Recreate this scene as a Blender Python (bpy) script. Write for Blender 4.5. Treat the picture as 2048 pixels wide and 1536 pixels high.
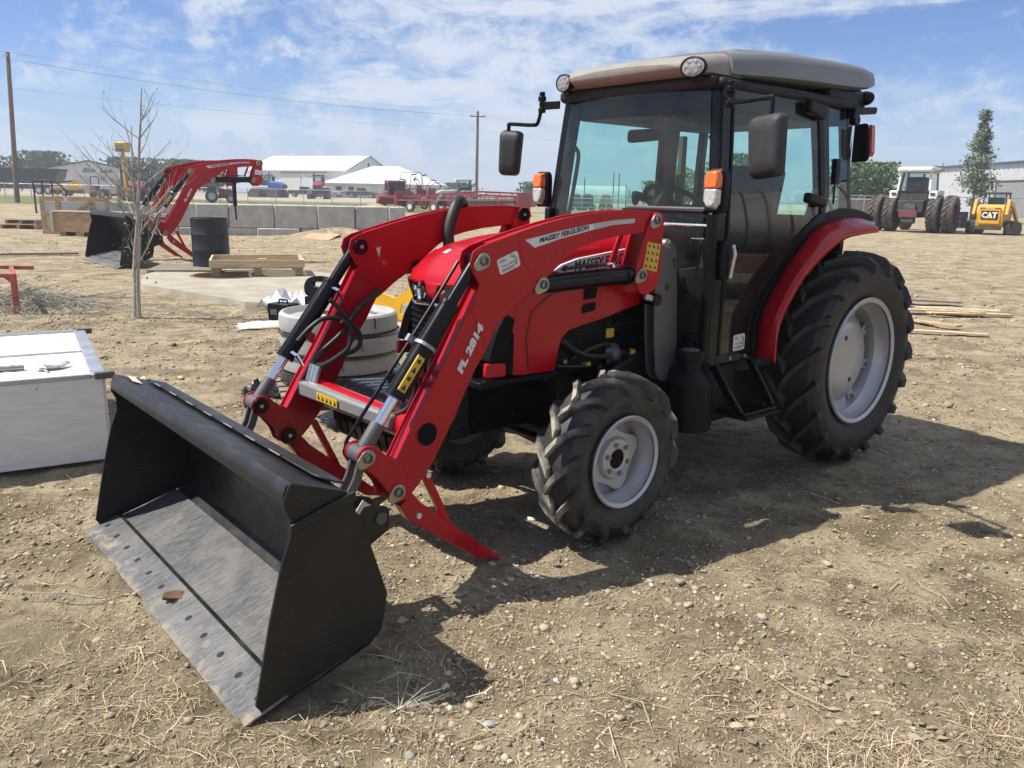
import bpy, math, random
import numpy as np
from mathutils import Vector, Matrix
random.seed(7); rng = np.random.default_rng(7)
R = math.radians
for o in list(bpy.data.objects): bpy.data.objects.remove(o)
scn = bpy.context.scene
COL = scn.collection

# ------------------------------------------------------------------ camera
cd = bpy.data.cameras.new('camera'); cam = bpy.data.objects.new('camera', cd); COL.objects.link(cam)
cd.sensor_width = 36.0; cd.lens = 36.0*1623.1/2048; cd.clip_start = 0.05; cd.clip_end = 6000
cam.location = (0, 0, 1.5565)
cam.matrix_world = Matrix.Translation((0, 0, 1.5565)) @ Matrix.Rotation(R(90-13.0), 4, 'X') @ Matrix.Rotation(R(1.124), 4, 'Z')
scn.camera = cam

# ------------------------------------------------------------------ sky
SUN_EL, SUN_AZ = 55.7, math.degrees(math.atan2(-.5624, -.0338))      # towards the sun, azimuth from +Y to +X
world = bpy.data.worlds.new('World'); scn.world = world; world.use_nodes = True
wt = world.node_tree; wt.nodes.clear()
def wn(t, **k):
    n = wt.nodes.new(t)
    for a, b in k.items(): setattr(n, a, b)
    return n
def wl(a, b): wt.links.new(a, b)
sky = wn('ShaderNodeTexSky', sky_type='NISHITA', sun_disc=False)
sky.sun_elevation = R(SUN_EL); sky.sun_rotation = R(SUN_AZ); sky.altitude = 700; sky.air_density = 1.0; sky.dust_density = .25; sky.ozone_density = 4.0
tc = wn('ShaderNodeTexCoord'); sep = wn('ShaderNodeSeparateXYZ'); wl(tc.outputs['Generated'], sep.inputs[0])
def wm(op, a, b=None, clamp=False):
    n = wn('ShaderNodeMath', operation=op, use_clamp=clamp)
    for i, x in enumerate((a, b)):
        if x is None: continue
        if isinstance(x, (int, float)): n.inputs[i].default_value = x
        else: wl(x, n.inputs[i])
    return n.outputs[0]
def wnoise(scale, detail, rough, loc, rotz, sc, dist=0.0):
    mp = wn('ShaderNodeMapping'); mp.inputs['Location'].default_value = loc; mp.inputs['Rotation'].default_value = (0, R(rotz), 0); mp.inputs['Scale'].default_value = sc
    wl(tc.outputs['Generated'], mp.inputs[0])
    n = wn('ShaderNodeTexNoise'); n.inputs['Scale'].default_value = scale; n.inputs['Detail'].default_value = detail; n.inputs['Roughness'].default_value = rough; n.inputs['Distortion'].default_value = dist
    wl(mp.outputs[0], n.inputs['Vector']); return n.outputs['Fac']
def wramp(x, lo, hi):
    n = wn('ShaderNodeMapRange', interpolation_type='SMOOTHSTEP'); n.inputs['From Min'].default_value = lo; n.inputs['From Max'].default_value = hi
    wl(x, n.inputs['Value']); return n.outputs['Result']
mott = wnoise(26, 10, .66, (2.2, 5.1, 1.3), 12, (1, 1, 1.8), .3)
streak = wramp(wm('ADD', wnoise(2.6, 8, .62, (.35, 2.0, .62), 24, (.9, .9, 5.5), .5), wm('MULTIPLY', wm('SUBTRACT', mott, .5), .30)), .475, .67)
sheet_ = wramp(wm('ADD', wnoise(1.05, 6, .60, (3.30, .4, .42), -8, (1, 1, 3.0), .4), wm('MULTIPLY', wm('SUBTRACT', mott, .5), .45)), .405, .61)
puffm = wramp(wnoise(2.2, 3, .5, (1.9, 9.1, .3), 0, (1, 1, 2.4)), .47, .60)
puff = wm('MULTIPLY', wramp(wnoise(11, 9, .60, (5.5, .4, 2.7), 8, (1, 1, 1.15), .1), .485, .60), puffm)
cover = wm('MAXIMUM', wm('MAXIMUM', wm('MULTIPLY', streak, .82), wm('MULTIPLY', sheet_, .80)), wm('MULTIPLY', puff, .80))
hz = wramp(sep.outputs[2], .16, -.01)                      # pale air near the horizon
tint = wn('ShaderNodeMixRGB', blend_type='MULTIPLY'); tint.inputs[0].default_value = 1; wl(sky.outputs[0], tint.inputs[1]); tint.inputs[2].default_value = (.97, 1.06, 1.32, 1)
mixc = wn('ShaderNodeMixRGB'); wl(cover, mixc.inputs[0]); wl(tint.outputs[0], mixc.inputs[1])
mixc.inputs[2].default_value = (8.2, 8.8, 9.7, 1)
mixh = wn('ShaderNodeMixRGB'); wl(wm('MULTIPLY', hz, .72), mixh.inputs[0]); wl(mixc.outputs[0], mixh.inputs[1]); mixh.inputs[2].default_value = (5.6, 6.7, 8.4, 1); mixc = mixh
bg = wn('ShaderNodeBackground'); bg.inputs['Strength'].default_value = .066; wl(mixc.outputs[0], bg.inputs['Color'])
wo = wn('ShaderNodeOutputWorld'); wl(bg.outputs[0], wo.inputs['Surface'])
# ------------------------------------------------------------------ sun
sd = bpy.data.lights.new('sun', 'SUN'); sd.energy = 5.0; sd.angle = R(.53); sd.color = (1, .95, .865)
sun = bpy.data.objects.new('sun', sd); COL.objects.link(sun)
sv = Vector((-.5624, -.0338, .8261)); sun.rotation_euler = sv.to_track_quat('Z', 'Y').to_euler(); sun.location = (-30, -5, 40)
# ------------------------------------------------------------------ exposure
vs = scn.view_settings; vs.view_transform = 'Standard'; vs.look = 'None'; vs.gamma = 1; vs.exposure = 0.56; vs.use_curve_mapping = False
scn.render.engine = 'CYCLES'
scn.cycles.use_denoising = True; scn.cycles.max_bounces = 8; scn.cycles.transparent_max_bounces = 16; scn.cycles.caustics_reflective = False; scn.cycles.caustics_refractive = False
scn.cycles.sample_clamp_indirect = 6

# ------------------------------------------------------------------ materials
MATS = {}
def nt_math(nt, op, a, b=None, clamp=False):
    n = nt.nodes.new('ShaderNodeMath'); n.operation = op; n.use_clamp = clamp
    for i, x in enumerate((a, b)):
        if x is None: continue
        if isinstance(x, (int, float)): n.inputs[i].default_value = x
        else: nt.links.new(x, n.inputs[i])
    return n.outputs[0]
def nt_noise(nt, vec, scale, detail=5, rough=.55, dist=0):
    n = nt.nodes.new('ShaderNodeTexNoise'); n.inputs['Scale'].default_value = scale; n.inputs['Detail'].default_value = detail
    n.inputs['Roughness'].default_value = rough; n.inputs['Distortion'].default_value = dist
    nt.links.new(vec, n.inputs['Vector']); return n.outputs['Fac']
def nt_ramp(nt, x, lo, hi, a=0., b=1.):
    n = nt.nodes.new('ShaderNodeMapRange'); n.interpolation_type = 'SMOOTHSTEP'
    for k, v in zip(('From Min', 'From Max', 'To Min', 'To Max'), (lo, hi, a, b)): n.inputs[k].default_value = v
    nt.links.new(x, n.inputs['Value']); return n.outputs['Result']
def nt_mix(nt, f, a, b):
    n = nt.nodes.new('ShaderNodeMixRGB')
    for i, x in enumerate((f, a, b)):
        if isinstance(x, (int, float)): n.inputs[i].default_value = x
        elif isinstance(x, (tuple, list)): n.inputs[i].default_value = (*x[:3], 1)
        else: nt.links.new(x, n.inputs[i])
    return n.outputs[0]
def nt_map(nt, vec, scale=(1, 1, 1), rot=(0, 0, 0)):
    n = nt.nodes.new('ShaderNodeMapping'); n.inputs['Scale'].default_value = scale; n.inputs['Rotation'].default_value = rot
    nt.links.new(vec, n.inputs[0]); return n.outputs[0]
def newmat(name):
    m = bpy.data.materials.new(name); m.use_nodes = True; nt = m.node_tree; b = nt.nodes['Principled BSDF']
    t = nt.nodes.new('ShaderNodeTexCoord'); MATS[name] = m
    return m, nt, b, t.outputs['Object']
def mat(name, col, rough=.5, metal=0., coat=0., var=.12, vs=3., dust=0., dcol=(.30, .235, .16), bump=0., bs=80., col2=None, stretch=(1, 1, 1), spec=.5, scratch=0., dlo=.42, dhi=.72, dup=.5):
    m, nt, b, oc = newmat(name)
    vec = nt_map(nt, oc, stretch) if stretch != (1, 1, 1) else oc
    n1 = nt_noise(nt, vec, vs, 6, .6)
    lo = tuple(c*(1-var) for c in col); hi = tuple(min(1, c*(1+var)) for c in (col2 or col))
    c = nt_mix(nt, nt_ramp(nt, n1, .3, .7), lo, hi)
    ro = nt_ramp(nt, nt_noise(nt, oc, vs*2.3, 4), .25, .75, max(.02, rough*.82), min(1, rough*1.2))
    if scratch:
        ns = nt_noise(nt, nt_map(nt, oc, (3, 60, 40), (.3, .2, .5)), 4, 4, .7)
        s = nt_ramp(nt, ns, .62, .72, 0, scratch); c = nt_mix(nt, s, c, (.25, .25, .25))
    if dust:
        g = nt.nodes.new('ShaderNodeNewGeometry'); sp = nt.nodes.new('ShaderNodeSeparateXYZ'); nt.links.new(g.outputs['Normal'], sp.inputs[0])
        up = nt_ramp(nt, sp.outputs[2], -.2, .9, 1-dup, 1)
        dn = nt_ramp(nt, nt_noise(nt, oc, vs*1.7, 8, .65, .4), dlo, dhi, .12, 1)
        f = nt_math(nt, 'MULTIPLY', nt_math(nt, 'MULTIPLY', up, dn), dust, True)
        c = nt_mix(nt, f, c, dcol)
        ro = nt_math(nt, 'ADD', ro, nt_math(nt, 'MULTIPLY', f, .45), True)
    nt.links.new(c, b.inputs['Base Color']); nt.links.new(ro, b.inputs['Roughness'])
    b.inputs['Metallic'].default_value = metal; b.inputs['Specular IOR Level'].default_value = spec
    if coat: b.inputs['Coat Weight'].default_value = coat; b.inputs['Coat Roughness'].default_value = .06
    if bump:
        bn = nt.nodes.new('ShaderNodeBump'); bn.inputs['Strength'].default_value = bump; bn.inputs['Distance'].default_value = .01
        nt.links.new(nt_noise(nt, vec, bs, 5, .6), bn.inputs['Height']); nt.links.new(bn.outputs[0], b.inputs['Normal'])
    return m
def glass(name, tint, ior=1.5, rough=.0, dirt=.04):
    m = bpy.data.materials.new(name); m.use_nodes = True; nt = m.node_tree; nt.nodes.clear(); MATS[name] = m
    o = nt.nodes.new('ShaderNodeOutputMaterial'); tr = nt.nodes.new('ShaderNodeBsdfTransparent'); tr.inputs[0].default_value = (*tint, 1)
    gl = nt.nodes.new('ShaderNodeBsdfGlossy'); gl.inputs['Roughness'].default_value = rough
    fr = nt.nodes.new('ShaderNodeFresnel'); fr.inputs[0].default_value = ior
    mx = nt.nodes.new('ShaderNodeMixShader'); nt.links.new(fr.outputs[0], mx.inputs[0]); nt.links.new(tr.outputs[0], mx.inputs[1]); nt.links.new(gl.outputs[0], mx.inputs[2])
    df = nt.nodes.new('ShaderNodeBsdfDiffuse'); df.inputs[0].default_value = (.45, .42, .36, 1)
    t = nt.nodes.new('ShaderNodeTexCoord'); f = nt_ramp(nt, nt_noise(nt, t.outputs['Object'], 5, 8, .7, .5), .35, .8, dirt*.3, dirt*2)
    m2 = nt.nodes.new('ShaderNodeMixShader'); nt.links.new(f, m2.inputs[0]); nt.links.new(mx.outputs[0], m2.inputs[1]); nt.links.new(df.outputs[0], m2.inputs[2])
    nt.links.new(m2.outputs[0], o.inputs[0]); return m
mat('red', (.40, .004, .013), .24, coat=.22, var=.06, vs=2, dust=.03, dlo=.45, dhi=.8, spec=.22)
mat('red_far', (.26, .016, .030), .45, var=.15, dust=.2)
mat('black_paint', (.0035, .004, .0055), .24, spec=.18, var=.2, vs=4, dust=.02, dlo=.5, dhi=.85, coat=.1)
mat('bucket_black', (.0055, .0055, .0065), .40, spec=.4, var=.25, vs=5, dust=.16, dlo=.45, dhi=.8, scratch=.25, dup=.85, dcol=(.24, .225, .2))
def bucket_floor_mat():
    m, nt, b, oc = newmat('bucket_floor'); g = nt.nodes.new('ShaderNodeSeparateXYZ'); nt.links.new(oc, g.inputs[0])
    sc = nt_noise(nt, nt_map(nt, oc, (2.5, 34, 20), (0, 0, .12)), 3, 7, .7, .2); sc2 = nt_noise(nt, nt_map(nt, oc, (30, 3, 20), (0, 0, -.2)), 3, 6, .7)
    c = nt_mix(nt, nt_ramp(nt, sc, .35, .65), (.055, .057, .064), (.125, .128, .136)); c = nt_mix(nt, nt_ramp(nt, sc2, .60, .70, 0, .5), c, (.24, .24, .245))
    cake = nt_math(nt, 'ADD', nt_ramp(nt, g.outputs[0], 3.68, 3.93, -.22, .09), nt_noise(nt, oc, 9, 9, .68, .5)); f = nt_ramp(nt, cake, .53, .70, .06, .85)
    c = nt_mix(nt, f, c, nt_mix(nt, nt_noise(nt, oc, 30, 4), (.22, .175, .115), (.40, .335, .235)))
    film = nt_ramp(nt, nt_noise(nt, oc, 3.2, 6, .6, .6), .40, .70, 0, .40); c = nt_mix(nt, film, c, (.27, .255, .225)); nt.links.new(c, b.inputs['Base Color'])
    nt.links.new(nt_math(nt, 'ADD', nt_math(nt, 'MULTIPLY', f, .45), nt_ramp(nt, sc, .3, .7, .34, .52), True), b.inputs['Roughness']); b.inputs['Metallic'].default_value = .2
    bn = nt.nodes.new('ShaderNodeBump'); bn.inputs['Strength'].default_value = .35; bn.inputs['Distance'].default_value = .004; nt.links.new(nt_math(nt, 'ADD', f, nt_math(nt, 'MULTIPLY', sc, .3)), bn.inputs['Height']); nt.links.new(bn.outputs[0], b.inputs['Normal'])
bucket_floor_mat()
mat('black_plastic', (.0045, .0045, .0055), .40, spec=.16, var=.2, dust=.03, dlo=.45, dhi=.8)
mat('mirror_plastic', (.014, .015, .018), .55, var=.25, dust=.10, dlo=.4, dhi=.75, dup=.2, bump=.2, bs=200)
def rubber_mat(name, r0, r1, amount, dcol):
    """tyre rubber; dust is carried by the tread and shoulders, found by the radius about the axle"""
    m, nt, b, oc = newmat(name); g = nt.nodes.new('ShaderNodeSeparateXYZ'); nt.links.new(oc, g.inputs[0])
    rad = nt_math(nt, 'SQRT', nt_math(nt, 'ADD', nt_math(nt, 'MULTIPLY', g.outputs[0], g.outputs[0]), nt_math(nt, 'MULTIPLY', g.outputs[2], g.outputs[2])))
    tread = nt_ramp(nt, rad, r0, r1); n = nt_ramp(nt, nt_noise(nt, oc, 9, 8, .68, .4), .36, .66, .15, 1)
    f = nt_math(nt, 'MULTIPLY', nt_math(nt, 'MULTIPLY', nt_math(nt, 'ADD', nt_math(nt, 'MULTIPLY', tread, .9), .1), n), amount, True)
    c = nt_mix(nt, f, nt_mix(nt, nt_noise(nt, oc, 14, 5), (.009, .009, .010), (.020, .020, .021)), dcol); nt.links.new(c, b.inputs['Base Color'])
    ro = nt_math(nt, 'ADD', nt_math(nt, 'MULTIPLY', f, .35), .55, True); nt.links.new(ro, b.inputs['Roughness']); b.inputs['Specular IOR Level'].default_value = .4
    bn = nt.nodes.new('ShaderNodeBump'); bn.inputs['Strength'].default_value = .12; bn.inputs['Distance'].default_value = .01; nt.links.new(nt_noise(nt, oc, 110, 4), bn.inputs['Height']); nt.links.new(bn.outputs[0], b.inputs['Normal'])
rubber_mat('rubber', .615, .642, .70, (.13, .12, .10)); rubber_mat('rubber_front', .37, .40, 1.0, (.40, .36, .29))
mat('rim_grey', (.44, .44, .455), .32, metal=.35, var=.07, vs=3, dust=.14, dlo=.5, dhi=.8)
mat('grey_plate', (.085, .085, .085), .42, var=.08, dust=.08)
mat('grey_cover', (.20, .20, .20), .45, var=.08, dust=.2)
mat('roof_grey', (.165, .172, .178), .42, var=.05, dust=.02, dcol=(.35, .30, .23))
mat('roof_dusty', (.24, .235, .22), .6, var=.12, dust=.55, dcol=(.27, .215, .16), dlo=.3, dhi=.7, dup=.2, vs=6)
mat('steel', (.55, .55, .55), .3, metal=.9, var=.1, vs=20)
mat('chrome', (.75, .76, .78), .12, metal=1, var=.05)
mat('zinc', (.33, .31, .265), .38, metal=.8, var=.15, vs=15)
mat('white_decal', (.62, .63, .64), .4, var=.04)
mat('silver_decal', (.42, .43, .45), .35, metal=.4, var=.04)
mat('black_decal', (.012, .012, .014), .4, var=.05)
mat('yellow_decal', (.58, .38, .03), .45, var=.06)
mat('green_decal', (.16, .30, .08), .45, var=.06)
mat('bark_chip', (.15, .075, .045), .85, var=.4, vs=30)
mat('interior', (.007, .007, .008), .7, var=.2)
mat('interior_tan', (.10, .085, .06), .8, var=.2)
mat('hose', (.010, .010, .011), .5, var=.2, dust=.08)
mat('lens_orange', (.72, .15, .012), .18, coat=.6, var=.15, vs=40)
mat('lens_clear', (.55, .55, .53), .15, metal=.35, coat=.6, var=.25, vs=60)
mat('lens_led', (.34, .34, .35), .25, metal=.3, coat=.4, var=.3, vs=90)
mat('lens_red', (.45, .03, .01), .2, coat=.5, var=.1)
mat('grille', (.005, .005, .006), .7, var=.2, spec=.12)
mat('concrete', (.33, .295, .235), .85, var=.18, vs=2.2, bump=.25, bs=60, dust=.35, dcol=(.34, .28, .2))
mat('concrete_block', (.46, .45, .415), .85, var=.16, vs=3, bump=.3, bs=30, dust=.3, dcol=(.38, .33, .25))
mat('weight_grey', (.36, .36, .345), .6, var=.14, vs=4, dust=.5, bump=.15, bs=40)
mat('pine', (.42, .30, .17), .7, var=.25, vs=3, stretch=(1, 6, 9), bump=.1, bs=30)
mat('pine_pale', (.52, .41, .26), .7, var=.2, vs=3, stretch=(1, 6, 9), bump=.1, bs=30)
mat('plywood', (.36, .22, .125), .65, var=.3, vs=4, stretch=(1.0, 5, 7), col2=(.42, .27, .16))
mat('weathered', (.24, .205, .16), .85, var=.3, vs=4, stretch=(1, 6, 9), bump=.2, bs=40)
mat('white_ply', (.74, .74, .715), .55, var=.07, vs=3, stretch=(2, 8, 12), dust=.22, dlo=.4, dhi=.8, dcol=(.42, .40, .37), bump=.25, bs=22)
mat('aluminium', (.45, .46, .48), .4, metal=.7, var=.1, vs=6)
mat('grey_seal', (.10, .10, .105), .6, var=.2)
mat('drum_black', (.010, .011, .016), .42, var=.15)
mat('plastic_wrap', (.62, .64, .66), .22, var=.15, vs=8, bump=.5, bs=25)
mat('black_wrap', (.012, .012, .013), .2, var=.3, vs=8, bump=.9, bs=18, coat=.5)
mat('cardboard', (.42, .33, .22), .8, var=.15)
mat('paper', (.58, .53, .44), .7, var=.1)
mat('yellow_paint', (.68, .38, .015), .4, var=.08, dust=.15)
mat('red_rust', (.36, .07, .05), .6, var=.25, vs=8, dust=.25)
mat('rust', (.20, .09, .045), .8, var=.35, vs=8)
mat('bark', (.33, .31, .265), .8, var=.3, vs=12, stretch=(3, 3, 1), bump=.4, bs=40)
mat('bark_dark', (.14, .115, .09), .85, var=.3, vs=6)
mat('pole_wood', (.17, .125, .09), .8, var=.3, vs=3, stretch=(6, 6, .6))
mat('wire', (.22, .23, .25), .5, var=.1)
mat('galv', (.30, .31, .32), .5, metal=.4, var=.12)
mat('white_wall', (.66, .665, .67), .6, var=.05, vs=.6)
mat('white_roof', (.60, .61, .63), .4, var=.04, vs=.6)
mat('cream_wall', (.60, .585, .55), .7, var=.06, vs=.6)
mat('blue_roof', (.05, .13, .24), .45, var=.1, vs=.6)
mat('blue_trim', (.03, .07, .14), .5, var=.1)
mat('window_dark', (.02, .025, .03), .12, var=.2, coat=.4)
mat('green_paint', (.02, .13, .035), .4, var=.15)
mat('blue_paint', (.02, .09, .34), .35, var=.12, coat=.4)
mat('cat_yellow', (.62, .33, .03), .45, var=.1, vs=4, dust=.25)
mat('white_paint', (.70, .69, .66), .45, var=.08, dust=.15)
mat('old_black', (.03, .03, .032), .7, var=.3, dust=.35)
mat('tyre_old', (.05, .047, .043), .85, var=.3, vs=8, dust=.65, dcol=(.25, .215, .17), dup=.1)
mat('silver_body', (.42, .43, .45), .3, metal=.5, var=.06)
mat('dark_body', (.025, .027, .032), .3, var=.1, coat=.4)
mat('truck_blue', (.03, .05, .085), .35, var=.1, coat=.3)
mat('truck_box', (.022, .024, .028), .45, var=.15)
mat('tank_pale', (.50, .55, .54), .5, var=.06, vs=.5)
mat('bale', (.36, .27, .12), .9, var=.3, vs=6)
mat('maroon', (.16, .04, .05), .5, var=.2)
mat('sheet_metal', (.54, .555, .58), .45, metal=.3, var=.06, vs=.7)
mat('sheet_rusty', (.44, .445, .44), .6, metal=.0, var=.14, vs=1.2, dust=.55, dcol=(.2, .12, .07), dlo=.5, dhi=.7, dup=.1)
for nm, c, c2 in (('leaf_dark', (.028, .060, .018), (.06, .10, .03)), ('leaf_mid', (.05, .10, .028), (.09, .15, .045)), ('leaf_silver', (.10, .14, .085), (.19, .23, .16)), ('leaf_young', (.10, .20, .04), (.16, .28, .06))):
    m = mat(nm, c, .6, var=.2, vs=1.4, col2=c2); b = m.node_tree.nodes['Principled BSDF']; b.inputs['Specular IOR Level'].default_value = .3
glass('cab_glass', (.70, .92, .885), 1.52, 0, .03)
glass('clear_glass', (.70, .82, .80), 1.5, 0, .05)
mat('mirror_face', (.7, .7, .72), .05, metal=1, var=.03)

# ------------------------------------------------------------------ mesh helpers
class MB:
    def __init__(s): s.v = []; s.f = []
    def add(s, v, f):
        n = len(s.v); s.v += [tuple(map(float, p)) for p in v]; s.f += [tuple(i+n for i in q) for q in f]; return s
    def box(s, c, d, rot=None):
        x, y, z = (k/2 for k in d); P = [Vector(p) for p in ((-x,-y,-z),(x,-y,-z),(x,y,-z),(-x,y,-z),(-x,-y,z),(x,-y,z),(x,y,z),(-x,y,z))]
        if rot is not None: P = [rot @ p for p in P]
        return s.add([p+Vector(c) for p in P], [(0,3,2,1),(4,5,6,7),(0,1,5,4),(1,2,6,5),(2,3,7,6),(3,0,4,7)])
    def bx(s, x0, x1, y0, y1, z0, z1): return s.box(((x0+x1)/2, (y0+y1)/2, (z0+z1)/2), (abs(x1-x0), abs(y1-y0), abs(z1-z0)))
    def prism(s, poly, a, b, ax='y'):
        i = 'xyz'.index(ax); n = len(poly)
        ar = sum(poly[k][0]*poly[(k+1) % n][1]-poly[(k+1) % n][0]*poly[k][1] for k in range(n))
        if (ar > 0) != (ax != 'y'): poly = poly[::-1]
        if a > b: a, b = b, a
        def pt(p, h): q = list(p); q.insert(i, h); return q
        v = [pt(p, a) for p in poly]+[pt(p, b) for p in poly]
        return s.add(v, [tuple(range(n-1, -1, -1)), tuple(range(n, 2*n))]+[(k, (k+1) % n, n+(k+1) % n, n+k) for k in range(n)])
    def loft(s, rings, closed=True, caps=True):
        m = len(rings[0]); v = [p for r in rings for p in r]; f = []
        for i in range(len(rings)-1):
            for j in range(m if closed else m-1):
                f.append((i*m+j, i*m+(j+1) % m, (i+1)*m+(j+1) % m, (i+1)*m+j))
        if caps: f += [tuple(range(m-1, -1, -1)), tuple(range((len(rings)-1)*m, len(rings)*m))]
        return s.add(v, f)
    def tube(s, pts, r, n=8, caps=True):
        pts = [Vector(p) for p in pts]; rings = []; N = None
        for i, p in enumerate(pts):
            t = (pts[min(i+1, len(pts)-1)]-pts[max(i-1, 0)]).normalized()
            if N is None: N = t.orthogonal().normalized()
            else: N = (N-t*N.dot(t)).normalized()
            B = t.cross(N); rr = r[i] if isinstance(r, (list, tuple)) else r
            rings.append([p+(N*math.cos(2*math.pi*k/n)+B*math.sin(2*math.pi*k/n))*rr for k in range(n)])
        return s.loft(rings, True, caps)
    def cyl(s, a, b, r, r2=None, n=16): return s.tube([a, b], [r, r if r2 is None else r2], n)
    def bar(s, pts, w, d, up=(0, 1, 0)):
        """rectangular section swept along pts; w along 'up', d across"""
        pts = [Vector(p) for p in pts]; U = Vector(up); rings = []
        for i, p in enumerate(pts):
            t = (pts[min(i+1, len(pts)-1)]-pts[max(i-1, 0)]).normalized(); S = t.cross(U).normalized(); V = S.cross(t).normalized()
            ww = w[i] if isinstance(w, (list, tuple)) else w; dd = d[i] if isinstance(d, (list, tuple)) else d
            rings.append([p+V*ww/2+S*dd/2, p-V*ww/2+S*dd/2, p-V*ww/2-S*dd/2, p+V*ww/2-S*dd/2])
        return s.loft(rings)
    def lathe(s, prof, c=(0, 0, 0), ax='y', n=40, caps=False):
        i = 'xyz'.index(ax); rings = []
        for r, h in prof:
            ring = []
            for k in range(n):
                a = 2*math.pi*k/n; p = [r*math.cos(a), r*math.sin(a)]
                if ax == 'y': p = p[::-1]
                p.insert(i, h); ring.append(tuple(p[j]+c[j] for j in range(3)))
            rings.append(ring)
        return s.loft(rings, True, caps)
    def mirror_y(s): s.v = [(x, -y, z) for x, y, z in s.v]; s.f = [q[::-1] for q in s.f]; return s
    def xf(s, M): s.v = [tuple(M @ Vector(p)) for p in s.v]; return s
    def build(s, name, m, parent=None, smooth=35, bevel=0, seg=2, loc=None):
        me = bpy.data.meshes.new(name); me.from_pydata(s.v, [], s.f); me.materials.append(MATS[m] if isinstance(m, str) else m)
        if smooth: me.shade_smooth(); me.set_sharp_from_angle(angle=R(smooth))
        me.update()
        o = bpy.data.objects.new(name, me); COL.objects.link(o)
        if parent: o.parent = parent
        if loc: o.location = loc
        if bevel:
            md = o.modifiers.new('bevel', 'BEVEL'); md.width = bevel; md.segments = seg; md.limit_method = 'ANGLE'; md.angle_limit = R(40); md.harden_normals = False
        return o
def fillet(poly, r, n=4, skip=()):
    out = []; N = len(poly)
    for i in range(N):
        p = Vector(poly[i]); a = Vector(poly[i-1])-p; b = Vector(poly[(i+1) % N])-p
        if i in skip or a.length < 1e-6 or b.length < 1e-6: out.append(tuple(p)); continue
        d = min(r, a.length*.45, b.length*.45); A = p+a.normalized()*d; B = p+b.normalized()*d
        for k in range(n+1):
            t = k/n; out.append(tuple(A*(1-t)**2+p*2*t*(1-t)+B*t*t))
    return out
def spline(pts, n=6):
    P = [Vector(p) for p in pts]; out = []
    for i in range(len(P)-1):
        a, b, c, d = P[max(i-1, 0)], P[i], P[i+1], P[min(i+2, len(P)-1)]
        for k in range(n):
            t = k/n; out.append(.5*((2*b)+(c-a)*t+(2*a-5*b+4*c-d)*t*t+(3*b-a-3*c+d)*t**3))
    return out+[P[-1]]
def circle(cx, cz, r, n=20): return [(cx+r*math.cos(2*math.pi*k/n), cz+r*math.sin(2*math.pi*k/n)) for k in range(n)]
def empty(name, loc=(0, 0, 0), rz=0.):
    o = bpy.data.objects.new(name, None); COL.objects.link(o); o.location = loc; o.rotation_euler.z = rz; o.empty_display_size = .2; return o
def tag(o, label, cat, group=None):
    o['label'] = label; o['category'] = cat
    if group: o['group'] = group
    return o
def structure(o): o['kind'] = 'structure'; return o
def copy_tree(o, parent=None):
    c = o.copy(); COL.objects.link(c)
    if parent: c.parent = parent
    for ch in o.children: copy_tree(ch, c)
    return c
def text(s, name, m, parent, o, xd, yd, w=None, h=None, bold=.02, ext=.0015, shear=0, sx=None):
    cu = bpy.data.curves.new('t', 'FONT'); cu.body = s; cu.size = 1; cu.offset = bold; cu.shear = shear; cu.resolution_u = 3
    ob = bpy.data.objects.new('t', cu); COL.objects.link(ob)
    me = bpy.data.meshes.new_from_object(ob); bpy.data.objects.remove(ob); bpy.data.curves.remove(cu)
    n = len(me.vertices); co = np.empty(n*3); me.vertices.foreach_get('co', co); co = co.reshape(-1, 3)
    mn, mx = co.min(0), co.max(0); co -= mn; d = mx-mn
    kx = (w/d[0]) if w else h/d[1]; ky = (h/d[1]) if h else kx
    X = Vector(xd).normalized(); Y = Vector(yd).normalized(); X2 = np.array(X); Y2 = np.array(Y); Z = np.array(X.cross(Y))
    P = np.array(o)[None]+co[:, :1]*kx*X2+co[:, 1:2]*ky*Y2+Z*ext
    me.vertices.foreach_set('co', P.ravel()); me.name = name; me.materials.clear(); me.materials.append(MATS[m]); me.update()
    ob = bpy.data.objects.new(name, me); COL.objects.link(ob); ob.parent = parent; return ob
def ground_z(x, y):
    d = math.hypot(x, y); return 1.15*(1-math.exp(-max(0., d-22)/120))
# ================================================================== TRACTOR (local frame: x forward, y left, z up, rear axle at x = 0)
TR = empty('tractor', (1.589, 5.3438, 0), R(220.392))
tag(TR, 'red cab tractor with front loader and lowered black bucket, dominating the foreground', 'tractor')

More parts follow.
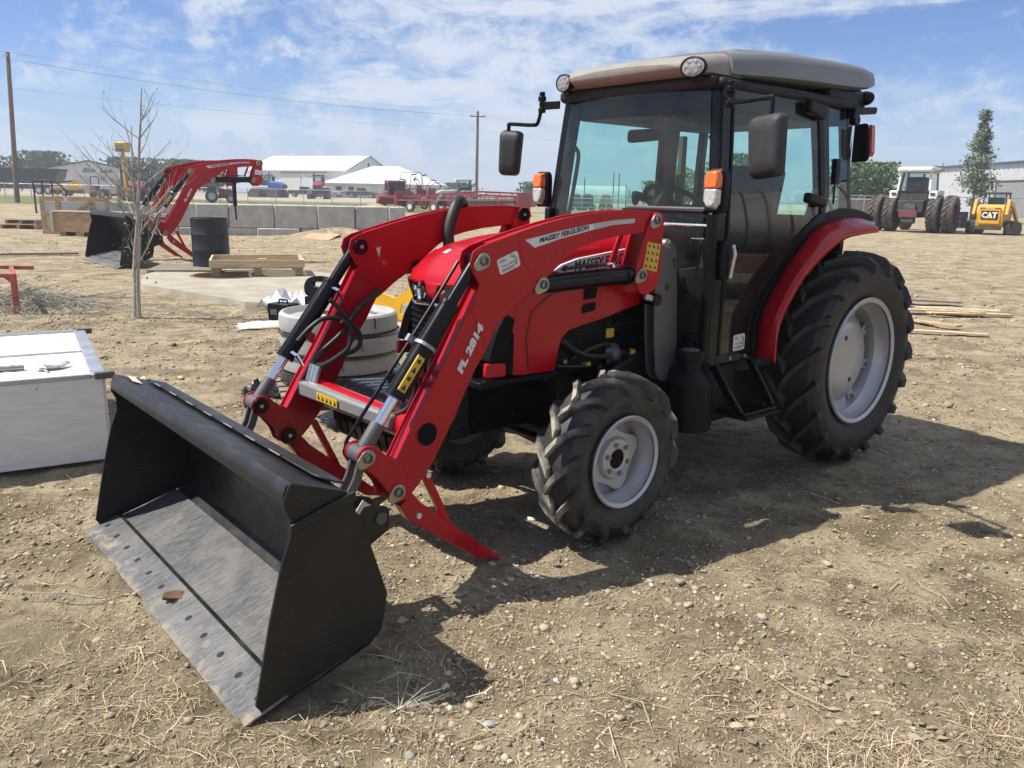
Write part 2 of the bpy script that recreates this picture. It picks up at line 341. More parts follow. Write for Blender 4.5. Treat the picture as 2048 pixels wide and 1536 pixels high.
def tyre_mesh(Rt, W, rim, nl, lug, lw, k, sw=0.55):
    b = MB(); Rc = Rt-lug; h = W/2; H = Rc-rim
    half = [(0, Rc), (h*.45, Rc-.004), (h*.78, Rc-.018), (h*.94, Rc-.05), (h*1.0, Rc-H*.42), (h*.99, rim+H*.42), (h*.90, rim+H*.2), (h*.80, rim+H*.05), (h*.76, rim-.006)]
    prof = [(r, -y) for y, r in half[::-1]]+[(r, y) for y, r in half[1:]]
    b.lathe(prof, n=72)
    # lug centre path: along the crown then over the shoulder
    path = [(-.012, Rc), (h*.25, Rc-.002), (h*.5, Rc-.006), (h*.76, Rc-.017), (h*.92, Rc-.045), (h*.985, Rc-.045-sw*H*.28)]
    path = [(y, r) for y, r in path]
    L = [0]
    for a, c in zip(path, path[1:]): L.append(L[-1]+math.hypot(c[0]-a[0], c[1]-a[1]))
    for s in (-1, 1):
        for j in range(nl):
            p0 = 2*math.pi*(j+(.5 if s > 0 else 0))/nl; rings = []
            for i, (y, r) in enumerate(path):
                a = path[max(i-1, 0)]; c = path[min(i+1, len(path)-1)]; ty, trr = c[0]-a[0], c[1]-a[1]; l = math.hypot(ty, trr); ny, nr = -trr/l, ty/l
                hh = lug*(1, 1, 1, .97, .85, .38)[i]; ph = p0+k*(L[i]/L[-2])**.85 if i < len(path)-1 else p0+k*1.06
                wv = lw*(1.05, .95, .95, 1.05, 1.25, 1.1)[i]
                ring = []
                for (off, ww) in ((-.008, wv*1.25), (hh, wv*.72), (hh, -wv*.72), (-.008, -wv*1.25)):
                    rr = r+nr*off; yy = s*(y+ny*off); an = ph+ww/rr
                    ring.append((rr*math.cos(an), yy, rr*math.sin(an)))
                rings.append(ring)
            b.loft(rings)
    return b
def make_wheel(name, loc, side, Rt, W, flange, yoff, nl, lug, lw, k, front, rubber):
    """loc = wheel centre (tyre mid-plane); outer rim flange at +yoff; mirrored when side < 0"""
    f = flange; b = MB()
    if front: prof = [(f-.022, yoff+.004), (f-.006, yoff+.012), (f, yoff+.006), (f-.002, yoff-.004), (f-.022, yoff-.01), (f-.026, yoff-.035), (f-.044, yoff-.06), (f-.046, yoff-.13), (f-.02, yoff-.16), (f, yoff-.19)]
    else: prof = [(f-.03, yoff+.004), (f-.008, yoff+.014), (f, yoff+.006), (f-.003, yoff-.006), (f-.03, yoff-.012), (f-.034, yoff-.05), (f-.062, yoff-.085), (f-.064, yoff-.19), (f-.03, yoff-.22), (f, yoff-.27)]
    b.lathe(prof, n=64)
    if side < 0: b.mirror_y()
    w = b.build(name, 'rim_grey', TR, loc=loc)
    t = tyre_mesh(Rt, W, f, nl, lug, lw, k)
    if side < 0: t.mirror_y()
    t.build('tyre', rubber, w, smooth=26)
    d = MB(); m = MB()
    if front:
        y0 = yoff-.075
        # dished plate with two lobes, bolted to the rim
        ring = []
        for q in range(48):
            a = 2*math.pi*q/48; rr = .128+.042*abs(math.cos(2*(a+.35)))**3
            ring.append((rr*math.cos(a), rr*math.sin(a)))
        d.prism(ring, y0-.008, y0)
        d.lathe([(.046, y0+.02), (.052, y0+.026), (.092, y0+.022), (.104, y0+.001)], n=40)
        d.lathe([(.10, y0-.012), (.13, y0-.03), (f-.045, y0-.034)], n=40)
        m.lathe([(.001, y0+.018), (.047, y0+.018)], n=24); m.cyl((0, y0-.05, 0), (0, y0+.018, 0), .046, n=24)
        nb, rb, rz_ = 6, .071, .011
    else:
        y0 = yoff-.10
        d.lathe([(.001, y0+.012), (.10, y0+.016), (.19, y0+.012), (.235, y0-.005), (.262, y0-.03), (.275, y0-.035)], n=48)
        for q in range(8):
            a = 2*math.pi*(q+.3)/8; c, s = math.cos(a), math.sin(a)
            d.box((.296*c, y0-.03, .296*s), (.07, .018, .06), Matrix.Rotation(-a, 3, 'Y'))
        nb, rb, rz_ = 8, .300, .012
    for i in (0, 1):
        o = (d, m)[i]
        if side < 0: o.mirror_y()
    d.build('disc', 'rim_grey', w, bevel=.003)
    if front: m.build('hub', 'black_paint', w)
    for q in range(nb):
        a = 2*math.pi*(q+.3)/nb; bo = MB(); yb = y0+(.024 if front else -.018)
        bo.cyl((rb*math.cos(a), yb, rb*math.sin(a)), (rb*math.cos(a), yb+.016, rb*math.sin(a)), rz_, n=6)
        if side < 0: bo.mirror_y()
        bo.build('bolt', 'zinc', w, smooth=0)
    if not front and side > 0:
        for a, rr in ((1.2, .14), (4.4, .14)):
            h = MB(); h.cyl((rr*math.cos(a), y0+.010, rr*math.sin(a)), (rr*math.cos(a), y0+.0165, rr*math.sin(a)), .016, n=14); h.build('bolt_hole', 'black_decal', w)
    return w
make_wheel('rear_wheel', (0, .625, .640), 1, .645, .33, .3817, .140, 19, .042, .026, .36, False, 'rubber')
make_wheel('rear_wheel', (0, -.625, .640), -1, .645, .33, .3817, .140, 19, .042, .026, .36, False, 'rubber')
make_wheel('front_wheel', (1.997, .595, .392), 1, .405, .235, .2174, .108, 14, .033, .024, .42, True, 'rubber_front')
make_wheel('front_wheel', (1.997, -.595, .392), -1, .405, .235, .2174, .108, 14, .033, .024, .42, True, 'rubber_front')
# raised tyre lettering, bent round the sidewall
def tyre_text(s, parent, rad, y, a0, h, m):
    o = text(s, 'tyre_lettering', m, parent, (0, 0, 0), (1, 0, 0), (0, 1, 0), h=h, bold=.0, ext=0)
    for v in o.data.vertices:
        a = a0+v.co.x/rad; rr = rad+v.co.y; v.co = (rr*math.cos(a), y, rr*math.sin(a))
mat('tyre_text', (.10, .097, .09), .7, var=.1)
for ch in list(TR.children):
    if ch.name == 'front_wheel': tyre_text('AgriTrac II', ch, .280, .1195, R(52), .034, 'tyre_text')

# ---------------------------------------------------------------- chassis
b = MB(); b.bx(.1, 2.05, -.17, .17, .42, .78); b.bx(.95, 1.45, -.22, .22, .35, .8); b.build('transmission', 'black_paint', TR, bevel=.02)
b = MB(); b.cyl((0, -.52, .64), (0, .52, .64), .10, n=20); b.bx(-.16, .2, -.3, .3, .42, .86); b.build('rear_axle', 'black_paint', TR, bevel=.01)
b = MB(); b.bar([(1.997, -.5, .40), (1.997, -.25, .40), (1.997, 0, .44), (1.997, .25, .40), (1.997, .5, .40)], .10, [.10, .13, .16, .13, .10], (1, 0, 0)); b.cyl((1.997, .42, .30), (1.997, .42, .50), .06, n=14); b.cyl((1.997, -.42, .30), (1.997, -.42, .50), .06, n=14)
b.build('front_axle', 'black_paint', TR, bevel=.008)
b = MB(); b.tube([(2.12, -.45, .42), (2.12, .45, .42)], .022, 8); b.build('steering_rod', 'black_paint', TR)
b = MB(); b.bx(1.95, 2.62, .13, .19, .48, .76); b.bx(1.95, 2.62, -.19, -.13, .48, .76); b.bx(2.55, 2.66, -.26, .26, .50, .74); b.build('front_frame', 'black_paint', TR, bevel=.01)
b = MB(); b.bx(1.36, 2.52, -.25, .25, .72, 1.02); b.bx(1.40, 2.05, -.29, .29, .78, .99); b.build('engine_block', 'grille', TR, bevel=.015)
for i in range(8):                                            # suitcase weights
    y = -.236+i*.067; b = MB()
    b.prism(fillet([(2.66, .50), (2.93, .46), (2.955, .58), (2.93, .69), (2.86, .715), (2.70, .70), (2.66, .70)], .035), y-.031, y+.031); b.build('front_weight', 'black_paint', TR, bevel=.008)
# engine side: perforated panels with real slots
def perforated(x0, x1, z0, z1, y, nx, nz, parent, slope=0.):
    b = MB(); dx = (x1-x0)/nx; dz = (z1-z0)/nz
    for i in range(nz+1):
        z = z0+i*dz; b.box(((x0+x1)/2, y, z), (x1-x0, .006, dz*.42))
    for j in range(nz):
        for i in range(nx+1):
            x = x0+(i+(.5 if j % 2 else 0))*dx
            if x <= x1: b.box((x, y+.001, z0+(j+.5)*dz), (dx*.30, .005, dz*.7))
    return b.build('perforated_panel', 'black_plastic', parent, smooth=0)
ep = MB(); ep.bx(1.42, 2.10, .262, .302, .74, .862); ep.bx(1.42, 1.47, .262, .304, .862, 1.05); ep.bx(1.70, 1.745, .262, .305, .862, 1.03); ep.bx(1.47, 1.70, .262, .303, .918, .945)
ep = ep.build('engine_side_frame', 'black_plastic', TR, bevel=.006)
perforated(1.475, 1.695, .95, 1.04, .30, 12, 7, ep); perforated(1.475, 1.695, .864, .915, .30, 12, 4, ep); perforated(1.75, 2.06, .864, .93, .30, 18, 5, ep); perforated(1.75, 1.98, .935, .985, .299, 14, 4, ep)
b = MB(); b.box((1.715, .308, .905), (.055, .004, .045)); b.build('warning_decal', 'yellow_decal', TR, 0)
b = MB(); b.cyl((1.62, .33, .79), (1.56, .36, .78), .032, n=16); b.build('oil_filter', 'black_paint', TR)
b = MB(); b.cyl((1.607, .338, .787), (1.582, .35, .783), .0335, n=16); b.build('filter_band', 'yellow_decal', TR)
for pts, r_ in (([(2.05, .31, .90), (1.95, .34, .83), (1.80, .34, .80), (1.62, .33, .80)], .014), ([(1.98, .31, .80), (1.90, .345, .845), (1.78, .34, .86), (1.70, .31, .83)], .010), ([(1.56, .36, .78), (1.50, .37, .82), (1.45, .35, .90), (1.44, .31, .98)], .012), ([(1.75, .32, .76), (1.68, .35, .745), (1.55, .36, .75), (1.45, .33, .80)], .016), ([(2.08, .31, .78), (2.0, .33, .77), (1.9, .335, .765)], .009)):
    b = MB(); b.tube(spline(pts, 6), r_, 8); b.build('engine_hose', 'hose', TR)
b = MB(); b.lathe([(.001, .0), (.05, .0), (.055, .02), (.03, .05), (.001, .055)], (1.70, .30, .80), 'y', 16); b.build('alternator', 'grey_plate', TR)
b = MB(); b.box((1.90, .345, .775), (.03, .012, .018)); b.build('wire_plug', 'yellow_decal', TR, bevel=.002)
for i in range(9):
    b = MB(); x = 1.40+i*.125; z = .735+.03*((i*7) % 3); b.cyl((x, .30, z), (x, .318, z), .012, n=6); b.build('bolt', 'zinc', TR, smooth=0)

# ---------------------------------------------------------------- hood
def hood_ring(x, w, zb, zt, sh=.0):
    half = [(w*.985, zb), (w, zb+.04), (w*1.0, zb+(zt-zb)*.45), (w*.985, zt-.16), (w*.955, zt-.09), (w*.88, zt-.045), (w*.72, zt-.018), (w*.42, zt-.004), (0, zt)]
    return [(x, y, z) for y, z in half]+[(x, -y, z) for y, z in half[-2::-1]]
st = [(1.37, .370, 1.075, 1.408), (1.50, .372, 1.058, 1.408), (1.70, .372, 1.022, 1.404), (1.85, .372, .992, 1.398), (1.99, .371, .970, 1.389), (2.06, .370, .955, 1.382), (2.10, .369, .920, 1.378), (2.122, .368, .855, 1.375), (2.14, .368, .775, 1.372), (2.20, .367, .776, 1.363), (2.26, .365, .777, 1.350), (2.32, .360, .778, 1.334), (2.38, .352, .780, 1.312)]
hood = MB(); hood.loft([hood_ring(*q) for q in st], closed=False, caps=False)
hood = hood.build('hood', 'red', TR, smooth=50)
# nose: upper cap that dips over the lamps
nose = MB()
def nose_ring(x, w, z0, zt):
    half = [(w, z0), (w*.985, z0+(zt-z0)*.35), (w*.93, z0+(zt-z0)*.7), (w*.72, zt-.012), (w*.42, zt-.003), (0, zt)]
    return [(x, y, z) for y, z in half]+[(x, -y, z) for y, z in half[-2::-1]]
nose.loft([nose_ring(2.378, .353, .96, 1.3128), nose_ring(2.43, .338, 1.04, 1.288), nose_ring(2.47, .315, 1.105, 1.265), nose_ring(2.51, .275, 1.150, 1.238), nose_ring(2.545, .215, 1.160, 1.210), nose_ring(2.57, .15, 1.160, 1.185)], closed=False)
nose.build('nose_cap', 'red', TR, smooth=50)
b = MB(); b.loft([[(2.535, -.06, 1.195), (2.535, .06, 1.195), (2.50, .07, 1.17), (2.50, -.07, 1.17)], [(2.578, -.055, 1.165), (2.578, .055, 1.165), (2.53, .055, 1.15), (2.53, -.055, 1.15)], [(2.580, -.035, 1.12), (2.580, .035, 1.12), (2.53, .035, 1.12), (2.53, -.035, 1.12)], [(2.562, -.012, 1.085), (2.562, .012, 1.085), (2.53, .012, 1.085), (2.53, -.012, 1.085)]]); b.build('nose_beak', 'red', TR, smooth=60, bevel=.006)
b = MB(); b.loft([[(2.38, .350, .785), (2.38, .350, 1.02), (2.38, -.350, 1.02), (2.38, -.350, .785)], [(2.46, .315, .80), (2.46, .315, 1.10), (2.46, -.315, 1.10), (2.46, -.315, .80)], [(2.515, .24, .81), (2.52, .24, 1.15), (2.52, -.24, 1.15), (2.515, -.24, .81)], [(2.54, .12, .81), (2.545, .12, 1.15), (2.545, -.12, 1.15), (2.54, -.12, .81)]])
b.build('front_grille', 'grille', TR, smooth=20)
for i in range(8):
    z = .83+i*.028; b = MB(); b.bar([(2.466, -.31, z), (2.522, -.24, z), (2.547, -.12, z), (2.547, .12, z), (2.522, .24, z), (2.466, .31, z)], .006, .010, (0, 0, 1)); b.build('grille_slat', 'black_plastic', TR, smooth=0)
for s in (1, -1):
    b = MB(); b.prism(fillet([(2.545, .788), (2.43, .783), (2.433, .845), (2.540, .852)], .012), s*.338, s*.3655); b.build('nose_corner', 'red', TR, bevel=.006)
    b = MB(); b.prism(fillet([(2.385, 1.035), (2.44, .855), (2.53, .858), (2.49, .98), (2.44, 1.06)], .01), s*.300, s*.3645); b.build('side_grille', 'grille', TR)
    hl = MB(); out_ = [(2.56, .045, 1.085, 1.150), (2.552, .12, 1.075, 1.168), (2.525, .20, 1.072, 1.172), (2.48, .275, 1.075, 1.150), (2.445, .315, 1.085, 1.11)]
    hl.loft([[(x, s*y, z0), (x, s*y, z1), (x-.05, s*(y-.02), z1), (x-.05, s*(y-.02), z0)] for x, y, z0, z1 in out_]); hl = hl.build('headlight', 'window_dark', TR, smooth=40)
    for x, y, yw in ((2.558, .108, 18), (2.512, .225, 42)):
        Mr = Matrix.Translation((x, s*y, 1.122)) @ Matrix.Rotation(R(yw*s), 4, 'Z')
        b = MB(); b.lathe([(.012, -.022), (.030, -.014), (.041, .004), (.045, .008), (.046, -.01)], ax='x', n=24); b.xf(Mr); b.build('reflector', 'chrome', hl)
        b = MB(); b.lathe([(.001, .006), (.012, .002), (.014, -.012)], ax='x', n=12); b.xf(Mr); b.build('bulb', 'window_dark', hl)
        b = MB(); b.lathe([(.045, .007), (.0475, .010), (.049, .002)], ax='x', n=24); b.xf(Mr); b.build('bezel', 'window_dark', hl)
    b = MB(); b.tube(spline([(2.567, s*.02, 1.072), (2.558, s*.12, 1.066), (2.52, s*.225, 1.060), (2.46, s*.305, 1.072)], 4), .010, 8); b.build('headlight_trim', 'chrome', hl)
    b = MB(); b.tube(spline([(2.43, s*.338, 1.045), (2.475, s*.318, 1.115), (2.52, s*.268, 1.165), (2.555, s*.19, 1.175), (2.578, s*.07, 1.168)], 4), .009, 6); b.build('lamp_brow', 'red', hl)
# badge, vents, seam and decal on the hood sides
for s in (1, -1):
    for pv in ([(1.975, 1.150), (1.883, 1.148), (1.894, 1.097), (1.980, 1.093)], [(1.984, 1.071), (1.893, 1.081), (1.895, 1.039), (1.986, 1.029)]):
        b = MB(); b.prism(fillet(pv, .012), s*.366, s*.3745); b.build('hood_vent', 'grille', TR)
        c = (sum(p[0] for p in pv)/4, sum(p[1] for p in pv)/4); fr = [(c[0]+(p[0]-c[0])*1.13, c[1]+(p[1]-c[1])*1.2) for p in pv]
        b = MB(); b.prism(fillet(fr, .016), s*.362, s*.3735); b.build('vent_surround', 'red', TR, bevel=.002)
    b = MB(); b.prism([(2.175, 1.236), (2.08, 1.218), (1.70, 1.234), (1.42, 1.252), (1.42, 1.345), (1.70, 1.322), (2.02, 1.286), (2.12, 1.262)], s*.358, s*.3762); b.build('hood_decal', 'white_decal', TR, 0)
text('MASSEY FERGUSON', 'hood_lettering', 'black_decal', TR, (2.045, .3766, 1.228), (-1, 0, .075), (-.05, 0, 1), w=.475, h=.050, bold=.025, ext=.0008)
b = MB(); b.prism([(2.135, 1.238), (2.10, 1.230), (2.085, 1.255), (2.108, 1.258)], .3764, .3775); b.build('decal_mark', 'black_decal', TR, 0)
b = MB(); b.tube([(2.30, .3667, .79), (2.318, .367, .95), (2.29, .3685, 1.06), (2.18, .3705, 1.13), (2.02, .372, 1.165)], .0022, 6); b.build('panel_seam', 'black_decal', TR)
b = MB(); b.box((2.40, -.12, 1.298), (.04, .03, .005), Matrix.Rotation(R(23), 3, 'Y')); b.build('nose_badge', 'white_decal', TR, 0)
b = MB(); b.bar([(2.55, .345, .765), (2.4, .345, .757), (2.1, .345, .748)], .03, .02); b.build('lower_sill', 'black_plastic', TR, bevel=.004)
b = MB(); b.bx(2.12, 2.56, .19, .345, .735, .765); b.build('sill_panel', 'black_plastic', TR, bevel=.004)

# ---------------------------------------------------------------- cab
def yz(z): return .600 if z < 1.40 else .600-.062*((z-1.40)/.70)**1.3
def xa(z): return 1.300 if z < 1.5 else 1.300-.045*(z-1.5)/.6
def xb(z):     # rear edge of the door opening, above the fender
    pts = [(.735, .935), (.93, .915), (1.08, .84), (1.25, .66), (1.40, .47), (1.49, .30), (2.15, .345)]
    for (z0, x0), (z1, x1) in zip(pts, pts[1:]):
        if z <= z1: return x0+(x1-x0)*max(0, (z-z0))/(z1-z0)
    return pts[-1][1]
ZS = [.78, .86, .93, 1.0, 1.08, 1.16, 1.25, 1.33, 1.40, 1.45, 1.49, 1.6, 1.75, 1.9, 2.0, 2.09]
for s in (1, -1):
    p = MB(); p.bar([(xa(z)-.035, s*(yz(z)-.03), z) for z in (.70, .9, 1.2, 1.5, 1.7, 1.9, 2.1)], .07, .085, (0, 1, 0)); p.build('front_pillar', 'black_paint', TR, bevel=.012)
    p = MB(); p.bar([(xa(z)+.022, s*(yz(z)-.012), z) for z in (.74, 1.0, 1.3, 1.5)], .045, .05, (0, 1, 0)); p.build('pillar_cover', 'black_plastic', TR, bevel=.012)
    p = MB(); p.bar([(xb(z)-.02, s*(yz(z)-.03), z) for z in (1.44, 1.6, 1.8, 2.0, 2.12)], .06, [.13, .10, .10, .11, .13], (0, 1, 0)); p.build('middle_pillar', 'black_paint', TR, bevel=.012)
    p = MB(); p.bar([(-.03+.07*(z-1.45), s*(yz(z)-.05), z) for z in (1.40, 1.7, 2.12)], .05, .055, (0, 1, 0)); p.build('rear_pillar', 'black_paint', TR, bevel=.01)
    # door: tinted pane with a dark edge
    g = MB(); g.loft([[(xa(z)-.075, s*(yz(z)+.004), z), (xb(z)+.035, s*(yz(z)+.004), z)] for z in ZS], closed=False, caps=False)
    door = g.build('door', 'cab_glass', TR, smooth=60); door['label'] = 'tinted glass cab door'
    if s < 0: door['label'] = 'tinted glass door on the far side'
    e = MB(); e.bar([(xb(z)+.035, s*(yz(z)+.002), z) for z in ZS], .022, .05, (0, 1, 0)); e.build('door_edge', 'black_plastic', door, bevel=.005)
    e = MB(); e.bar([(xa(z)-.083, s*(yz(z)+.002), z) for z in ZS], .02, .02, (0, 1, 0)); e.build('door_edge', 'black_plastic', door, bevel=.005)
    e = MB(); e.bx(.90, 1.24, s*.585, s*.608, .735, .785); e.build('door_sill', 'black_paint', door, bevel=.006)
    e = MB(); e.prism(fillet([(1.285, 1.345), (1.262, 1.37), (1.235, 1.36), (1.215, 1.2), (1.225, 1.165), (1.27, 1.17), (1.285, 1.22)], .02), s*.606, s*.635); h_ = e.build('door_handle', 'black_plastic', door, bevel=.01)
    e = MB(); e.bar([(1.222, s*.645, 1.345), (1.215, s*.655, 1.30), (1.228, s*.645, 1.18)], .016, .022); e.cyl((1.224, s*.635, 1.325), (1.224, s*.66, 1.325), .010, n=10); e.build('handle_lever', 'steel', door, bevel=.004)
    for z0, dz in ((2.045, .07), (1.57, .055)):
        e = MB(); e.box((.455, s*(yz(z0)+.03), z0), (.19, .045, dz), Matrix.Rotation(R(-8), 3, 'Y')); e.build('door_hinge', 'black_plastic', door, bevel=.014)
    q = MB(); q.loft([[(xb(z)-.075, s*(yz(z)-.005), z), (-.005+.07*(z-1.45), s*(yz(z)-.025), z)] for z in (1.46, 1.7, 1.9, 2.08)], closed=False, caps=False); q.build('quarter_window', 'cab_glass', TR)
    # fender
    inn = [(.867, .718), (.866, .83), (.864, .926), (.79, 1.055), (.66, 1.20), (.525, 1.315), (.361, 1.425), (.20, 1.465), (.061, 1.484), (-.10, 1.475), (-.27, 1.44)]
    out = [(.918, .744), (.922, .85), (.910, .955), (.826, 1.080), (.72, 1.19), (.615, 1.262), (.47, 1.338), (.322, 1.393), (.188, 1.410), (.07, 1.418), (-.045, 1.424)]
    inn = spline([(x, 0, z) for x, z in inn], 3); out = spline([(x, 0, z) for x, z in out], 3)
    f = MB(); rings = []
    for a, c in zip(inn, out):
        mid = (a+c)*.5; rings.append([(a.x, s*.575, a.z), (a.x*.6+c.x*.4+.006, s*.66, a.z*.6+c.z*.4+.012), (c.x+.004, s*.725, c.z+.010), (c.x, s*.745, c.z-.004), (c.x-.012, s*.745, c.z-.03)])
    f.loft(rings, closed=False, caps=False); fe = f.build('fender', 'red', TR, smooth=40)
    sm = fe.modifiers.new('thick', 'SOLIDIFY'); sm.thickness = .006; sm.offset = 0
    f = MB(); f.bar([(a.x+.012, s*.590, a.z+.014) for a in inn], .04, .06); f.build('fender_seal', 'black_plastic', TR, bevel=.01)
    f = MB(); f.loft([[(a.x-.02, s*.575, a.z-.012), (a.x*.55, s*.46, .7+(a.z-.7)*.9)] for a in inn], closed=False, caps=False); f.build('inner_fender', 'black_plastic', TR, smooth=60)
# front glass, curved
g = MB(); rows = []
for z in (.80, 1.0, 1.2, 1.4, 1.55, 1.7, 1.85, 2.0, 2.10):
    hw = yz(z)-.055; rows.append([(xa(z)+.012+.045*(1-(k/8-1)**2)*(1), hw*(k/8-1), z) for k in range(17)])
g.loft(rows, closed=False, caps=False); g.build('windshield', 'cab_glass', TR, smooth=60)
g = MB(); g.loft([[(-.03, -.53, 1.46), (-.03, .53, 1.46)], [(.015, -.50, 2.08), (.015, .50, 2.08)]], closed=False, caps=False); g.build('rear_window', 'cab_glass', TR)
b = MB(); b.bar([(-.035, -.53, 1.405), (-.035, .53, 1.405)], .05, .04, (0, 0, 1)); b.bar([(-.035, .52, 1.41), (.0, .50, 2.10)], .03, .03, (0, 1, 0)); b.bar([(-.035, -.52, 1.41), (.0, -.50, 2.10)], .03, .03, (0, 1, 0)); b.build('rear_window_frame', 'black_paint', TR, bevel=.006)
b = MB(); b.bx(-.02, .02, -.56, .56, .85, 1.48); b.bx(.0, .9, -.56, -.40, .8, 1.42); b.bx(.0, .9, .40, .45, .8, 1.3); b.build('cab_rear_panel', 'interior', TR)
b = MB(); b.bx(.25, 1.29, -.57, .57, .66, .73); b.build('cab_floor', 'interior', TR, bevel=.01)
b = MB(); b.bx(1.255, 1.285, -.36, .36, .73, 1.30); b.build('firewall', 'interior', TR)
b = MB(); b.bx(1.18, 1.34, -.57, .57, .68, .78); b.build('front_cross_member', 'black_paint', TR, bevel=.01)
for z, y0, y1, x in ((1.515, .06, .56, 1.352), (1.435, .30, .575, 1.338)):
    b = MB(); b.cyl((x, y0, z), (x, y1, z), .009, n=8); b.build('front_rail', 'steel' if z < 1.5 else 'grey_plate', TR)
b = MB(); b.prism(fillet([(1.31, .02), (1.36, .02), (1.362, .56), (1.31, .56)], .015), 1.492, 1.51, 'z'); b.build('cowl_strip', 'black_plastic', TR, bevel=.005)
hd = MB(); hd.bx(-.02, 1.285, -.565, .565, 2.085, 2.135); hd.bx(1.20, 1.325, -.53, .53, 2.085, 2.145); hd.bx(.02, 1.2, -.5, .5, 1.99, 2.086); hd.build('cab_header', 'interior', TR, bevel=.02)
# roof: loft of rounded sections
def roof_ring(x, w, zb, zt, n=5):
    t = zt-zb; half = [(w-.02, zb), (w, zb+.06*t), (w-.002, zb+t*.45), (w-.016, zt-.22*t), (w-.042, zt-.06*t), (w-.11, zt), (w*.4, zt+.008), (0, zt+.01)]
    full = [(x, y, z) for y, z in half]+[(x, -y, z) for y, z in half[-2::-1]]; return full
b = MB(); b.loft([roof_ring(*q) for q in ((1.425, .38, 2.172, 2.196), (1.41, .43, 2.160, 2.206), (1.38, .475, 2.152, 2.222), (1.33, .51, 2.146, 2.238), (1.24, .535, 2.140, 2.252), (1.12, .545, 2.136, 2.268))]); b.build('roof_front', 'roof_dusty', TR, smooth=45)
b = MB(); b.loft([roof_ring(*q) for q in ((1.20, .550, 2.146, 2.264), (1.10, .572, 2.148, 2.276), (.9, .590, 2.158, 2.294), (.6, .597, 2.170, 2.312), (.3, .597, 2.178, 2.322), (.05, .592, 2.188, 2.326), (-.08, .585, 2.200, 2.324), (-.15, .575, 2.218, 2.316), (-.18, .56, 2.235, 2.296))]); rf = b.build('roof', 'roof_grey', TR, smooth=45)
b = MB(); b.loft([roof_ring(*q) for q in ((1.10, .45, 2.26, 2.284), (1.06, .50, 2.26, 2.296), (.6, .515, 2.28, 2.330), (.1, .51, 2.30, 2.338), (-.03, .49, 2.30, 2.332))]); b.build('roof_hatch', 'roof_grey', rf, smooth=45)
b = MB(); b.bx(-.16, .25, -.52, .52, 2.12, 2.20); b.build('roof_underside', 'black_plastic', rf, bevel=.02)
b = MB(); b.prism(fillet([(-.17, .12), (-.17, .50), (.0, .50), (.0, .12)], .03), 2.196, 2.206, 'z'); b.build('roof_vent_trim', 'interior_tan', rf)
def lamp(loc, yaw, r, nm, lens, parent=TR):
    M = Matrix.Translation(loc) @ Matrix.Rotation(yaw, 4, 'Z') @ Matrix.Rotation(R(4), 4, 'Y') @ Matrix.Diagonal((1, 1.0, .70, 1))
    h = MB(); h.lathe([(.001, -.055), (r*.55, -.055), (r*.85, -.035), (r*1.06, -.005), (r*1.06, .010), (r*.98, .013), (r*.96, .006)], ax='x', n=28); h.box((-.03, 0, -r*1.15), (.03, .035, r*.5)); h.xf(M); o = h.build(nm, 'black_plastic', parent)
    l = MB(); l.lathe([(r*.97, .007), (r*.6, .013), (.001, .015)], ax='x', n=28); l.xf(M); l.build('lens', lens, o)
    for i in range(6):
        a = i*math.pi/3; d = MB(); d.lathe([(.012, .0125), (.010, .0155), (.001, .0165)], (0, r*.55*math.cos(a), r*.55*math.sin(a)), 'x', 8); d.xf(M); d.build('led', 'lens_led', o)
lamp((1.412, .482, 2.168), R(8), .064, 'work_light', 'lens_led'); lamp((1.405, -.405, 2.172), R(-8), .064, 'work_light', 'lens_led')
lamp((-.20, .50, 2.165), R(170), .055, 'rear_work_light', 'lens_led'); lamp((-.20, -.50, 2.165), R(190), .055, 'rear_work_light', 'lens_led')
b = MB(); b.prism(fillet([(.0, 2.13), (-.06, 2.10), (-.24, 2.115), (-.25, 2.10), (-.24, 2.075), (-.05, 2.06), (.02, 2.03)], .01), .44, .56); b.build('rear_light_bracket', 'black_plastic', TR, bevel=.006)
b = MB(); b.tube([(-.07, .515, 2.07), (-.075, .515, 1.75), (-.07, .515, 1.5)], .008, 8); b.build('rear_window_strut', 'chrome', TR)
for z in (2.03, 1.54): b = MB(); b.cyl((-.07, .50, z), (-.07, .54, z), .03, n=12); b.build('rear_window_hinge', 'black_plastic', TR)
b = MB(); b.prism(fillet([(.42, 2.00), (.575, 2.02), (.60, 1.80), (.42, 1.79)], .03), -.15, -.12, 'x'); rl = b.build('tail_light', 'black_plastic', TR, bevel=.01)
b = MB(); b.prism(fillet([(.588, 2.01), (.604, 2.00), (.618, 1.85), (.606, 1.82)], .01), -.158, -.118, 'x'); b.build('lens', 'lens_red', rl)
b = MB(); b.bar([(.19, .575, 1.80), (.19, .58, 1.66)], .03, .045); b.tube([(.19, .578, 1.68), (.185, .58, 1.56), (.18, .575, 1.55)], .006, 6); b.build('window_latch', 'black_plastic', TR, bevel=.008)
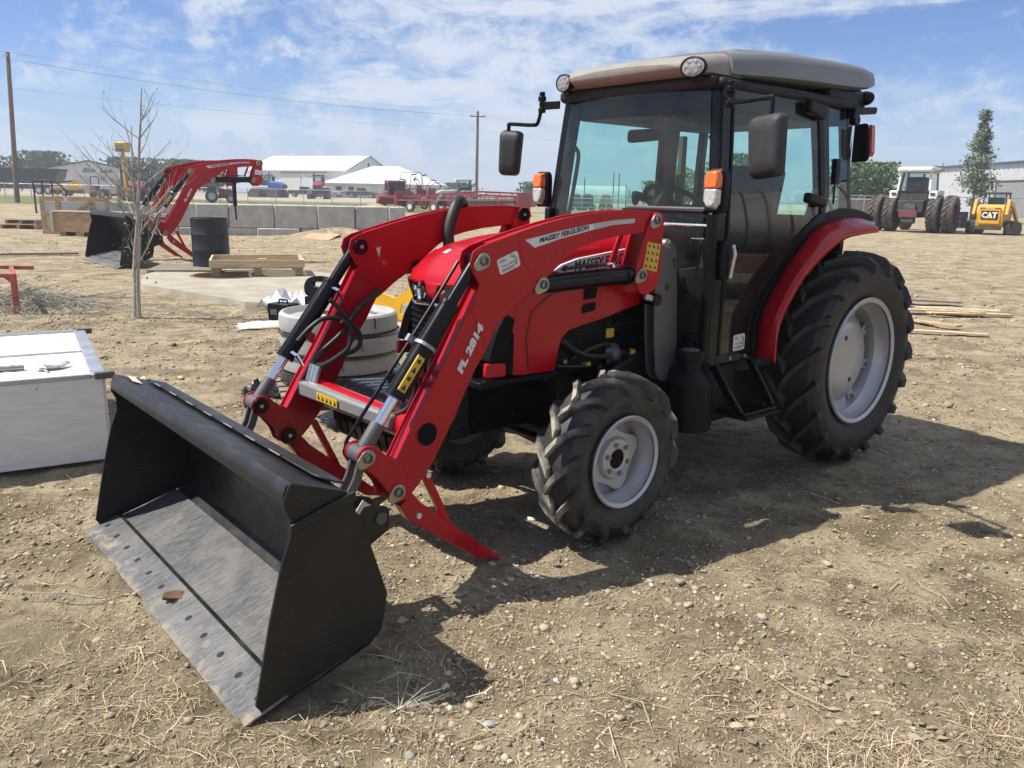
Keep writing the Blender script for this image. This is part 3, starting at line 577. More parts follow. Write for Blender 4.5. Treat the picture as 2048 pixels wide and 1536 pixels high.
# mirrors
for s, arm, bx_, hw, hh, yaw in ((1, [(1.31, .625, 2.035), (1.33, .66, 2.005), (1.41, .90, 2.00), (1.425, .93, 1.99), (1.43, .935, 1.915)], (1.44, .935, 1.79), .10, .135, -14), (-1, [(1.30, -.70, 2.09), (1.31, -.72, 1.99), (1.34, -.74, 1.972), (1.36, -.915, 1.985), (1.36, -.93, 1.97), (1.36, -.935, 1.92)], (1.34, -.935, 1.815), .072, .135, 28)):
    a = MB(); a.tube(spline(arm, 4), .0115, 10); ma = a.build('mirror_arm', 'black_paint', TR)
    a = MB(); p0 = Vector(arm[0]); y_in = s*.57
    for dz, rr in ((-.035, .022), (.0, .017), (.03, .024), (.055, .017)): a.cyl(p0+Vector((0, 0, dz-.014)), p0+Vector((0, 0, dz+.014)), rr, n=12)
    a.bar([(1.28, y_in, p0.z-.01), (p0.x, p0.y, p0.z-.01)], .045, .016, (0, 0, 1)); a.build('mirror_bracket', 'black_plastic', ma, bevel=.004)
    h = MB(); prof = fillet([(-hw*.86, -hh), (hw*.92, -hh*.96), (hw, hh*.9), (hw*.7, hh), (-hw*.75, hh), (-hw, hh*.85)], .035, 5)
    rr_ = []
    for x, k in ((-.02, .93), (-.016, 1.0), (.008, 1.0), (.03, .94), (.042, .78), (.046, .5)): rr_.append([(x, y*k, z*k) for y, z in prof])
    h.loft(rr_); h.xf(Matrix.Translation(bx_) @ Matrix.Rotation(R(yaw), 4, 'Z') @ Matrix.Rotation(R(4*s), 4, 'X')); mi = h.build('mirror', 'mirror_plastic', TR, smooth=45)
    h = MB(); h.prism([(y*.88, z*.9) for y, z in prof], -.0235, -.0205, 'x'); h.xf(Matrix.Translation(bx_) @ Matrix.Rotation(R(yaw), 4, 'Z') @ Matrix.Rotation(R(4*s), 4, 'X')); h.build('mirror_glass', 'mirror_face', mi)
    # indicator lamp on its stalk
    x0, y0 = (1.405, .645) if s > 0 else (1.33, -.66)
    k = MB(); k.prism(fillet([(y0-.05*1, 1.50), (y0+.05, 1.50), (y0+.052, 1.66), (y0+.04, 1.705), (y0-.045, 1.705)], .02), x0-.05, x0-.006, 'x'); ind = k.build('indicator_lamp', 'black_plastic', TR, bevel=.008)
    k = MB(); k.bar([(x0-.03, y0-s*.02, 1.515), (xa(1.5)-.02, s*.585, 1.505)], .02, .03, (0, 0, 1)); k.build('lamp_stalk', 'black_plastic', ind)
    k = MB(); k.loft([[(x0-.006, y0+y, z) for y, z in ((-.042, 1.612), (.042, 1.612), (.044, 1.66), (.032, 1.698), (-.03, 1.698), (-.044, 1.66))], [(x0+.035, y0+y*.85, z) for y, z in ((-.042, 1.612), (.042, 1.612), (.044, 1.655), (.032, 1.688), (-.03, 1.688), (-.044, 1.655))]]); k.build('amber_lens', 'lens_orange', ind, bevel=.008)
    k = MB(); k.loft([[(x0-.006, y0+y, z) for y, z in ((-.042, 1.610), (-.040, 1.545), (-.02, 1.512), (.02, 1.512), (.040, 1.545), (.042, 1.610))], [(x0+.035, y0+y*.85, z) for y, z in ((-.042, 1.610), (-.040, 1.55), (-.02, 1.525), (.02, 1.525), (.040, 1.55), (.042, 1.610))]]); k.build('clear_lens', 'lens_clear', ind, bevel=.008)
    b = MB(); b.tube(spline([(1.27, s*.50, 1.86), (1.20, s*.50, 1.835), (1.185, s*.50, 1.76), (1.24, s*.51, 1.44)], 5), .012, 8); b.build('grab_handle', 'grey_plate', TR)
# interior
b = MB(); b.prism(fillet([(.30, 1.02), (.72, 1.00), (.78, 1.06), (.74, 1.12), (.34, 1.14)], .04), -.24, .24); se = b.build('seat', 'interior', TR, bevel=.02)
b = MB(); b.loft([[(.30, y, 1.12), (.18, y, 1.12)] if 0 else [(.36, y*.9, 1.10), (.24, y*.9, 1.10), (.10, y*.9, 1.74), (.19, y*.9, 1.78)] for y in (-.24, 0, .24)]); b.build('seat_back', 'interior', se, bevel=.02)
b = MB(); b.bx(.35, .7, -.2, .2, .73, 1.02); b.build('seat_base', 'interior', se)
b = MB(); b.loft([[(1.26, y, .75), (1.05, y, .78), (.98, y, 1.38), (1.12, y, 1.49), (1.26, y, 1.44)] for y in (-.17, .17)]); b.build('dashboard', 'interior', TR, bevel=.03)
cw = Vector((.90, .02, 1.53)); Mx = Matrix.Translation(cw) @ Matrix.Rotation(R(-32), 4, 'Y')
b = MB(); b.tube([Mx @ Vector((.19*math.cos(a), .19*math.sin(a), 0)) for a in np.linspace(0, 2*math.pi, 33)], .015, 8); sw = b.build('steering_wheel', 'interior', TR)
for a in (.3, 2.4, 4.4): b = MB(); b.bar([Mx @ Vector((0, 0, -.03)), Mx @ Vector((.19*math.cos(a), .19*math.sin(a), 0))], .03, .015, (0, 0, 1)); b.build('spoke', 'interior', sw)
b = MB(); b.cyl(Mx @ Vector((0, 0, 0)), (1.06, .02, 1.36), .035, n=12); b.build('steering_column', 'interior', sw)
b = MB(); b.bx(.1, .95, -.53, -.32, .73, 1.17); b.bx(.1, .6, .32, .53, .73, 1.12); b.build('side_console', 'interior', TR, bevel=.03)
for i, (x, y, z) in enumerate(((.72, -.40, 1.42), (.80, -.36, 1.33), (.62, -.45, 1.36), (1.02, .27, 1.50), (1.0, -.2, 1.55))):
    b = MB(); b.tube([(x-.03, y, 1.12), (x, y, z)], .007, 6); b.lathe([(.001, -.03), (.018, -.022), (.022, 0), (.016, .022), (.001, .03)], (x, y, z), 'z', 10); b.build('control_lever', 'interior', TR)
b = MB(); b.box((.17, -.54, 1.62), (.05, .04, .7)); b.box((.2, -.52, 1.56), (.07, .03, .32)); b.build('pillar_trim', 'interior_tan', TR, bevel=.008)
b = MB(); b.prism(fillet([(-.16, 1.86), (.12, 1.87), (.12, 1.93), (-.16, 1.93)], .025), 1.12, 1.14, 'x'); b.build('inside_mirror', 'interior', TR)
for i in range(2): b = MB(); b.cyl((1.12, .1+.12*i, 1.98), (1.12, .1+.12*i, 2.02), .02, n=10); b.build('cab_switch', 'interior', TR)

# under the cab: tank, step, guard
b = MB(); b.bx(.55, 1.0, .27, .50, .40, .70); b.build('dark_infill', 'black_plastic', TR, bevel=.015)  # added dark block, hides the sunlit ground behind the step
b = MB(); b.prism(fillet([(1.02, .42), (1.44, .42), (1.47, .60), (1.44, .74), (1.02, .74)], .05), .30, .60); b.build('fuel_tank', 'black_plastic', TR, bevel=.03)
b = MB(); b.lathe([(.12, .42), (.125, .45), (.12, .66), (.085, .70), (.06, .72), (.06, .775), (.072, .778), (.076, .81), (.07, .822), (.001, .825)], (1.385, .56, 0), 'z', 24); b.build('filler_neck', 'black_plastic', TR)
b = MB(); b.lathe([(.001, .829), (.04, .829), (.045, .823)], (1.385, .56, 0), 'z', 16); b.build('filler_cap', 'grey_plate', TR)
b = MB(); b.bar([(1.27, .62, .74), (1.24, .70, .60), (1.16, .74, .47)], .05, .02, (0, 1, 0)); b.bar([(.96, .62, .74), (.93, .70, .60), (.90, .74, .50)], .04, .02, (0, 1, 0)); stp = b.build('step_hanger', 'black_paint', TR, bevel=.004)
for i in range(5): b = MB(); b.bx(.89, 1.18, .60+.036*i, .622+.036*i, .482, .500); b.build('step_tread', 'black_paint', stp)
b = MB(); b.bx(.88, 1.2, .585, .79, .468, .482); b.build('step_plate', 'black_plastic', stp, bevel=.004)
for x in (.99, 1.12): b = MB(); b.cyl((x, .605, .757), (x, .614, .757), .011, n=10); b.build('bolt', 'zinc', TR)

# ---------------------------------------------------------------- front loader
arm_out = [(2.697, 1.366), (2.615, 1.389), (2.501, 1.419), (2.353, 1.454), (2.196, 1.482), (2.03, 1.500), (1.889, 1.508), (1.75, 1.507), (1.662, 1.500), (1.606, 1.485), (1.597, 1.455), (1.612, 1.425), (1.732, 1.408), (1.935, 1.390), (2.065, 1.369), (2.16, 1.345), (2.235, 1.305), (2.31, 1.25), (2.39, 1.19), (2.494, 1.13), (2.575, 1.072), (2.604, 1.055), (2.663, .955), (2.726, .870), (2.823, .693), (2.925, .53), (2.990, .455), (3.05, .400), (3.11, .395), (3.145, .435), (3.135, .50), (3.102, .559), (3.016, .699), (2.897, .882), (2.793, 1.058), (2.702, 1.215), (2.735, 1.262), (2.748, 1.305), (2.735, 1.345)]
crank = fillet([(3.055, .41), (3.13, .405), (3.15, .47), (3.20, .535), (3.262, .575), (3.27, .625), (3.235, .655), (3.19, .645), (3.145, .60), (3.095, .575), (3.05, .50)], .02)
brk = fillet([(1.675, 1.503), (1.617, 1.495), (1.617, 1.365), (1.619, 1.224), (1.642, 1.147), (1.694, 1.118), (1.748, 1.118), (1.785, 1.155), (1.793, 1.206), (1.788, 1.256), (1.758, 1.349), (1.711, 1.473)], .02)
tower = fillet([(1.552, 1.353), (1.467, 1.353), (1.436, 1.31), (1.414, 1.088), (1.383, .734), (1.40, .675), (1.45, .652), (1.51, .665), (1.545, .71), (1.570, .894), (1.585, 1.099), (1.575, 1.25)], .03)
def inset(poly, d):
    n = len(poly); out = []; ar = sum(poly[k][0]*poly[(k+1) % n][1]-poly[(k+1) % n][0]*poly[k][1] for k in range(n)); sg = 1 if ar > 0 else -1
    for i in range(n):
        a = Vector(poly[i-1]); p = Vector(poly[i]); c = Vector(poly[(i+1) % n]); t1 = (p-a).normalized(); t2 = (c-p).normalized()
        nn = Vector((-(t1.y+t2.y), t1.x+t2.x)); nn = nn.normalized()*sg; out.append(tuple(p+nn*d))
    return out
def pin(parent, x, z, y, s, r=.0315, ear=True):
    p = MB(); q = [(x+r*math.cos(a)*(1+.0), z+r*math.sin(a)) for a in np.linspace(0, 2*math.pi, 22, endpoint=False)]
    if ear:   # pear-shaped keeper plate
        an = -.6; q = [(x+(r+.022*max(0, math.cos(a-an))**5)*math.cos(a), z+(r+.022*max(0, math.cos(a-an))**5)*math.sin(a)) for a in np.linspace(0, 2*math.pi, 40, endpoint=False)]
    p.prism(q, s*y, s*(y+.007)); o = p.build('pivot_pin', 'zinc' if s > 0 else 'black_paint', parent, bevel=.0015)
    c = MB(); c.lathe([(r*.62, y+.007), (r*.60, y+.014), (r*.38, y+.014), (r*.36, y+.006), (.001, y+.006)], (x, 0, z), 'y', 20)
    if s < 0: c.mirror_y()
    c.build('pin_end', 'grey_plate' if s > 0 else 'black_paint', parent); return o
for s in (1, -1):
    a = MB(); a.prism(arm_out, s*.436, s*.444); a.prism(arm_out, s*.508, s*.516); a.prism(inset([p for p in arm_out if not (p[0] > 2.68 and p[1] > 1.2)][:1]+[], .009) if 0 else inset([(2.640, 1.381)]+arm_out[1:-5]+[(2.70, 1.20), (2.62, 1.27)], .009), s*.443, s*.509)
    arm = a.build('loader_arm', 'red', TR, smooth=25, bevel=.002)
    if s < 0: arm['label'] = 'loader arm on the far side of the hood'
    a = MB(); a.prism([(2.618, 1.386), (2.508, 1.415), (2.487, 1.31), (2.402, 1.20), (2.494, 1.137), (2.575, 1.08), (2.606, 1.062), (2.665, .965), (2.745, 1.115), (2.702, 1.219), (2.73, 1.262), (2.741, 1.305), (2.728, 1.341), (2.695, 1.362)], s*.5155, s*.5188); a.build('gusset_plate', 'red', TR, bevel=.0012)
    for wp in ([(2.402, 1.20), (2.487, 1.31), (2.508, 1.415)], [(2.606, 1.062), (2.575, 1.08), (2.494, 1.137), (2.402, 1.20)]):
        a = MB(); a.tube([(x+.0006*math.sin(40*i_), s*.5172, z) for i_, (x, z) in enumerate([tuple(Vector(wp[j]).lerp(Vector(wp[j+1]), k/8)) for j in range(len(wp)-1) for k in range(9)])], .0032, 6); a.build('weld_bead', 'red', TR)
    for (y0, y1) in ((.516, .528), (.424, .436)):
        c = MB(); c.prism(crank, s*y0, s*y1); c.build('bell_crank', 'red', TR, bevel=.003)
        c = MB(); c.prism(brk, s*y0, s*y1); c.build('mast_bracket', 'red', TR, bevel=.003)
    c = MB(); c.bar([(1.80, s*.43, 1.40), (1.855, s*.43, 1.28), (1.87, s*.43, 1.22)], .012, .03); c.build('bracket_web', 'red', TR, bevel=.003)
    c = MB(); c.prism(tower, s*.462, s*.474); tw = c.build('loader_tower', 'grey_plate', TR, bevel=.003)
    c = MB(); c.prism(tower, s*.405, s*.415); c.bx(1.40, 1.52, s*.415, s*.462, .80, 1.0); c.build('tower_inner', 'grey_plate', tw, bevel=.003)
    c = MB(); c.cyl((1.512, s*.474, 1.345), (1.512, s*.40, 1.345), .026, n=16); c.build('tower_hook', 'steel', tw)
    for x, z, r in ((1.455, 1.265, .010), (1.45, 1.24, .008), (1.50, 1.135, .016)):
        c = MB(); c.cyl((x, s*.470, z), (x, s*.4755, z), r, n=14); c.build('tower_hole', 'black_decal', tw)
    c = MB(); c.cyl((1.575, s*.40, 1.08), (1.575, s*.485, 1.08), .030, n=16); c.build('latch_pin', 'black_paint', tw)
    c = MB(); c.bar([(1.60, s*.47, 1.085), (1.66, s*.475, 1.10)], .02, .03); c.build('latch', 'steel', tw, bevel=.004)
    c = MB(); c.prism(fillet([(1.40, .85), (1.40, .66), (1.60, .60), (1.80, .66), (1.78, .75), (1.60, .80)], .03), s*.18, s*.40); c.build('tower_mount', 'black_paint', TR, bevel=.01)
    # lift cylinder
    c = MB(); c.cyl((2.33, s*.476, 1.1945), (1.815, s*.476, 1.2105), .041, n=24); c.cyl((1.83, s*.476, 1.210), (1.79, s*.476, 1.211), .046, n=24); c.cyl((2.40, s*.476, 1.192), (2.32, s*.476, 1.1948), .032, n=16); lc = c.build('lift_cylinder', 'black_paint', TR)
    c = MB(); c.cyl((1.80, s*.476, 1.211), (1.74, s*.476, 1.213), .023, n=16); c.cyl((1.756, s*.45, 1.212), (1.756, s*.502, 1.212), .036, n=18); c.build('cylinder_rod', 'chrome', lc)
    c = MB(); c.tube(spline([(2.20, s*.47, 1.252), (2.1, s*.47, 1.262), (2.0, s*.47, 1.264), (1.93, s*.47, 1.262)], 4), .008, 8); c.build('cylinder_hose', 'hose', lc)
    c = MB(); c.tube([(1.94, s*.47, 1.262), (1.90, s*.47, 1.266), (1.89, s*.47, 1.255), (1.89, s*.472, 1.238)], .008, 8); c.build('hose_fitting', 'chrome', lc)
    # bucket cylinder
    P0, P1 = Vector((2.689, s*.476, 1.309)), Vector((3.229, s*.476, .608)); D = P1-P0
    c = MB(); c.cyl(P0+D*.03, P0+D*.27, .0265, n=18); c.cyl(P0+D*.235, P0+D*.715, .040, n=24); c.cyl(P0+D*.235, P0+D*.255, .044, n=24); c.cyl(P0+D*.70, P0+D*.722, .043, n=24); c.cyl(P0+Vector((0, -.032, 0)), P0+Vector((0, .032, 0)), .034, n=20)
    bc = c.build('bucket_cylinder', 'black_paint', TR)
    c = MB(); c.cyl(P0+D*.72, P0+D*.855, .0225, n=18); c.build('cylinder_rod', 'chrome', bc)
    c = MB(); c.cyl(P0+D*.85, P1-D*.03, .029, n=16); c.cyl(P1+Vector((0, -.04, 0)), P1+Vector((0, .04, 0)), .036, n=20); c.build('rod_end', 'grey_plate', bc)
    N = D.cross(Vector((0, 1, 0))).normalized()*(1 if D.cross(Vector((0, 1, 0))).x > 0 else -1)
    if s > 0:
        q = P0+D*.60+Vector((0, .0405, 0)); t = D.normalized(); c = MB(); c.box(q, (.006, .17, .034)); c = MB()
        xx = t; yy = N; zz_ = Vector((0, 1, 0)); Mt = Matrix((xx, yy, zz_)).transposed()
        c.box(P0+D*.60+Vector((0, .036, 0))+N*.012, (.155, .036, .008), Mt); c.build('warning_decal', 'yellow_decal', bc, bevel=.002)
        for i in range(4):
            cc = MB(); u = P0+D*.60+Vector((0, .041, 0))+N*.012+t*(-.057+.038*i); cc.prism([(-.010, -.012), (.010, -.012), (0, .012)] if i % 2 else [(-.009, -.009), (.009, -.009), (.009, .003), (-.004, .010)], -.001, .001, 'z'); cc.xf(Matrix.Translation(u) @ Mt.to_4x4() @ Matrix.Rotation(R(90), 4, 'Z')); cc.build('decal_print', 'black_decal', bc, 0)
        c = MB(); c.cyl(P0+D*.45-Vector((0, 0, 0)), P0+D*.465, .046, n=24); c.box(P0+D*.457+N*.01+Vector((0, -.055, .0)), (.03, .09, .018), Mt); c.build('rod_clamp', 'galv', bc)
        c = MB(); c.tube(spline([(2.722, .40, 1.300), (2.914, .40, 1.051), (3.20, .40, .70), (3.245, .40, .635), (3.245, .40, .58)], 5), .0075, 8); c.build('level_indicator', 'black_paint', TR)
    else:
        for fr_, zz2 in ((.27, .02), (.68, .0)):
            u = P0+D*fr_+Vector((0, .035, 0)); c = MB(); c.tube([u, u+Vector((-.01, .03, -.01)), u+Vector((-.035, .035, -.06))], .010, 8); c.build('hose_fitting', 'chrome', bc)
    # nose tube, links, pins
    pin(TR, 2.689, 1.309, .520 if s > 0 else -.432, s if s > 0 else 1) if s > 0 else None
    if s > 0:
        for x, z, yy in ((2.689, 1.309, .519), (2.368, 1.199, .518), (1.756, 1.212, .529), (1.671, 1.462, .529), (3.229, .608, .529), (3.099, .446, .529)): pin(TR, x, z, yy, 1)
    for x, z, yy in ((2.689, 1.309, .432), (1.671, 1.462, .420), (3.229, .608, .420), (3.099, .446, .420), (2.368, 1.199, .432)):
        c = MB(); c.cyl((x, s*yy, z), (x, s*(yy-.012), z), .038, n=22); c.build('pin_cap', 'black_paint', TR, bevel=.004)
        c = MB(); c.cyl((x, s*(yy-.012), z), (x, s*(yy-.017), z), .009, n=10); c.build('grease_nipple', 'steel', TR)
    for yy in (.448, .504):
        c = MB(); c.bar([(3.232, s*yy, .612), (3.262, s*yy, .52), (3.335, s*yy, .40)], .016, .034); c.build('bucket_link', 'grey_plate', TR, bevel=.003)
    # tube hole in the arm, torque tube end
    c = MB(); c.lathe([(.046, .518), (.050, .520), (.053, .516)], (2.955, 0, .648), 'y', 28); 
    if s < 0: c.mirror_y()
    c.build('tube_rim', 'red', TR)
    c = MB(); c.cyl((2.955, s*.514, .648), (2.955, s*.5175, .648), .047, n=28); c.build('tube_opening', 'grille', TR)
    # front stop fin, small tab
    c = MB(); c.prism(fillet([(2.93, .905), (2.985, .935), (2.99, .90), (2.95, .86)], .01), s*.44, s*.47); c.build('arm_tab', 'red', TR, bevel=.003)
    # parking stand
    c = MB(); c.bar([(3.045, s*.476, .395), (3.005, s*.476, .335), (2.66, s*.476, .060), (2.56, s*.476, .014)], .055, [.07, .085, .055, .012]); fo = c.build('parking_stand', 'red', TR, bevel=.004)
    c = MB(); c.bar([(2.945, s*.476, .478), (2.80, s*.476, .17)], .03, .030); c.build('stand_strut', 'red', fo, bevel=.003)
    for x, z in ((2.944, .476), (2.99, .315)): c = MB(); c.cyl((x, s*.50, z), (x, s*.512, z), .012, n=10); c.build('bolt', 'white_decal', fo)
    for i in range(5): c = MB(); x = 2.79-.024*i; c.cyl((x, s*.503, .155-.0185*i), (x, s*.5045, .155-.0185*i), .006, n=8); c.build('stand_hole', 'black_decal', fo)
c = MB(); c.cyl((2.955, -.44, .648), (2.955, .44, .648), .055, n=28); c.build('torque_tube', 'red', TR)
c = MB(); c.bar([(3.015, -.432, .665), (3.015, .0, .668), (3.01, .36, .668)], [.075, .065, .062], [.055, .05, .04], (0, -.25, 1)); cc_ = c.build('tube_cover', 'grey_cover', TR, bevel=.012)
c = MB(); c.box((3.047, -.13, .667), (.004, .19, .036)); c.build('warning_decal', 'yellow_decal', cc_, 0)
for i in range(5): c = MB(); c.prism([(-.20+.037*i-.010, .657), (-.20+.037*i+.010, .657), (-.20+.037*i+.004*(i % 3-1), .676)], 3.0485, 3.0505, 'x'); c.build('decal_print', 'black_decal', cc_, 0)
for i in range(3):
    y = -.40+.032*i; c = MB(); c.cyl((3.0, y, .70), (2.975, y, .775), .013, n=10); c.build('hose_fitting', 'steel', cc_)
for pts in ([(2.975, -.40, .77), (2.93, -.39, .83), (2.84, -.385, .90), (2.79, -.385, .945), (2.82, -.39, 1.01), (2.87, -.41, 1.07)],
            [(2.975, -.368, .77), (2.86, -.37, .80), (2.75, -.375, .83), (2.735, -.38, .90), (2.80, -.39, .965), (2.90, -.40, .985), (2.97, -.41, .95), (3.03, -.43, .885)],
            [(2.975, -.336, .77), (2.90, -.33, .80), (2.82, -.34, .85), (2.80, -.35, .93), (2.84, -.36, .97)],
            [(2.60, -.41, 1.10), (2.72, -.40, 1.02), (2.80, -.385, .95)]):
    c = MB(); c.tube(spline(pts, 6), .0115, 9); c.build('hydraulic_hose', 'hose', TR)
for pts in ([(2.93, .40, .72), (2.90, .39, .80), (2.93, .41, .92), (2.98, .43, .95)], [(3.0, .33, .69), (2.95, .37, .72), (2.93, .40, .80), (2.96, .42, .88)], [(2.98, .30, .70), (2.90, .36, .70), (2.88, .40, .80), (2.86, .42, .95)]):
    c = MB(); c.tube(spline(pts, 6), .0115, 9); c.build('hydraulic_hose', 'hose', TR)
c = MB(); c.tube(spline([(2.20, -.40, 1.18), (2.192, -.40, 1.30), (2.19, -.405, 1.38), (2.15, -.42, 1.47), (2.095, -.45, 1.525), (2.03, -.50, 1.515), (2.0, -.53, 1.45)], 6), .030, 12); c.build('hose_sleeve', 'hose', TR)
# decals on the near arm
b = MB(); top = [(2.471, 1.386), (2.30, 1.416), (2.111, 1.445), (1.96, 1.462), (1.808, 1.470)]; bot = [(1.811, 1.450), (1.96, 1.441), (2.101, 1.418), (2.28, 1.385), (2.418, 1.352)]
b.prism(top+bot, .5155, .5172); b.build('arm_decal', 'silver_decal', TR, 0)
b = MB(); b.prism([(2.468, 1.384), (2.30, 1.4135), (2.08, 1.447), (2.07, 1.4245), (2.28, 1.388), (2.418, 1.355)], .516, .5178); b.build('arm_decal', 'white_decal', TR, 0)
text('MASSEY FERGUSON', 'arm_lettering', 'black_decal', TR, (2.392, .5182, 1.3715), (-.985, 0, .178), (-.06, 0, 1), w=.288, h=.0225, bold=.045, ext=.0004)
text('FL 2814', 'arm_lettering', 'white_decal', TR, (2.789, .5194, .866), (-.515, 0, .857), (.80, 0, .6), w=.212, h=.035, bold=.065, ext=.0006, shear=.1)
def sticker(cx, cz, y, w, h, ang, lines=True):
    X = Vector((-math.cos(ang), 0, math.sin(ang))); Z = Vector((math.sin(ang), 0, math.cos(ang))); pl = fillet([(-w/2, -h/2), (w/2, -h/2), (w/2, h/2), (-w/2, h/2)], .012)
    b = MB(); b.prism([(cx+X.x*u+Z.x*v, cz+X.z*u+Z.z*v) for u, v in pl], y, y+.0015); st_ = b.build('dealer_sticker', 'white_decal', TR, 0)
    o = Vector((cx, y+.0018, cz)); text('PALLISER', 'sticker_lettering', 'black_decal', st_, o-X*w*.34-Z*h*.12, X, Z, w=w*.6, h=h*.14, bold=0, ext=.0004)
    for k, (u0, u1, v) in enumerate(((-.40, -.12, .34), (-.40, -.08, .24), (-.40, .40, -.26), (-.40, .2, -.36))):
        b = MB(); p0 = o+X*w*u0+Z*h*v; p1 = o+X*w*u1+Z*h*v; b.bar([p0, p1], .0012, h*.045, (0, 1, 0)); b.build('sticker_line', 'grey_plate', st_, 0)
    b = MB(); b.tube([o+X*(w*.02+w*.38*math.cos(a))+Z*(h*.02+h*.42*math.sin(a)) for a in np.linspace(-.75, 1.2, 12)], .0022, 5); b.build('sticker_arc', 'green_decal', st_)
    b = MB(); b.tube([o+X*(w*-.02+w*.34*math.cos(a))+Z*(h*.02+h*.36*math.sin(a)) for a in np.linspace(-.6, 1.1, 12)], .0016, 5); b.build('sticker_arc', 'grey_plate', st_)
sticker(2.558, 1.297, .5190, .112, .064, .33); sticker(1.045, .835, .606, .10, .085, .05)
b = MB(); b.prism([(1.726, 1.365), (1.631, 1.350), (1.652, 1.221), (1.747, 1.242)], .5285, .5298); bd = b.build('warning_decal', 'yellow_decal', TR, 0)
for r_ in range(4):
    for c_ in range(3):
        u = (c_+.5)/3; v = (r_+.5)/4; x = 1.726+(1.631-1.726)*u+(1.747-1.726)*v; z = 1.365+(1.350-1.365)*u+(1.242-1.365)*v
        b = MB(); b.prism([(x-.009, z-.009), (x+.009, z-.007), (x+.003*(r_ % 2), z+.010)], .530, .5306); b.build('decal_print', 'black_decal', bd, 0)
for x, z in ((2.25, 1.33), (2.06, 1.42)): b = MB(); b.cyl((x, .516, z), (x, .5168, z), .006, n=10); b.build('arm_hole', 'black_decal', TR)
b = MB(); b.prism([(2.60, 1.30), (2.575, 1.305), (2.585, 1.255)], -.4355, -.434); b.build('warning_decal', 'white_decal', TR, 0)

# ---------------------------------------------------------------- bucket
side = [(3.708, .727), (3.528, .664), (3.508, .62), (3.451, .479), (3.388, .278), (3.399, .207), (3.428, .133), (3.83, .019), (3.849, .048), (3.792, .308), (3.746, .481), (3.715, .558), (3.713, .611), (3.732, .654), (3.729, .683), (3.718, .711)]
inner = [(3.835, .012), (3.66, .058), (3.47, .115), (3.425, .15), (3.405, .22), (3.42, .33), (3.465, .47), (3.515, .60), (3.535, .655)]
b = MB()
t_ = .010; pts = inner
ib = MB(); prof = inner+[(x-.010, z-.004) for x, z in inner[::-1]]; ib.prism(prof, -.915, .915); bucket = ib.build('bucket', 'bucket_black', TR, smooth=30)
b = MB(); b.prism([(3.655, .0625), (3.838, .0145), (3.838, .0185), (3.655, .0665)], -.905, .905); b.build('bucket_floor_front', 'bucket_floor', bucket)
b = MB(); b.prism([(3.475, .117), (3.655, .0615), (3.655, .0655), (3.478, .121)], -.905, .905); b.build('bucket_floor', 'bucket_floor', bucket)
b = MB(); b.prism([(3.748, .045), (3.893, -.004), (3.897, .004), (3.752, .0535)], -.924, .924); ce = b.build('cutting_edge', 'bucket_floor', bucket, bevel=.002)
for i in range(12):
    y = -.85+i*.1545; x = 3.815; b = MB(); b.lathe([(.001, 0), (.0135, 0)], (0, 0, 0), 'z', 14); b.xf(Matrix.Translation((x, y, .0325)) @ Matrix.Rotation(R(18.8), 4, 'Y')); b.build('bolt_hole', 'black_decal', ce)
b = MB(); b.bar([(3.745, -.90, .053), (3.745, 0, .053), (3.745, .9, .053)], .008, .012, (0, 0, 1)); b.build('weld_seam', 'bucket_black', bucket)
for s in (1, -1):
    b = MB(); b.prism(side, s*.905, s*.917); b.build('side_plate', 'bucket_black', bucket, bevel=.002)
    b = MB(); b.bar([(3.500, s*.922, .645), (3.60, s*.922, .62), (3.715, s*.922, .585)], .014, .03); b.build('side_stiffener', 'bucket_black', bucket, bevel=.003)
b = MB(); b.prism([(3.526, .652), (3.532, .664), (3.706, .727), (3.720, .716), (3.730, .690), (3.731, .662), (3.725, .661), (3.722, .688), (3.713, .708), (3.703, .715), (3.534, .652)], -.906, .906); top = b.build('top_plate', 'bucket_black', bucket, smooth=40)
Mtop = Matrix.Translation((3.555, 0, .6855)) @ Matrix.Rotation(R(-20), 4, 'Y')
b = MB(); lap = [(-.055, -.86), (.030, -.86), (.030, .80), (.018, .83), (-.02, .86), (-.055, .86)]; b.prism(lap, -.003, .004, 'z'); b.xf(Mtop); b.build('top_lap', 'bucket_black', bucket, bevel=.002)
for i in range(7):                                            # shade of the lap's slots painted as dark inlays, edges as bright strips
    y0 = -.70+i*.205; b = MB(); b.box((.026, y0, .0042), (.012, .085, .003)); b.xf(Mtop); b.build('lap_slot_shade', 'black_decal', bucket, 0)
    b = MB(); b.box((.0335, y0, .0035), (.003, .085, .004)); b.xf(Mtop); b.build('slot_edge', 'galv', bucket, 0)
b = MB(); b.prism([(3.66, -.895), (3.685, -.72), (3.65, -.70), (3.625, -.895)], 0, .0012, 'z'); b.xf(Matrix.Translation((0, 0, .715)) @ Matrix.Translation((3.655, 0, 0)) @ Matrix.Rotation(R(-20), 4, 'Y') @ Matrix.Translation((-3.655, 0, 0))); b.build('bucket_label', 'paper', bucket, 0)
for y in (-.476, .476):                                       # hinge brackets
    for dy in (-.062, .062):
        b = MB(); b.prism(fillet([(3.50, .60), (3.44, .46), (3.40, .24), (3.25, .26), (3.15, .31), (3.145, .40), (3.20, .42), (3.30, .43), (3.36, .52), (3.42, .60)], .02), y+dy-.006, y+dy+.006); b.build('hinge_bracket', 'bucket_black', bucket, bevel=.002)
    b = MB(); b.cyl((3.185, y-.075, .366), (3.185, y+.075, .366), .024, n=18); b.cyl((3.345, y-.075, .405), (3.345, y+.075, .405), .02, n=18); b.build('hinge_pin', 'grey_plate', bucket)
b = MB(); b.box((3.30, .60, .455), (.05, .004, .02), Matrix.Rotation(R(50), 3, 'Y')); b.build('bucket_label', 'paper', bucket, 0)
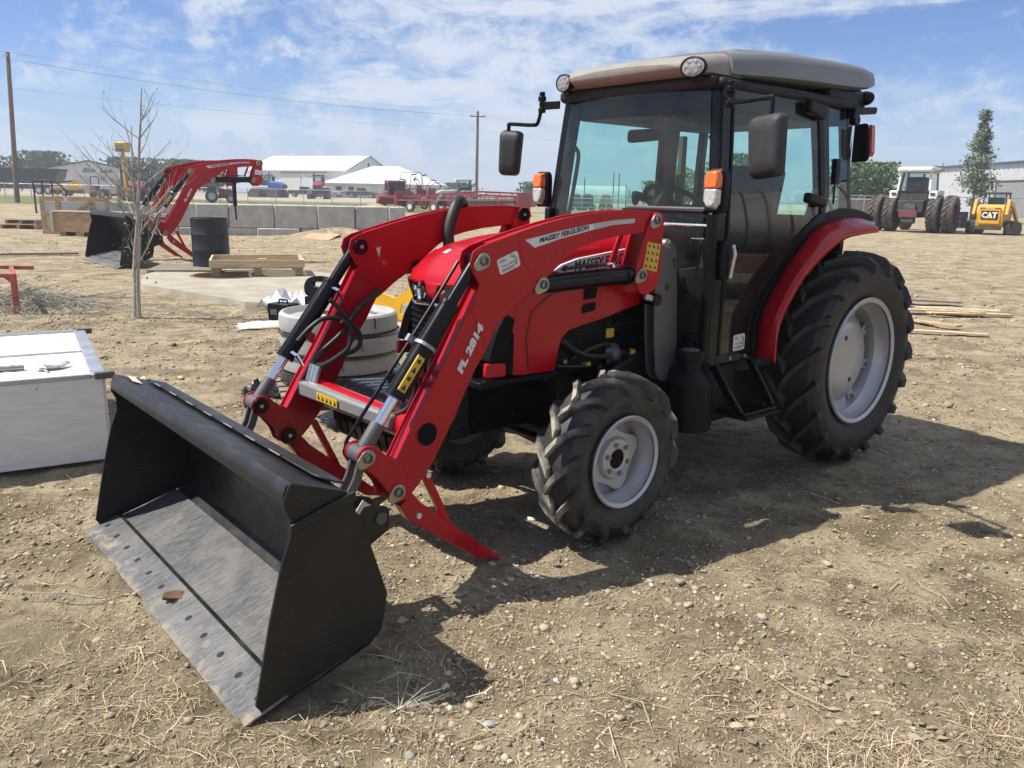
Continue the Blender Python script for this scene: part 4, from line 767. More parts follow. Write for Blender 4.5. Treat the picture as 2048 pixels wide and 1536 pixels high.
# ================================================================== YARD THINGS
# ---------------------------------------------------------------- second loader standing on its own, half as large again
L2 = empty('front_loader', (-4.42, 21.18, 0), R(220.392)); L2.scale = (1.5, 1.5, 1.5)
tag(L2, 'dismounted red loader with black bucket parked behind the young bare tree', 'loader')
LP = ('loader_arm', 'gusset_plate', 'bell_crank', 'mast_bracket', 'bracket_web', 'lift_cylinder', 'bucket_cylinder', 'pivot_pin', 'pin_end', 'pin_cap', 'bucket_link', 'tube_rim', 'parking_stand', 'torque_tube', 'tube_cover', 'arm_decal', 'arm_lettering', 'bucket')
for ch in list(TR.children):
    base = ch.name.split('.')[0]
    if base in LP:
        c = copy_tree(ch, L2); c.pop('label', None) if 'label' in c else None
b = MB(); b.bar([(2.06, .50, 1.22), (2.06, .50, .82)], .05, .05, (0, 1, 0)); b.bar([(2.06, .50, .84), (2.05, .50, .62)], .022, .022, (0, 1, 0)); b.build('support_leg', 'black_paint', L2, bevel=.004)
b = MB(); b.prism([(1.735, 1.36), (1.625, 1.35), (1.635, 1.28), (1.745, 1.29)], .5295, .531); b.build('warning_label', 'white_decal', L2, 0)

# ---------------------------------------------------------------- white panelled box at the left edge
WB = empty('white_box', (-2.33, 4.54, 0), R(31)); tag(WB, 'long white plywood box with aluminium edging at the left edge', 'box')
b = MB(); b.bx(-2.6, -.02, .004, .022, .015, .505); b.build('front_panel', 'white_ply', WB, bevel=.002)
b = MB(); b.bx(-.022, -.004, .024, 1.72, .015, .505); b.build('end_panel', 'white_ply', WB, bevel=.002)
b = MB(); b.bx(-2.6, -.02, 1.70, 1.72, .015, .505); b.build('rear_panel', 'white_ply', WB)
b = MB(); b.bx(-2.6, -.076, .03, .80, .500, .514); b.build('top_panel', 'white_ply', WB, bevel=.001)
b = MB(); b.bx(-2.6, -.076, .845, 1.67, .500, .513); b.build('top_panel', 'white_ply', WB, bevel=.001)
b = MB(); b.bx(-.075, .0, .0, .82, .504, .524); b.build('edge_trim', 'aluminium', WB, bevel=.003)
b = MB(); b.bx(-.075, .0, .824, 1.73, .504, .523); b.build('edge_trim', 'aluminium', WB, bevel=.003)
b = MB(); b.bx(-2.6, -.077, .802, .842, .503, .522); b.build('middle_rail', 'aluminium', WB, bevel=.003)
b = MB(); b.bx(-1.0, -.9, .785, .86, .520, .534); b.build('rail_clip', 'aluminium', WB, bevel=.003)
b = MB(); b.bx(-2.6, -.078, .0, .028, .500, .525); b.build('front_rail', 'aluminium', WB, bevel=.003)
b = MB(); b.bx(-2.6, -.95, -.006, .045, .515, .545); b.build('seal_strip', 'grey_seal', WB, bevel=.008)
b = MB(); b.bx(-2.6, -.078, 1.68, 1.73, .500, .526); b.build('rear_rail', 'aluminium', WB, bevel=.003)
b = MB(); b.bx(-2.6, -.75, 1.665, 1.735, .520, .552); b.build('seal_strip', 'grey_seal', WB, bevel=.008)
for y in (.0, 1.70): b = MB(); b.bx(-.06, .045, y-.015, y+.025, .495, .535); b.build('corner_bracket', 'grey_seal', WB, bevel=.006)
for x in (-.35, -.9, -1.5): b = MB(); b.cyl((x, .0035, .47), (x, .001, .47), .006, n=8); b.build('screw', 'galv', WB)
def wb(x, y, z): return WB_M @ Vector((x, y, z))
WB_M = Matrix.Translation((-2.33, 4.54, 0)) @ Matrix.Rotation(R(31), 4, 'Z')
b = MB(); b.cyl((-.11, 0, .018), (.02, 0, .018), .016, n=14); b.cyl((-.125, 0, .018), (-.108, 0, .018), .021, n=14); b.cyl((-.05, 0, .018), (-.03, 0, .018), .019, n=14)
o = b.build('hitch_pin', 'zinc', None, loc=wb(-.42, .33, .515)); o.rotation_euler.z = R(26); tag(o, 'steel pin lying on the white box lid', 'pin')
b = MB(); rings = []
for i in range(7):
    t = i/6; r_ = .045*math.sin(math.pi*(t*.9+.05)); rings.append([(-.09+.18*t+.012*math.sin(5*t+k), r_*1.2*math.cos(k*math.pi/5)+.012*math.sin(7*t+k*2), .02+r_*.45*math.sin(k*math.pi/5)+.006*math.sin(9*t+3*k)) for k in range(10)])
b.loft(rings); o = b.build('plastic_bag', 'plastic_wrap', None, smooth=25, loc=wb(-.25, .31, .517)); o.rotation_euler.z = R(60); tag(o, 'crumpled clear plastic bag next to the pin on the white box', 'plastic bag')
for i, (x0, y0, a) in enumerate(((-.30, .36, 20), (-.34, .27, -15))):
    b = MB(); b.tube(spline([(0, 0, .004), (.04, .01, .008), (.08, 0, .004), (.10, -.02, .005)], 4), .006, 6); o = b.build('metal_clip', 'galv', None, loc=wb(x0, y0, .515)); o.rotation_euler.z = R(a); tag(o, ('bent metal clip behind the pin on the white box', 'bent metal clip in front of the pin on the white box')[i], 'clip', 'clips on the white box')

# ---------------------------------------------------------------- stack of round wheel weights beside the far loader arm
SX, SY = -1.37, 6.35
b = MB()
for x in (-.42, 0, .42): b.bx(x-.05, x+.05, -.5, .5, .0, .09)
for i in range(6): b.bx(-.5, .5, -.5+i*.176, -.5+i*.176+.12, .09, .112)
p = b.build('pallet', 'weathered', None, loc=(SX, SY, 0)); p.rotation_euler.z = R(20); tag(p, 'low timber pallet under the round grey weights', 'pallet')
b = MB(); b.lathe([(.40, .113), (.47, .12), (.48, .17), (.47, .205), (.2, .205)], n=40, ax='z'); o = b.build('wheel_weight', 'black_wrap', None, loc=(SX, SY, 0)); tag(o, 'lowest round weight of the stack, wrapped in black film', 'wheel weight', 'stacked wheel weights')
names = ('second', 'third', 'fourth')
for i in range(3):
    z0 = .208+i*.152; rr = (.452, .462, .455)[i]
    b = MB(); b.lathe([(.14, z0+.03), (.14, z0+.004), (rr*.93, z0), (rr, z0+.018), (rr*1.012, z0+.07), (rr, z0+.132), (rr*.965, z0+.147), (rr*.93, z0+.148), (rr*.90, z0+.135), (rr*.84, z0+.105), (rr*.45, z0+.108), (rr*.40, z0+.13), (rr*.33, z0+.13), (rr*.31, z0+.03)], n=48, ax='z')
    ox, oy = ((0, 0), (.012, -.01), (-.008, .006))[i]
    o = b.build('wheel_weight', 'weight_grey', None, loc=(SX+ox, SY+oy, 0), smooth=30)
    tag(o, ('pale grey round weight resting on the black wrapped one', 'pale grey round weight just below the top of the stack', 'topmost pale grey round weight with open centre and small holes')[i], 'wheel weight', 'stacked wheel weights')
    if i == 2:
        for k in range(16):
            a = 2*math.pi*(k//4)/4+.4+.12*(k % 4); h = MB(); r2 = rr*(.62+.06*(k % 2)); h.lathe([(.001, z0+.1105), (.016, z0+.1105)], (r2*math.cos(a), r2*math.sin(a), 0), 'z', 10); h.build('bolt_hole', 'black_decal', o)
        h = MB(); h.lathe([(.001, z0+.118), (rr*.30, z0+.118)], n=24, ax='z'); h.build('centre_opening', 'black_decal', o)
    for k in range(2):
        a = -1.9+.55*k+.3*i; h = MB(); h.bar([((rr*1.014)*math.cos(a), (rr*1.014)*math.sin(a), z0+.135), ((rr*1.02)*math.cos(a+.02), (rr*1.02)*math.sin(a+.02), z0+.05)], .006, .006, (0, 0, 1)); h.build('casting_mark', 'black_decal', o)
b = MB()
for i, z0 in enumerate((.206, .358, .510)): b.lathe([(.466, z0-.012), (.474, z0-.006), (.474, z0+.008), (.466, z0+.012)], (SX, SY, 0), 'z', 48)
o = b.build('stretch_film', 'black_wrap', None); tag(o, 'black film bands wound between the stacked grey weights', 'film')
# ---------------------------------------------------------------- black sheet, boards and odds on the ground behind the loader
def sheet(name, m, loc, w, d, h, n, rz, seed, label, cat, smooth=0):
    r2 = np.random.default_rng(seed); b = MB(); g = []
    for i in range(n):
        for j in range(n):
            u, v = i/(n-1)-.5, j/(n-1)-.5; e = max(0, 1-2.1*max(abs(u), abs(v))); g.append((u*w*(1+.1*r2.normal()), v*d*(1+.1*r2.normal()), .006+h*(e**.5)*abs(r2.normal())*.8+.004*r2.random()))
    b.add(g, [(i*n+j, (i+1)*n+j, (i+1)*n+j+1, i*n+j+1) for i in range(n-1) for j in range(n-1)])
    o = b.build(name, m, None, smooth=smooth, loc=loc); o.rotation_euler.z = R(rz)
    sm = o.modifiers.new('thick', 'SOLIDIFY'); sm.thickness = .004
    return tag(o, label, cat)
sheet('plastic_sheet', 'black_wrap', (-.95, 5.55, 0), .75, .40, .07, 15, 25, 3, 'crumpled black plastic sheet on the ground behind the loader arms', 'plastic sheet', 20)
sheet('plastic_sheet', 'black_wrap', (-1.95, 6.25, 0), .35, .30, .10, 11, 5, 4, 'crumpled black film beside the foot of the grey weights', 'plastic sheet', 20)
sheet('plastic_sheet', 'plastic_wrap', (-3.0, 11.2, .05), .95, .7, .16, 13, 15, 5, 'clear plastic wrap heaped at the edge of the concrete slab', 'plastic sheet', 30)
sheet('cardboard', 'paper', (-2.95, 9.55, 0), .62, .42, .06, 6, 20, 6, 'pale flattened cardboard lying in front of the black case', 'cardboard', 10)
sheet('cardboard', 'cardboard', (-1.30, 9.7, 0), .75, .5, .05, 6, -10, 8, 'brown cardboard under the yellow bracket', 'cardboard', 10)
sheet('cardboard', 'paper', (-1.12, 9.0, 0), .5, .4, .06, 6, 40, 9, 'torn pale cardboard next to the grille of the tractor', 'cardboard', 10)
b = MB(); b.prism(fillet([(-.16, 0), (.16, 0), (.17, .22), (-.17, .22)], .03), -.10, .10); o = b.build('case', 'black_plastic', None, bevel=.01, loc=(-2.85, 10.0, 0)); o.rotation_euler.z = R(-25); tag(o, 'small black plastic case between cardboard and plastic wrap', 'case')
h = MB(); h.tube([(-.07, 0, .22), (-.06, 0, .26), (.06, 0, .26), (.07, 0, .22)], .012, 6); h.build('handle', 'black_plastic', o)
h = MB(); h.bx(-.12, -.02, -.103, -.1005, .08, .15); h.build('case_label', 'grey_plate', o, 0)
# tractor seat shell with hand slot, standing behind the weights
o = empty('seat_shell', (-2.30, 9.7, 0), R(-30)); tag(o, 'black moulded seat shell with slot, propped behind the grey weights', 'seat')
h = MB(); outer = fillet([(-.25, .0), (.25, .0), (.27, .30), (.20, .52), (.0, .60), (-.20, .52), (-.27, .30)], .12, 6); holes = fillet([(-.13, .44), (.13, .44), (.10, .50), (-.10, .50)], .04, 6)
def ring_plate(outer, inner, y0, y1):
    h = MB(); n = 40
    def res(p):
        P = [Vector(q) for q in p]; c = sum(P, Vector((0, 0)))/len(P); out = []
        for k in range(n):
            a = 2*math.pi*k/n; d = Vector((math.cos(a), math.sin(a))); best = 0
            for i in range(len(P)):
                A, B = P[i]-c, P[(i+1) % len(P)]-c; den = d.x*(B.y-A.y)-d.y*(B.x-A.x)
                if abs(den) < 1e-9: continue
                t = (A.x*(B.y-A.y)-A.y*(B.x-A.x))/den; s_ = (A.x*d.y-A.y*d.x)/den
                if t > 0 and -1e-6 <= s_ <= 1+1e-6: best = max(best, t)
            out.append(c+d*best)
        return out
    a, b_ = res(outer), res(inner)
    h.loft([[(p.x, y0, p.y) for p in a], [(p.x, y1, p.y) for p in a], [(p.x, y1, p.y) for p in b_], [(p.x, y0, p.y) for p in b_], [(p.x, y0, p.y) for p in a]], True, False); return h
ring_plate([(x, z*.45+.33) for x, z in outer], [(x, z+.02) for x, z in holes], -.02, .03).build('back_shell', 'black_plastic', o, bevel=.01)
h = MB(); h.prism(fillet([(-.26, 0), (.26, 0), (.27, .34), (-.27, .34)], .05), -.02, .03); h.build('lower_shell', 'black_plastic', o, bevel=.01)
h = MB(); h.prism(fillet([(.0, .0), (.38, .04), (.42, .12), (.05, .16)], .04), -.22, .22, 'x'); h.build('seat_pan', 'black_plastic', o, bevel=.015)
# yellow bracket frame
o = empty('yellow_bracket', (-1.35, 10.1, 0), R(-38)); tag(o, 'yellow steel bracket frame lying beyond the tractor nose', 'bracket')
ring_plate([(-.22, .02), (.10, .0), (.26, .16), (.26, .30), (.18, .62), (.08, .62), (.06, .40), (-.16, .30)], [(-.10, .10), (.08, .08), (.15, .18), (.12, .26), (-.06, .22)], -.012, .012).build('side_plate', 'yellow_paint', o, bevel=.003)
h = MB(); h.prism([(-.62, .02), (-.2, .10), (-.2, .26), (-.60, .34), (-.75, .30)], .06, .09); h.build('rear_plate', 'yellow_paint', o, bevel=.003)
h = MB(); h.bx(-.2, .2, .012, .3, .02, .05); h.build('base_bar', 'yellow_paint', o, bevel=.003)
for x in (-.5, -.35): h = MB(); h.cyl((x, .09, .24), (x, .10, .24), .02, n=10); h.build('bolt_hole', 'black_decal', o)
b = MB(); b.bar([(0, 0, .012), (.35, -.5, .012)], .045, .02, (0, 0, 1)); o = b.build('yellow_bar', 'yellow_paint', None, loc=(-1.1, 8.9, 0)); tag(o, 'flat yellow bar on the ground near the loader crossbeam', 'bar')

# ---------------------------------------------------------------- concrete slab with round pit
SL = empty('concrete_slab', (0, 0, 0)); SL['kind'] = 'structure'; SL.name = 'concrete_slab'
poly = [(-5.97, 13.0), (-4.64, 11.95), (-3.42, 10.9), (-2.2, 11.2), (-2.3, 14.3), (-4.1, 16.0), (-6.74, 15.8), (-6.6, 14.4)]
# split the outline round the pit: a ring loft from the pit rim to the outline
pc = Vector((-5.2, 14.75)); n = 64; rim = []; edge = []
r3 = np.random.default_rng(5)
for k in range(n):
    a = 2*math.pi*k/n; d = Vector((math.cos(a), math.sin(a))); rim.append(pc+Vector((d.x*.58, d.y*.58))); best = 0
    for i in range(len(poly)):
        A, B = Vector(poly[i])-pc, Vector(poly[(i+1) % len(poly)])-pc; den = d.x*(B.y-A.y)-d.y*(B.x-A.x)
        if abs(den) < 1e-9: continue
        t = (A.x*(B.y-A.y)-A.y*(B.x-A.x))/den; s_ = (A.x*d.y-A.y*d.x)/den
        if t > 0 and 0 <= s_ <= 1: best = max(best, t)
    edge.append(pc+d*best*(1+.006*r3.normal()))
b = MB(); b.loft([[(p.x, p.y, -.9) for p in rim], [(p.x, p.y, .07) for p in rim], [(p.x, p.y, .075) for p in edge], [(p.x*1.0-.0, p.y-.02, -.03) for p in edge]], True, False); b.build('slab_top', 'concrete', SL, smooth=20)
b = MB(); b.lathe([(.001, -.85), (.58, -.85)], (pc.x, pc.y, 0), 'z', 24); b.build('pit_floor', 'rust', SL)
b = MB(); b.lathe([(.578, .074), (.62, .082), (.64, .076)], (pc.x, pc.y, 0), 'z', 40); b.build('pit_rim', 'rust', SL)
# ---------------------------------------------------------------- barrel, pallets and tray
def barrel(loc, r, h, m, label, group=None):
    b = MB(); b.lathe([(.001, .02), (r*.95, .02), (r, .0), (r*1.02, .012), (r, .03), (r, h*.32), (r*1.03, h*.335), (r*1.03, h*.345), (r, h*.36), (r, h*.64), (r*1.03, h*.655), (r*1.03, h*.665), (r, h*.68), (r, h*.97), (r*1.02, h*.985), (r, h), (r*.96, h*.995), (r*.95, h*.975), (.001, h*.975)], n=40, ax='z')
    o = b.build('barrel', m, None, smooth=40, loc=loc); tag(o, label, 'barrel', group); return o
barrel((-6.02, 16.25, .11), .35, .93, 'drum_black', 'black steel drum standing on a pallet by the concrete slab')
def pallet(loc, w, d, nb, m, rz, label, legs=True, h=.11):
    o = empty('pallet', loc, R(rz)); tag(o, label, 'pallet')
    for i in range(nb):
        y = -d/2+d*(i+.5)/nb; b = MB(); b.box((0, y, h), (w, d/nb*.72, .02)); b.build('deck_board', m, o, bevel=.002)
    for x in (-w*.45, 0, w*.45): b = MB(); b.box((x, 0, h/2-.006), (.09, d*.98, h-.022)); b.build('stringer', m, o, bevel=.002)
    return o
pallet((-6.35, 15.9, 0), 1.25, 1.5, 7, 'weathered', 12, 'grey weathered pallet carrying the black drum', h=.095)
T4 = empty('timber_tray', (-4.80, 15.25, .075), R(18)); tag(T4, 'shallow pine tray on block feet, standing on the concrete slab', 'tray')
for x in (-.72, 0, .72):
    for y in (-.55, .55): b = MB(); b.box((x, y, .07), (.14, .10, .14)); b.build('foot_block', 'pine', T4, bevel=.003)
for i in range(7): b = MB(); b.box((0, -.6+.2*i, .15), (1.6, .14, .02)); b.build('deck_board', 'pine', T4, bevel=.002)
for y in (-.68, .68): b = MB(); b.box((0, y, .225), (1.62, .035, .13)); b.build('side_board', 'pine_pale', T4, bevel=.002)
for x in (-.80, .80): b = MB(); b.box((x, 0, .224), (.035, 1.32, .13)); b.build('end_board', 'pine_pale', T4, bevel=.002)
b = MB(); b.box((.1, .2, .21), (.16, .10, .08)); b.build('loose_block', 'pine_pale', T4, bevel=.003)
# ---------------------------------------------------------------- timber crates
CR = empty('timber_crate', (-14.45, 27.6, .08), R(2)); tag(CR, 'large open timber crate with clear film in front of the block wall', 'crate')
W2, D2, H2 = 2.2, .9, 1.2
for x in (-1.05, -.55, .55, 1.05): b = MB(); b.box((x, -D2/2, H2/2), (.13, .05, H2)); b.build('upright', 'pine', CR, bevel=.003)
for z, h in ((.06, .12), (.62, .09), (1.12, .16)): b = MB(); b.box((0, -D2/2-.03, z), (W2, .03, h)); b.build('rail', 'pine', CR, bevel=.003)
b = MB(); b.bar([(.0, -D2/2-.055, .64), (.5, -D2/2-.055, 1.08)], .025, .10, (0, 1, 0)); b.build('brace', 'pine', CR, bevel=.003)
for i in range(3): b = MB(); b.bar([(-1.14, -D2/2+.1+.3*i, .05), (-1.14, -D2/2+.25+.3*i, 1.18)], .03, .08, (1, 0, 0)); b.build('end_slat', 'pine_pale', CR, bevel=.003)
for x in (-1.05, 1.05): b = MB(); b.box((x, D2/2, H2/2), (.13, .05, H2)); b.build('upright', 'pine', CR)
b = MB(); b.bx(-1.0, 1.0, -D2/2+.05, D2/2-.05, .1, 1.05); b.build('film_wrap', 'tank_pale', CR, bevel=.02)
b = MB(); b.box((-.25, -D2/2-.047, 1.12), (.12, .003, .12)); b.build('shipping_label', 'white_decal', CR, 0)
PC = empty('plywood_crate', (-13.45, 26.4, .07), R(-2)); tag(PC, 'low plywood crate in front of the open timber crate', 'crate')
b = MB(); b.bx(-1.2, 1.2, -.3, .3, .12, .74); b.build('panel_box', 'plywood', PC, bevel=.004)
b = MB(); b.bx(-1.22, 1.22, -.32, .32, .742, .775); b.build('lid', 'pine_pale', PC, bevel=.004)
b = MB(); b.bx(-1.225, -1.16, -.33, .33, .12, .742); b.build('end_board', 'pine_pale', PC, bevel=.004)
for x in (-.9, -.3, .5): b = MB(); b.box((x, 0, .06), (.16, .6, .12)); b.build('skid', 'weathered', PC, bevel=.004)
o = pallet((-17.7, 29.8, .11), 1.3, 1.1, 5, 'pine', 5, 'pine pallet at the far left beside the open crate', h=.14)
o = pallet((-17.6, 29.9, .27), 1.2, 1.0, 5, 'weathered', -4, 'weathered pallet stacked on the pine one at far left', h=.14)
b = MB(); b.box((0, 0, .04), (.14, 2.0, .05)); o = b.build('timber_plank', 'weathered', None, bevel=.004, loc=(-11.3, 19.1, 0)); o.rotation_euler.z = R(-62); tag(o, 'grey timber plank lying on the dirt at the left edge', 'plank')
# ---------------------------------------------------------------- concrete block wall, each block a part
BW = empty('block_wall', (-13.9, 28.35, .05)); tag(BW, 'low retaining wall of grey concrete blocks behind the crates', 'wall')
me = None; dirv = Vector((10.0, 1.2, 0)).normalized(); ang = math.atan2(dirv.y, dirv.x)
xs = [0, 1.45, 2.93, 4.02, 5.55, 7.02, 8.30, 9.46, 10.05]
r3 = np.random.default_rng(11)
for row, (z0, hh) in enumerate(((-.5, .78), (.285, .79))):
    off = 0 if row else -.6
    for i in range(len(xs)-1):
        x0, x1 = xs[i]+(off if i else 0), xs[i+1]+(off if i < len(xs)-2 else (0 if row else .0))
        b = MB(); b.bx(x0+.012, x1-.012, -.36+.02*r3.random(), .36, z0, z0+hh); o = b.build('concrete_block', 'concrete_block', BW, bevel=.035)
        o.rotation_euler.z = ang+.01*r3.normal()
        if row and i % 2: h = MB(); h.tube([((x0+x1)/2-.1, 0, z0+hh-.02), ((x0+x1)/2-.07, 0, z0+hh+.06), ((x0+x1)/2+.07, 0, z0+hh+.06), ((x0+x1)/2+.1, 0, z0+hh-.02)], .012, 6); q = h.build('lifting_eye', 'rust', BW); q.rotation_euler.z = ang
b = MB(); b.box((0, 0, .02), (1.1, .7, .03), Matrix.Rotation(R(14), 3, 'X')); o = b.build('plywood_sheet', 'pine', None, loc=(-6.3, 26.6, .15)); o.rotation_euler.z = R(-20); tag(o, 'warped plywood sheet lying against the dirt below the block wall', 'plywood')
# ---------------------------------------------------------------- red steel trestle and dry brush at the left edge
RF = empty('steel_trestle', (-6.31, 10.24, 0), R(0)); tag(RF, 'rusty red steel trestle cut by the left edge', 'trestle')
b = MB(); b.bar([(0, 0, 0), (0, 0, .44)], .05, .06, (0, 1, 0)); b.build('leg', 'red_rust', RF, bevel=.003)
b = MB(); b.bar([(-.95, .06, 0), (-.95, .06, .44)], .05, .06, (0, 1, 0)); b.build('leg', 'red_rust', RF, bevel=.003)
b = MB(); b.bar([(.03, 0, .465), (-1.0, .0, .465)], .05, .05, (0, 0, 1)); b.build('top_rail', 'red_rust', RF, bevel=.003)
b = MB(); b.bar([(.0, .02, .468), (-.6, .95, .474)], .05, .05, (0, 0, 1)); b.build('side_rail', 'red_rust', RF, bevel=.003)
b = MB(); b.bar([(-.3, .95, .478), (-1.3, .97, .478)], .05, .05, (0, 0, 1)); b.build('rear_rail', 'red_rust', RF, bevel=.003)
b = MB(); b.prism([(.02, .44), (-.12, .44), (.02, .34)], -.012, .012); b.build('gusset', 'red_rust', RF)
# ---------------------------------------------------------------- planks with plastic right of the rear wheel
for i, (x, y, l, w, a, z, m, lab) in enumerate(((6.35, 12.4, 1.9, .16, 62, .02, 'pine_pale', 'pale board at the bottom of the lumber heap by the rear tyre'), (6.1, 11.9, 1.5, .20, 80, .045, 'pine', 'wide pine board lying across the lumber heap'), (6.6, 11.7, 1.3, .12, 98, .03, 'pine_pale', 'pale narrow board pointing right from the lumber heap'), (5.5, 10.9, 1.1, .14, 30, .02, 'pine', 'short pine board closest to the rear tyre'), (5.35, 10.0, 1.0, .10, 75, .016, 'pine_pale', 'thin pale board lying alone in front of the lumber heap'), (6.5, 13.0, 1.2, .22, 85, .07, 'weathered', 'dark weathered board on top of the lumber heap'))):
    b = MB(); b.box((0, 0, 0), (w, l, .025)); o = b.build('board', m, None, bevel=.003, loc=(x, y, z)); o.rotation_euler = (R(1.5*((i % 3)-1)), 0, R(a)); tag(o, lab, 'board', 'boards behind the rear wheel')
sheet('plastic_sheet', 'plastic_wrap', (5.85, 12.6, .06), .55, .45, .22, 11, 10, 15, 'white plastic film bunched on the boards behind the rear tyre', 'plastic sheet', 30)
pallet((9.1, 23.6, .02), 1.2, 1.0, 6, 'pine', 10, 'pine pallet seen between fender and rear tyre', h=.14)
# ---------------------------------------------------------------- young bare tree
def branchy_tree(name, loc, h, label, seed, m='bark', leaves=None):
    r2 = random.Random(seed); t = empty(name, loc); tag(t, label, 'tree'); b = MB(); tips = []
    def limb(p, d, l, r, depth):
        pts = [p]; rs = [r]; q = Vector(p); d = Vector(d).normalized(); n = 6
        for i in range(n):
            d = (d+Vector((r2.uniform(-.12, .12), r2.uniform(-.12, .12), r2.uniform(-.02, .12)))).normalized(); q = q+d*l/n; pts.append(q.copy()); rs.append(r*(1-(i+1)/n*.75))
        b.tube(pts, rs, 6 if depth else 9)
        if depth < 3:
            k = (0, 4, 1, 0)[depth] if depth else 0
            for j in range(k if depth else 0):
                i = r2.randint(1, n-1); a = r2.uniform(0, 6.28); dd = (d*.8+Vector((math.cos(a), math.sin(a), r2.uniform(.1, .7)))*.75); limb(pts[i], dd, l*r2.uniform(.35, .6), max(.0022, rs[i]*.5), depth+1)
        tips.append(pts[-1])
        return pts, rs, d
    trunk = []; q = Vector((0, 0, 0)); pts = [q.copy()]; rs = [.038]; d = Vector((.03, 0, 1))
    for i in range(14):
        d = Vector((.13+r2.uniform(-.05, .06)-.05*(i < 3), r2.uniform(-.05, .05), 1)).normalized(); q = q+d*h/14; pts.append(q.copy()); rs.append(.038*(1-(i+1)/14.5)**.85+.003)
    b.tube(pts, rs, 10)
    q2 = [Vector((.055, -.03, 0)), Vector((.08, -.03, .5)), Vector((.14, -.02, 1.0)), Vector((.10, .0, 1.6)), Vector((.13, .03, 2.3))]; b.tube(spline(q2, 4), [.028*(1-i/19) for i in range(17)], 8)
    b.build('trunk', m, t, smooth=60); b = MB()
    for i in range(24):
        k = r2.randint(3, 12); a = r2.uniform(0, 6.28) if i > 9 else (r2.uniform(-.7, .7) if i % 2 else r2.uniform(2.3, 3.9)); up = r2.uniform(.45, 1.1)
        limb(pts[k], (math.cos(a), math.sin(a)*.8, up), r2.uniform(.5, 1.15)*(1.15-k/22), .013*(1-k/22)+.002, 1)
    b.build('crown', m, t, smooth=60)
    lv = MB()
    for i in range(160):
        p = pts[r2.choice((2, 3, 4, 5, 5, 6, 7, 8))]+Vector((r2.gauss(0, .11), r2.gauss(0, .11), r2.gauss(0, .16))) if i < 100 else tips[r2.randrange(len(tips))]
        u = Vector((r2.gauss(0, 1), r2.gauss(0, 1), r2.gauss(0, 1))).normalized(); v = u.orthogonal().normalized(); s = r2.uniform(.012, .026)*(1 if i < 100 else .5); lv.add([p-u*s, p+v*s*.6, p+u*s, p-v*s*.6], [(0, 1, 2, 3)])
    lv.build('leaves', 'leaf_young', t, smooth=0)['kind'] = 'stuff'; return t
branchy_tree('young_tree', (-4.755, 10.137, 0), 2.75, 'young bare tree with few leaves in front of the parked loader', 12)
# ================================================================== BACKGROUND
def at(x, y, dz=0): return (x, y, ground_z(x, y)+dz)
# ---------------------------------------------------------------- foliage
def leafy(name, loc, h, w, label, m, n, seed, kind='round', size=.22, cat='tree', group=None, trunk=.12):
    r2 = np.random.default_rng(seed); t = empty(name, loc); tag(t, label, cat, group)
    k = 46; cz0 = (.18 if kind != 'round' else .30)*h
    zc = cz0+(h-cz0)*r2.random(k)**.9; f = (zc-cz0)/(h-cz0)
    if kind == 'round': rad = w/2*np.sqrt(np.clip(1-((f-.45)/.62)**2, .04, 1))
    elif kind == 'poplar': rad = w/2*np.clip(np.minimum(f*4+.35, (1-f)**.6*1.25), .08, 1)
    else: rad = w/2*(1-f)**1.0+.08
    a = r2.random(k)*6.283; rr = rad*np.sqrt(r2.random(k))*.9; C = np.stack([rr*np.cos(a), rr*np.sin(a), zc], 1)
    sig = np.clip(rad*.40, .14, w*.2); idx = r2.integers(0, k, n); P = C[idx]+r2.normal(size=(n, 3))*sig[idx][:, None]*np.array([1, 1, .8])
    P[:, 2] = np.clip(P[:, 2], cz0*.6, h*1.02)
    u = r2.normal(size=(n, 3)); u /= np.linalg.norm(u, axis=1)[:, None]; v = np.cross(u, r2.normal(size=(n, 3))); v /= np.linalg.norm(v, axis=1)[:, None]
    s = (size*(.6+.8*r2.random(n)))[:, None]; V = np.stack([P-u*s, P+v*s*.55, P+u*s, P-v*s*.55], 1).reshape(-1, 3)
    me = bpy.data.meshes.new('crown'); F = np.arange(4*n).reshape(-1, 4); me.from_pydata(V.tolist(), [], F.tolist()); me.materials.append(MATS[m]); me.update()
    o = bpy.data.objects.new('crown', me); COL.objects.link(o); o.parent = t
    b = MB(); b.tube([(0, 0, -.1), (.02*w, 0, h*.3), (0, 0, h*.85)], [trunk, trunk*.75, trunk*.15], 7)
    for i in range(9):
        c = C[i*4]; z0 = max(cz0*.7, c[2]*.65); b.tube([(0, 0, z0), tuple(c)], [trunk*.35, .015], 5)
    b.build('trunk', 'bark_dark', t); return t
TG = 'trees on the horizon'
leafy('poplar_tree', at(32.9, 60), 7.6, 1.75, 'tall slim silvery poplar in front of the metal building', 'leaf_silver', 6200, 21, 'poplar', .10)
leafy('broadleaf_tree', at(31.5, 79), 4.9, 3.6, 'bushy green tree left of the white tractor, beside the slanting pole', 'leaf_mid', 3200, 22, size=.19)
leafy('broadleaf_tree', at(34.4, 80), 4.7, 3.6, 'bushy green tree nearest the white tractor cab', 'leaf_mid', 3200, 23, size=.19)
leafy('broadleaf_tree', at(38.5, 60), 4.6, 2.6, 'green tree cut by the right edge behind the yellow skid steer', 'leaf_dark', 2600, 24, size=.16)
leafy('broadleaf_tree', at(13.8, 70), 3.7, 2.2, 'small tree seen through the windshield beside the steering wheel', 'leaf_young', 1700, 25, size=.15)
leafy('broadleaf_tree', at(14.6, 60), 3.9, 2.4, 'light green tree seen through the windshield near the left pillar', 'leaf_young', 1900, 26, size=.14)
